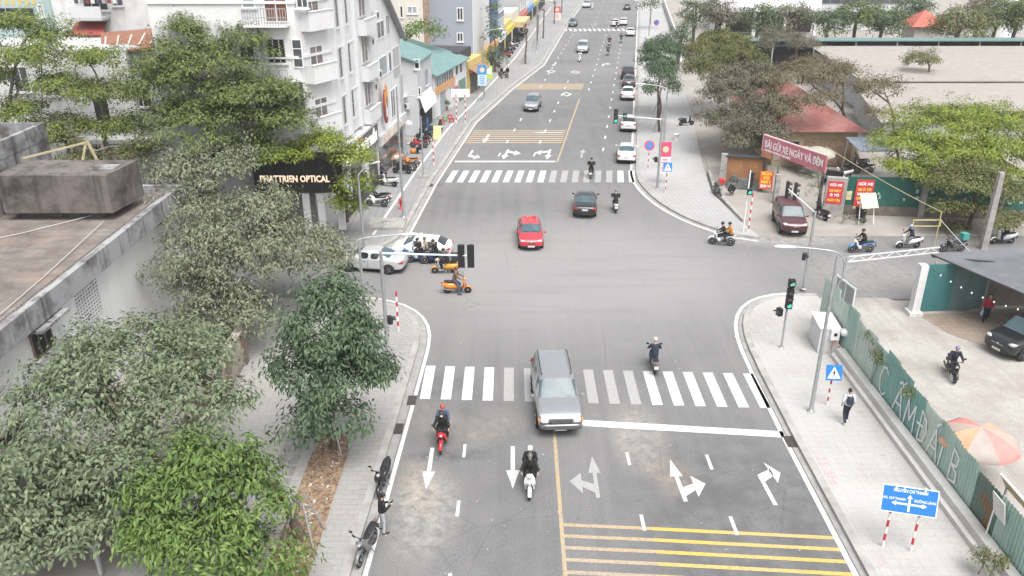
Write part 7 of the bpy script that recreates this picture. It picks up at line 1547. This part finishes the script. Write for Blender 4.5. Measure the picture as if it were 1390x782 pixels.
# ------------------------------------------------------------------ people
SKIN = mat('skin', (.42, .27, .19), .55, var=.06)
def cap(mb, p, q, r0, r1=None, n=10):
    p, q = Vector(p), Vector(q); r1 = r0 if r1 is None else r1; d = q - p; L = d.length
    if L < 1e-5: d = Vector((0, 0, 1)); L = 1e-4
    M = Matrix.Translation(p) @ d.to_track_quat('Z', 'Y').to_matrix().to_4x4()
    prof = [(r0 * math.cos(t), r0 * math.sin(t)) for t in (R(-89), R(-60), R(-30), 0)] + [(r1 * math.cos(t), L + r1 * math.sin(t)) for t in (0, R(30), R(60), R(89))]
    mb.lathe(prof, n, M=M); return mb
def chain(mb, pts, rads):
    for i in range(len(pts) - 1): cap(mb, pts[i], pts[i + 1], rads[i], rads[i + 1])
def ell(mb, c, rx, ry, rz, M=None):
    prof = [(math.cos(t), math.sin(t)) for t in [R(a) for a in range(-90, 91, 22)]]; prof[0] = (.001, -1); prof[-1] = (.001, 1)
    mb.lathe(prof, 14, M=Matrix.Translation(c) @ (M or Matrix.Identity(4)) @ Matrix.Diagonal((rx, ry, rz, 1)))
def fused(mb, name, vox, smooth=4):
    o = mb.build(name, [])
    r = o.modifiers.new('r', 'REMESH'); r.mode = 'VOXEL'; r.voxel_size = vox; r.use_smooth_shade = True
    s = o.modifiers.new('s', 'SMOOTH'); s.iterations = smooth; s.factor = .5
    me = evaluated(o); me.materials.clear(); me.name = name; return me
POSES = {
 'ride': dict(pel=(0, -.18, .86), che=(0, -.06, 1.22), nec=(0, .0, 1.42), hea=(0, .06, 1.585), sh=(.185, -.03, 1.36), el=(.30, .10, 1.12), ha=(.31, .29, 1.03), hip=(.09, -.14, .83), kn=(.17, .28, .70), an=(.15, .16, .34), toe=(.16, .36, .30)),
 'pillion': dict(pel=(0, -.58, .90), che=(0, -.50, 1.26), nec=(0, -.46, 1.45), hea=(0, -.42, 1.61), sh=(.18, -.48, 1.39), el=(.27, -.34, 1.16), ha=(.17, -.14, 1.08), hip=(.10, -.52, .88), kn=(.23, -.14, .74), an=(.2, -.26, .38), toe=(.22, -.08, .33)),
 'foot': dict(pel=(0, -.18, .86), che=(0, -.10, 1.22), nec=(0, -.06, 1.42), hea=(0, .0, 1.585), sh=(.185, -.08, 1.36), el=(.30, .08, 1.12), ha=(.31, .29, 1.03), hip=(.09, -.14, .83), kn=(.22, .16, .52), an=(.30, .08, .10), toe=(.33, .27, .05)),
 'stand': dict(pel=(0, 0, .93), che=(0, .02, 1.28), nec=(0, .03, 1.46), hea=(0, .05, 1.62), sh=(.185, .02, 1.40), el=(.25, -.02, 1.13), ha=(.23, .10, .90), hip=(.09, 0, .90), kn=(.11, .03, .49), an=(.12, -.02, .09), toe=(.15, .16, .04)),
 'phone': dict(pel=(0, 0, .93), che=(0, .03, 1.28), nec=(0, .06, 1.46), hea=(0, .12, 1.60), sh=(.185, .03, 1.40), el=(.25, .06, 1.12), ha=(.10, .33, 1.18), hip=(.09, 0, .90), kn=(.12, .03, .49), an=(.17, -.02, .09), toe=(.20, .16, .04)),
 'walk': dict(pel=(0, 0, .92), che=(0, .03, 1.26), nec=(0, .04, 1.44), hea=(0, .07, 1.60), sh=(.18, .03, 1.38), el=(.25, -.06, 1.12), ha=(.24, .06, .90), hip=(.09, 0, .89), kn=(.10, .14, .50), an=(.10, .12, .10), toe=(.12, .30, .06), kn2=(.10, .0, .48), an2=(.10, -.26, .14), toe2=(.11, -.12, .04)),
 'squat': dict(pel=(0, -.15, .35), che=(0, .05, .66), nec=(0, .13, .84), hea=(0, .20, .99), sh=(.18, .08, .78), el=(.27, .25, .55), ha=(.14, .42, .48), hip=(.10, -.1, .34), kn=(.19, .28, .50), an=(.15, .06, .10), toe=(.17, .24, .05)),
 'sit': dict(pel=(0, -.1, .52), che=(0, -.08, .88), nec=(0, -.05, 1.06), hea=(0, .0, 1.21), sh=(.18, -.06, .99), el=(.24, .06, .74), ha=(.14, .24, .60), hip=(.09, -.06, .50), kn=(.12, .34, .50), an=(.12, .30, .10), toe=(.13, .48, .05)),
}
def person_meshes(pose):
    if ('P', pose) in SHARE: return SHARE[('P', pose)]
    j = POSES[pose]; V = lambda k, s=1: Vector((j[k][0] * s, j[k][1], j[k][2]))
    body = MB(); jac = MB(); tro = MB(); sho = MB(); hel = MB(); hair = MB(); eyes = MB()
    pel, che, nec, hea = V('pel'), V('che'), V('nec'), V('hea')
    chain(body, [pel, che, nec, hea], [.09, .10, .055, .055])
    ell(body, hea + Vector((0, .0, .02)), .078, .095, .115)                       # skull
    cap(body, hea + Vector((0, .045, -.07)), hea + Vector((0, .05, -.06)), .05, .045)      # jaw
    cap(body, hea + Vector((0, .09, .02)), hea + Vector((0, .108, -.018)), .012, .017)     # nose
    for s in (-1, 1):
        ell(body, hea + Vector((s * .08, -.005, .0)), .014, .025, .035)              # ears
        sh, el, ha = V('sh', s), V('el', s), V('ha', s)
        chain(body, [che, sh, el, ha], [.07, .045, .036, .026])
        fd = (ha - el).normalized(); 
        if pose in ('ride', 'foot'): fd = Vector((0, .75, -.35)).normalized()
        side = Vector((s, 0, 0)); up = side.cross(fd).normalized() * s
        palm = ha + fd * .07; cap(body, ha, palm, .03, .034)
        for q in range(4):                                                      # four unequal, bent fingers and a thumb
            o = palm + side * (.027 - .018 * q) * 1; ln = (.062, .075, .08, .07)[q] * .55
            k1 = o + fd * ln; k2 = k1 + (fd * .4 - up * .9).normalized() * ln * .8
            cap(body, o, k1, .0105, .0095, 6); cap(body, k1, k2, .0095, .008, 6)
        th = ha + fd * .02 - side * .03; cap(body, th, th + (fd - side * .8 - up * .5).normalized() * .055, .012, .009, 6)
        chain(jac, [che + Vector((s * .08, 0, .10)), sh, el, ha - (ha - el).normalized() * .025], [.09, .078, .062, .046])
        kn, an, toe = (V('kn', s), V('an', s), V('toe', s)) if s == 1 or 'kn2' not in j else (V('kn2', s), V('an2', s), V('toe2', s))
        hip = V('hip', s)
        chain(tro, [pel + Vector((s * .05, 0, 0)), hip, kn, an], [.115, .10, .072, .058])
        chain(body, [pel, hip, kn, an], [.08, .07, .05, .04])
        heel = an + (an - toe).normalized() * .04 - Vector((0, 0, .045)); heel.z = max(heel.z, .04)
        sho_a = an + Vector((0, 0, -.01)); cap(sho, heel, toe, .042, .035); cap(sho, sho_a, heel, .045, .042)
    M = Matrix.Identity(4)
    chain(jac, [pel + Vector((0, 0, .04)), (pel + che) / 2, che, nec - Vector((0, 0, .05))], [.135, .135, .145, .075])
    for s in (-1, 1): chain(jac, [pel + Vector((s * .06, 0, .03)), che + Vector((s * .075, 0, .02))], [.115, .118])
    chain(tro, [pel - Vector((0, 0, .0)), pel + Vector((0, 0, .07))], [.125, .12])
    ell(hel, hea + Vector((0, -.012, .058)), .112, .128, .105); cap(hel, hea + Vector((-.06, .105, .05)), hea + Vector((.06, .105, .05)), .018)
    ell(hair, hea + Vector((0, -.018, .045)), .088, .098, .105)
    for s in (-1, 1): ell(eyes, hea + Vector((s * .032, .088, .028)), .014, .01, .009)
    mask = MB(); ell(mask, hea + Vector((0, .055, -.035)), .07, .065, .055)
    out = dict(body=fused(body, 'body', .013, 2), jacket=fused(jac, 'jacket', .022, 3), trousers=fused(tro, 'trousers', .022, 3), shoe=loose(fused(sho, 'shoe', .018, 2), 'shoe'),
               helmet=hel.mesh('helmet', []), hair=hair.mesh('hair', []), eye=loose(eyes.mesh('eye', []), 'eye'), face_mask=mask.mesh('face_mask', []))
    SHARE[('P', pose)] = out; return out
CLOTH = {}
def cloth(c, rough=.85):
    k = tuple(round(x, 3) for x in c)
    if k not in CLOTH: CLOTH[k] = mat('cloth_%d' % len(CLOTH), c, rough, var=.18, vscale=9, bump=.3, bscale=28)
    return CLOTH[k]
HAIRM = mat('black_hair', (.012, .011, .012), .5); SHOEM = mat('dark_shoe', (.03, .028, .027), .6); EYEM = mat('eye', (.01, .01, .01), .2)
NAVY = (.018, .022, .04); BLK = (.014, .014, .016); GREY = (.16, .165, .17); BRN = (.15, .10, .06); WHT = (.62, .62, .60); ORG = (.42, .17, .03); REDC = (.30, .03, .035); BLU = (.05, .12, .28); JEAN = (.06, .085, .14); BEIGE = (.34, .28, .22)
def helmetm(c): return mat('helmet_%02d%02d%02d' % tuple(int(x * 99) for x in c), c, .25, coat=.4)
def person(pose, label, xy, rz, jacket, trousers, head='helmet', headc=BLK, mask=None, z=.012, group=None, shoes=None, bag=None, lean=0., sc=1.):
    ms = person_meshes(pose); root = thing('person', label, 'person', (xy[0], xy[1], z), rz, group); root.scale = (sc,) * 3
    slotlink('body', ms['body'], SKIN, root); slotlink('jacket', ms['jacket'], cloth(jacket), root); slotlink('trousers', ms['trousers'], cloth(trousers), root)
    
    for q in ms['shoe']: slotlink('shoe', q, cloth(shoes) if shoes else SHOEM, root)
    for q in ms['eye']: slotlink('eye', q, EYEM, root)
    if head == 'helmet': slotlink('helmet', ms['helmet'], helmetm(headc), root)
    else: slotlink('hair', ms['hair'], HAIRM, root)
    if mask: slotlink('face_mask', ms['face_mask'], cloth(mask), root)
    if bag:
        j = POSES[pose]; c = j['che']; mb = MB(); mb.loft([(c[1] - .30, c[2] - .06, .11, .16), (c[1] - .20, c[2] - .05, .15, .20), (c[1] - .12, c[2] - .05, .14, .19)], 10, e=4)
        for s in (-1, 1): mb.tube([(s * .10, c[1] - .15, c[2] + .13), (s * .11, c[1] + .02, c[2] + .185), (s * .11, c[1] + .14, c[2] + .08), (s * .12, c[1] + .02, c[2] - .16)], .018, 5)
        mb.build('backpack', cloth(bag), root)
    return root
# ------------------------------------------------------------------ traffic on the roads
SILVER = paint('silver_grey', (.42, .43, .445), metal=.7, rough=.32); LSILVER = paint('light_silver', (.66, .67, .68), metal=.5)
PWHITE = paint('white', (.74, .74, .74)); PRED = paint('red', (.50, .035, .05)); PBLACK = paint('black', (.014, .016, .018)); PDG = paint('dark_grey', (.07, .075, .08), metal=.4); PMAR = paint('maroon', (.085, .03, .035), metal=.2)
def aim(p, q): return math.atan2(-(q[0] - p[0]), q[1] - p[1])      # heading that points +Y from p to q
S = math.pi
def suvnose(root):
    mb = MB(); mb.loft([(2.30, .60, .90, .15), (2.40, .60, .90, .14), (2.47, .60, .78, .11), (2.49, .59, .6, .08)], 12, e=5); mb.build('front_bumper', paint('bumper_grey', (.13, .135, .14), metal=.4), root)
    mb = MB(); mb.box((0, 2.40, .88), (.92, .10, .17)); gr = mb.build('front_grille', DARKTRIM, root)
    mb = MB()
    for z_ in (.83, .88, .93): mb.box((0, 2.455, z_), (.88, .012, .018))
    mb.box((0, 2.42, .972), (.98, .09, .025)); mb.build('chrome_trim', CHROME, gr)
    for sx in (-1, 1):
        mb = MB(); mb.loft([(2.28, .87, .16, .09, sx * .68), (2.405, .87, .17, .09, sx * .66), (2.43, .87, .14, .07, sx * .65)], 10, e=4); mb.build('headlight', mat('clear_lamp_bright', (.62, .64, .66), .12, spec=.8), root)
        mb = MB(); mb.box((sx * .885, 2.33, .87), (.06, .14, .12)); mb.build('indicator', AMBER, root)
car('suv', SILVER, 'large silver-grey off-road wagon driving over the near zebra crossing', (2.0, 32.95), S + .05, level=2, sc=1.06, extra=suvnose, lower=paint('dark_silver', (.12, .125, .13), metal=.6), rails=True, k=1.0)
def redroof(root):
    mb = MB()
    for i, (x, y, a, l) in enumerate([(-.3, -.5, .2, .7), (-.15, -.75, .0, .5), (.1, -.55, -.25, .7), (.3, -.8, .3, .4), (-.38, -.9, .6, .4)]): mb.box((x, y, 1.515 - abs(x) * .035), (.12, l, .012), rz=a)
    mb.build('roof_petals', mat('deep_red', (.42, .01, .015), .4), root)
car('hatch', PRED, 'bright red hatchback coming towards the camera in the middle of the crossing', (1.28, 54.9), S + .02, extra=redroof)
car('sedan', PBLACK, 'black sedan driving away just before the far zebra crossing', (5.75, 61.8), -.1)
car('sedan', PWHITE, 'white sedan parked nearest of the row along the right kerb of the far road', (xr(77.5) - 1.0, 77.2), -.13, group='cars parked along the far right kerb')
car('hatch', PWHITE, 'white car parked behind the horizontal traffic signal arm', (xr(90) - 1.0, 89.6), -.14, group='cars parked along the far right kerb')
car('sedan', PWHITE, 'white car parked third along the right kerb beside the round street trees', (xr(107) - 1.3, 106.8), -.14, group='cars parked along the far right kerb', level=1)
car('sedan', PDG, 'dark grey sedan parked in front of the third white car', (xr(116) - 1.3, 115.6), -.14, group='cars parked along the far right kerb', level=1)
car('suv', PBLACK, 'black wagon parked before the side street on the right kerb', (xr(122) - 1.5, 121.8), -.14, group='cars parked along the far right kerb', level=1)
car('sedan', PWHITE, 'white sedan parked just beyond the distant side street', (xr(172) - 2.0, 170), -.14, group='cars parked along the far right kerb', level=1)
car('hatch', PWHITE, 'white hatchback parked ahead of the distant white sedan', (xr(186) - 3.2, 188), -.14, group='cars parked along the far right kerb', level=1)
car('sedan', PDG, 'dark sedan farthest up the row along the right kerb', (xr(222) - 3.2, 222), -.14, group='cars parked along the far right kerb', level=1)
car('mpv', SILVER, 'grey people carrier with bright lights on the far road between the yellow bars', (2.5, 100.0), S - .14)
car('suv', LSILVER, 'silver wagon driving towards the camera beyond the yellow hatched strip', (at(791, 70)[0], 147.5), S - .14, level=1)
car('mpv', mat('car_paint_green_grey', (.10, .14, .13), .3, coat=.5), 'grey-green van beside the far left pavement at the distant crossing', (at(777, 34)[0], 186), S - .14, level=1)
car('suv', PWHITE, 'white wagon coming down the far left lanes', (at(793, 6)[0], 228), S - .14, level=1)
car('hatch', PWHITE, 'white hatchback driving away in the middle of the distant crossing', (at(833, 33)[0], 186), -.14, level=1)
car('sedan', LSILVER, 'light silver sedan waiting in the left side street beside the boundary tree', (-9.1, 49.9), R(80), level=2)
def taxi(root):
    mb = MB(); mb.box((0, .0, 1.57), (.5, .16, .11)); mb.build('roof_sign', mat('taxi_sign', (.75, .77, .72), .4), root)
    mb = MB(); 
    for s in (-1, 1):
        for y, c, zz in ((-.9, 1, .72), (-.3, 0, .76), (.35, 1, .70), (.9, 0, .74), (-1.3, 0, .8)): mb.box((s * .868, y, zz), (.012, .42, .13), mi=c)
        mb.box((s * .868, 0, .55), (.012, 2.2, .05), mi=0)
    mb.build('door_stripes', [mat('taxi_blue', (.05, .22, .50), .4), mat('taxi_teal', (.08, .42, .40), .4)], root)
car('hatch', PWHITE, 'white taxi with blue and teal side graphics at the left corner of the crossing', (-6.1, 51.9), R(84), extra=taxi)
car('suv', PMAR, 'dark maroon family wagon coming out of the parking gate under the pink banner', (20.5, 57.8), S - .12, cat='car', k=.96)
car('suv', PBLACK, 'glossy black off-road wagon parked on the brown paving by the grey tarpaulin shed', at(1392, 474), R(112), z=.03, k=.97)
car('mpv', LSILVER, 'pale silver van standing behind the flat roofs at the right edge', (pt(1375, 118, 96).x, 96), R(75), level=1, cat='van')
# near bikes and riders
def rider(px, py, rz, style, pm, blabel, plabel, jk, tr, hc=BLK, accent=None, pose='ride', mask=None, pil=None, box=None, head='helmet', z=.012, xy=None, bag=None, sh=None):
    p = xy or at(px, py)
    bike(style, pm, blabel, p, rz, accent=accent, box=box, group='ridden motorbikes', z=z)
    person(pose, plabel, p, rz, jk, tr, head, hc, mask, z=z, group='motorbike riders', bag=bag, shoes=sh)
    if pil: person('pillion', pil[0], p, rz, pil[1], pil[2], 'helmet', pil[3], z=z, group='motorbike passengers', bag=pil[4] if len(pil) > 4 else None)
BW = bikepaint('white', (.72, .72, .71)); BB = bikepaint('black', (.018, .018, .02)); BR = bikepaint('red', (.5, .02, .03)); BO = bikepaint('orange', (.72, .22, .03)); BY = bikepaint('amber', (.68, .30, .03)); BBL = bikepaint('blue', (.04, .22, .5)); BG = bikepaint('grey', (.14, .145, .15)); BGR = bikepaint('green', (.12, .42, .05)); BLB = bikepaint('pale_blue', (.40, .55, .68)); BN = bikepaint('navy', (.03, .05, .12)); BBN = bikepaint('brown', (.16, .10, .07))
rider(601, 604, S - .02, 'under', BR, 'red motorbike coming down the near left lane', 'rider in black with a black helmet and white mask on the red motorbike', BLK, BLK, BLK, mask=WHT, pil=('passenger behind the black-clad rider of the red motorbike', JEAN, BLK, (.35, .05, .04)))
rider(719, 664, S - .03, 'scooter', BW, 'white scooter heading for the camera beside the centre line', 'rider in a black and white jacket with a grey helmet on the white scooter', BLK, BLK, (.10, .11, .11), sh=WHT, pil=('passenger in black with a white helmet on the white scooter', BLK, BLK, (.75, .75, .74)))
rider(887, 500, -.05, 'scooter', BG, 'grey scooter crossing the near zebra away from the camera', 'rider in navy with a cream helmet riding away over the near zebra', NAVY, JEAN, (.62, .58, .40))
rider(802, 240, -.14, 'under', BB, 'dark motorbike on the far zebra crossing', 'rider in black with a backpack on the far zebra crossing', BLK, BLK, BLK, bag=BLK)
rider(835, 286, -.06, 'scooter', BW, 'white-backed scooter following the black sedan', 'rider in a thick black jacket beside the black sedan', BLK, BLK, (.16, .17, .18))
rider(621, 398, R(-88), 'vintage', BO, 'orange round-bodied scooter pulling into the crossing from the left', 'rider in a brown jacket putting a foot down from the orange scooter', BRN, JEAN, (.16, .02, .03), pose='foot', mask=WHT)
rider(604, 371, R(92), 'vintage', BY, 'amber scooter with white leg shield heading into the left side street', 'rider in black carrying a dark box on the amber scooter', BLK, BLK, BLK, accent=BW, box=mat('dark_box', (.03, .03, .035), .6), sh=WHT)
rider(590, 358, R(95), 'under', BN, 'dark motorbike between the amber scooter and the taxi', 'rider in dark clothes between the amber scooter and the taxi', BLK, NAVY, BLK)
rider(569, 356, R(100), 'under', BLB, 'pale blue motorbike beside the white taxi', 'rider in black on the pale blue motorbike by the taxi', BLK, BLK, BLK, pil=('passenger in a beige jacket on the pale blue motorbike', BEIGE, BLK, (.14, .09, .05)))
rider(979, 333, R(75), 'under', BW, 'pale motorbike turning at the right far corner', 'rider in black on the bike at the right far corner', BLK, BLK, BLK, pil=('passenger in an orange jacket at the right far corner', ORG, NAVY, BLK))
rider(1168, 343, R(92), 'under', BBL, 'blue and white motorbike in front of the truss on the side road', 'rider in black with a black helmet on the blue motorbike', BLK, BLK, BLK, accent=BW)
rider(1232, 337, R(94), 'scooter', BW, 'white scooter on the side road under the canopy tree', 'rider in navy with a blue helmet on the white scooter on the side road', NAVY, GREY, (.25, .42, .62), mask=GREY)
rider(1360, 331, R(93), 'scooter', BW, 'white scooter at the right edge of the side road', 'rider in dark clothes on the scooter at the right edge', BLK, NAVY, BLK)
rider(1290, 512, S - .22, 'under', BB, 'black motorbike coming along the alley behind the green fence', 'rider in navy with a grey-blue helmet on the alley motorbike', NAVY, BLK, (.16, .17, .26), z=.03)
# distant riders
for (px, py, h, st, pm, bl, pl_, jk, tr, hc) in [
    (787, 84, S - .14, 'scooter', BW, 'white scooter behind the silver wagon on the far road', 'white-clad rider behind the silver wagon', WHT, NAVY, BLK),
    (825, 75, -.14, 'under', BB, 'dark motorbike nearest of three before the distant side street', 'dark rider nearest of three before the distant side street', (.04, .06, .06), BLK, BLK),
    (827, 62, -.14, 'under', BR, 'red motorbike just ahead of the dark one near the distant side street', 'rider in black on the far red motorbike', BLK, BLK, BLK),
    (843, 58, -.14, 'scooter', BG, 'grey scooter right of the other two near the distant side street', 'rider in dark blue right of the other two far riders', NAVY, BLK, BLK),
    (837, 39, -.14, 'under', BB, 'motorbike close behind the distant white hatchback', 'dark-clad rider close behind the distant white hatchback', BLK, BLK, BLK),
    (777, 36, S - .14, 'scooter', BB, 'dark scooter in front of the grey-green van', 'rider in black in front of the grey-green van', BLK, BLK, (.2, .22, .2)),
    (804, 13, S - .14, 'scooter', BW, 'white scooter farthest up the left lanes', 'rider in white farthest up the left lanes', WHT, GREY, WHT)]:
    rider(px, py, h, st, pm, bl, pl_, jk, tr, hc)
# parked bikes near
bike('scooter', BB, 'black scooter parked by the near left kerb, upper of the two', at(522, 661), S - .12, lean=4, group='motorbikes parked at the near left kerb')
bike('under', BG, 'grey motorbike parked by the near left kerb, lower of the two', at(500, 752), S - .25, lean=4, group='motorbikes parked at the near left kerb')
person('phone', 'man in black jacket and grey trousers looking at his phone by the near left kerb', at(520, 722), R(-62), BLK, (.36, .37, .39), 'hair', sc=1.0)
mb = MB(); _p = at(520, 722); mb.box((_p[0] + .36, _p[1] + .19, 1.235), (.075, .15, .012), rz=R(-62), rx=R(25)); tag(mb.build('phone', BLACK), 'dark phone held by the man beside the parked motorbikes', 'phone')
person('walk', 'student in a navy and white jacket with a backpack walking up the right pavement', at(1146, 577), -.05, (.50, .51, .54), NAVY, 'hair', z=.15, bag=(.03, .035, .06), shoes=WHT)
# parked bikes on the shop pavement
GSHOP = 'motorbikes parked outside the shops'
for (px, py, rz, st, pm, lab, ac) in [
    (512, 283, 1.35, 'under', BW, 'white motorbike parked nearest the optical shop corner', None), (516, 277, 1.35, 'under', BB, 'black motorbike beside the one nearest the optical shop corner', None),
    (527, 255, 1.2, 'scooter', BW, 'white scooter parked alone by the shop step', None), (546, 238, 1.35, 'scooter', BB, 'black scooter parked before the bakery table', None), (553, 234, 1.35, 'under', BBN, 'brown motorbike in the middle of the three before the bakery table', None),
    (557, 228, 1.35, 'under', BO, 'orange motorbike parked third before the bakery table', None), (569, 203, 1.4, 'under', BR, 'red motorbike parked by the seated shopper', None), (573, 198, 1.4, 'scooter', BB, 'black scooter next to the red motorbike outside the shops', None),
    (576, 190, 1.5, 'scooter', BB, 'black scooter behind the yellow folding board', None), (581, 183, 1.45, 'scooter', BN, 'dark blue scooter by the stack of orange chairs', None), (598, 178, .2, 'under', BB, 'dark motorbike tucked behind the yellow folding board', None),
    (641, 121, 1.55, 'under', BBL, 'motorbike parked in front of the green shop shutter', None), (672, 93, 1.2, 'scooter', BG, 'grey scooter beside the small green shop board', None),
    (683, 106, .9, 'under', BB, 'black motorbike with two people beside it on the far pavement', None)]:
    bike(st, pm, lab, at(px, py), rz, group=GSHOP, accent=ac, lean=4, z=.15)
for i in range(9):
    Y = 140 + i * 4.1; x = -1.0 + (Y - 140) * .105 + .0
    bike(['scooter', 'under'][i % 2], [BR, BB, BG, BW, BB, BN, BB, BW, BB][i], ['red scooter at the near end of the far row', 'black motorbike second in the far row', 'grey scooter third in the far row', 'white motorbike fourth in the far row', 'black scooter fifth in the far row', 'navy motorbike sixth in the far row', 'black scooter seventh in the far row', 'white motorbike eighth in the far row', 'black scooter last in the far row'][i] + ' of bikes by the yellow shops', (x, Y), 1.2 + .1 * math.sin(i * 3), group='row of bikes by the yellow shops', lean=4, z=.15)
for i in range(5):
    p = at(706 + i * 7, 33 - i * 7); bike('under', [BB, BW, BB, BG, BB][i], ['black', 'white', 'second black', 'grey', 'last black'][i] + ' motorbike parked outside the distant shop with the flat canopy', (p[0], p[1]), 1.2, group='bikes outside the distant canopy shop', z=.15)
for (px, py, rz, pose, jk, tr, lab) in [(681, 108, 2.2, 'stand', BLK, GREY, 'person in black standing left of the parked black motorbike on the far pavement'), (689, 108, 2.6, 'stand', BLK, (.24, .22, .14), 'person in black and khaki right of the parked black motorbike on the far pavement'),
                                  (664, 100, -1.2, 'stand', (.45, .6, .12), NAVY, 'person in a lime-green top by the blue and white banner'),
                                  (571, 211, 1.2, 'sit', (.05, .05, .055), BLK, 'person in dark clothes sitting at the shop front by the red motorbike'), (519, 244, -1.9, 'sit', NAVY, NAVY, 'person in navy sitting on the shop step by the white scooter')]:
    person(pose, lab, at(px, py), rz, jk, tr, 'hair', z=.15)
# right far pavement
bike('scooter', BB, 'black scooter parked alone on the wide right pavement', at(931, 172), R(-80), lean=4, z=.15, group='bikes on the right pavement')
bike('under', BG, 'dark motorbike parked by the pavement repair man', at(974, 268), S + .1, lean=3, z=.15, group='bikes on the right pavement')
person('squat', 'man in black squatting at work on the right pavement edge', at(991, 266), -1.3, BLK, BLK, 'hair', z=.15)
# inside the parking yard
for i, (px, py, rz, lab) in enumerate([(1080, 222, .9, 'dark motorbike parked just inside the gate'), (1142, 243, 1.6, 'white-fronted scooter parked by the tall post inside the yard'), (1155, 236, 1.7, 'scooter beside the white-fronted one inside the yard'), (1165, 228, 1.6, 'dark motorbike by the lean-to roof in the yard'), (1172, 236, 1.6, 'black motorbike nearest the green wall in the yard'), (1128, 250, 1.3, 'white scooter behind the black trash chute at the gate')]):
    p = at(px, py); bike(['under', 'scooter'][i % 2], [BB, BW, BB, BG, BB, BW][i], lab, p, rz, group='bikes inside the parking yard', lean=4, z=.03)
bike('scooter', BB, 'black motorbike parked at the corner pillar under the posters', at(1113, 297), .3, group='bikes beside the green wall', lean=3)
bike('scooter', BB, 'dark scooter parked under the leaning pale board', at(1168, 299), S, group='bikes beside the green wall', lean=3)
bike('under', BB, 'motorbike with a green delivery box beside the shed roof corner', at(1292, 342), R(95), group='bikes beside the green wall', box=mat('teal_box', (.07, .30, .26), .5))
person('walk', 'person in a red checked shirt carrying a blue bag under the tarpaulin shed', at(1336, 437), R(160), REDC, NAVY, 'hair', z=.02)
mb = MB(); _p = at(1336, 437); mb.loft([(-.06, .60, .02, .15), (0, .56, .10, .2), (.06, .60, .02, .15)], 10); _o = tag(mb.build('plastic_bag', mat('pale_blue_plastic', (.35, .5, .68), .35)), 'pale blue plastic bag held by the person under the shed', 'bag'); _o.location = (_p[0] - .28, _p[1] - .05, .02)

# ------------------------------------------------------------------ hazy air
hz = bpy.data.materials.new('haze'); hz.use_nodes = True; t_ = hz.node_tree; t_.nodes.remove(t_.nodes['Principled BSDF']); v_ = t_.nodes.new('ShaderNodeVolumePrincipled'); v_.inputs['Density'].default_value = .00028; v_.inputs['Color'].default_value = (.93, .95, .97, 1); v_.inputs['Anisotropy'].default_value = .2
t_.links.new(v_.outputs[0], t_.nodes['Material Output'].inputs['Volume'])
mb = MB(); mb.box((0, 200, 14), (1900, 900, 34)); tag(mb.build('haze', hz), kind='stuff')
bpy.data.objects['haze']['label'] = 'thin pale haze filling the air over the street and houses'; bpy.data.objects['haze']['category'] = 'haze'
scene.cycles.volume_bounces = 1
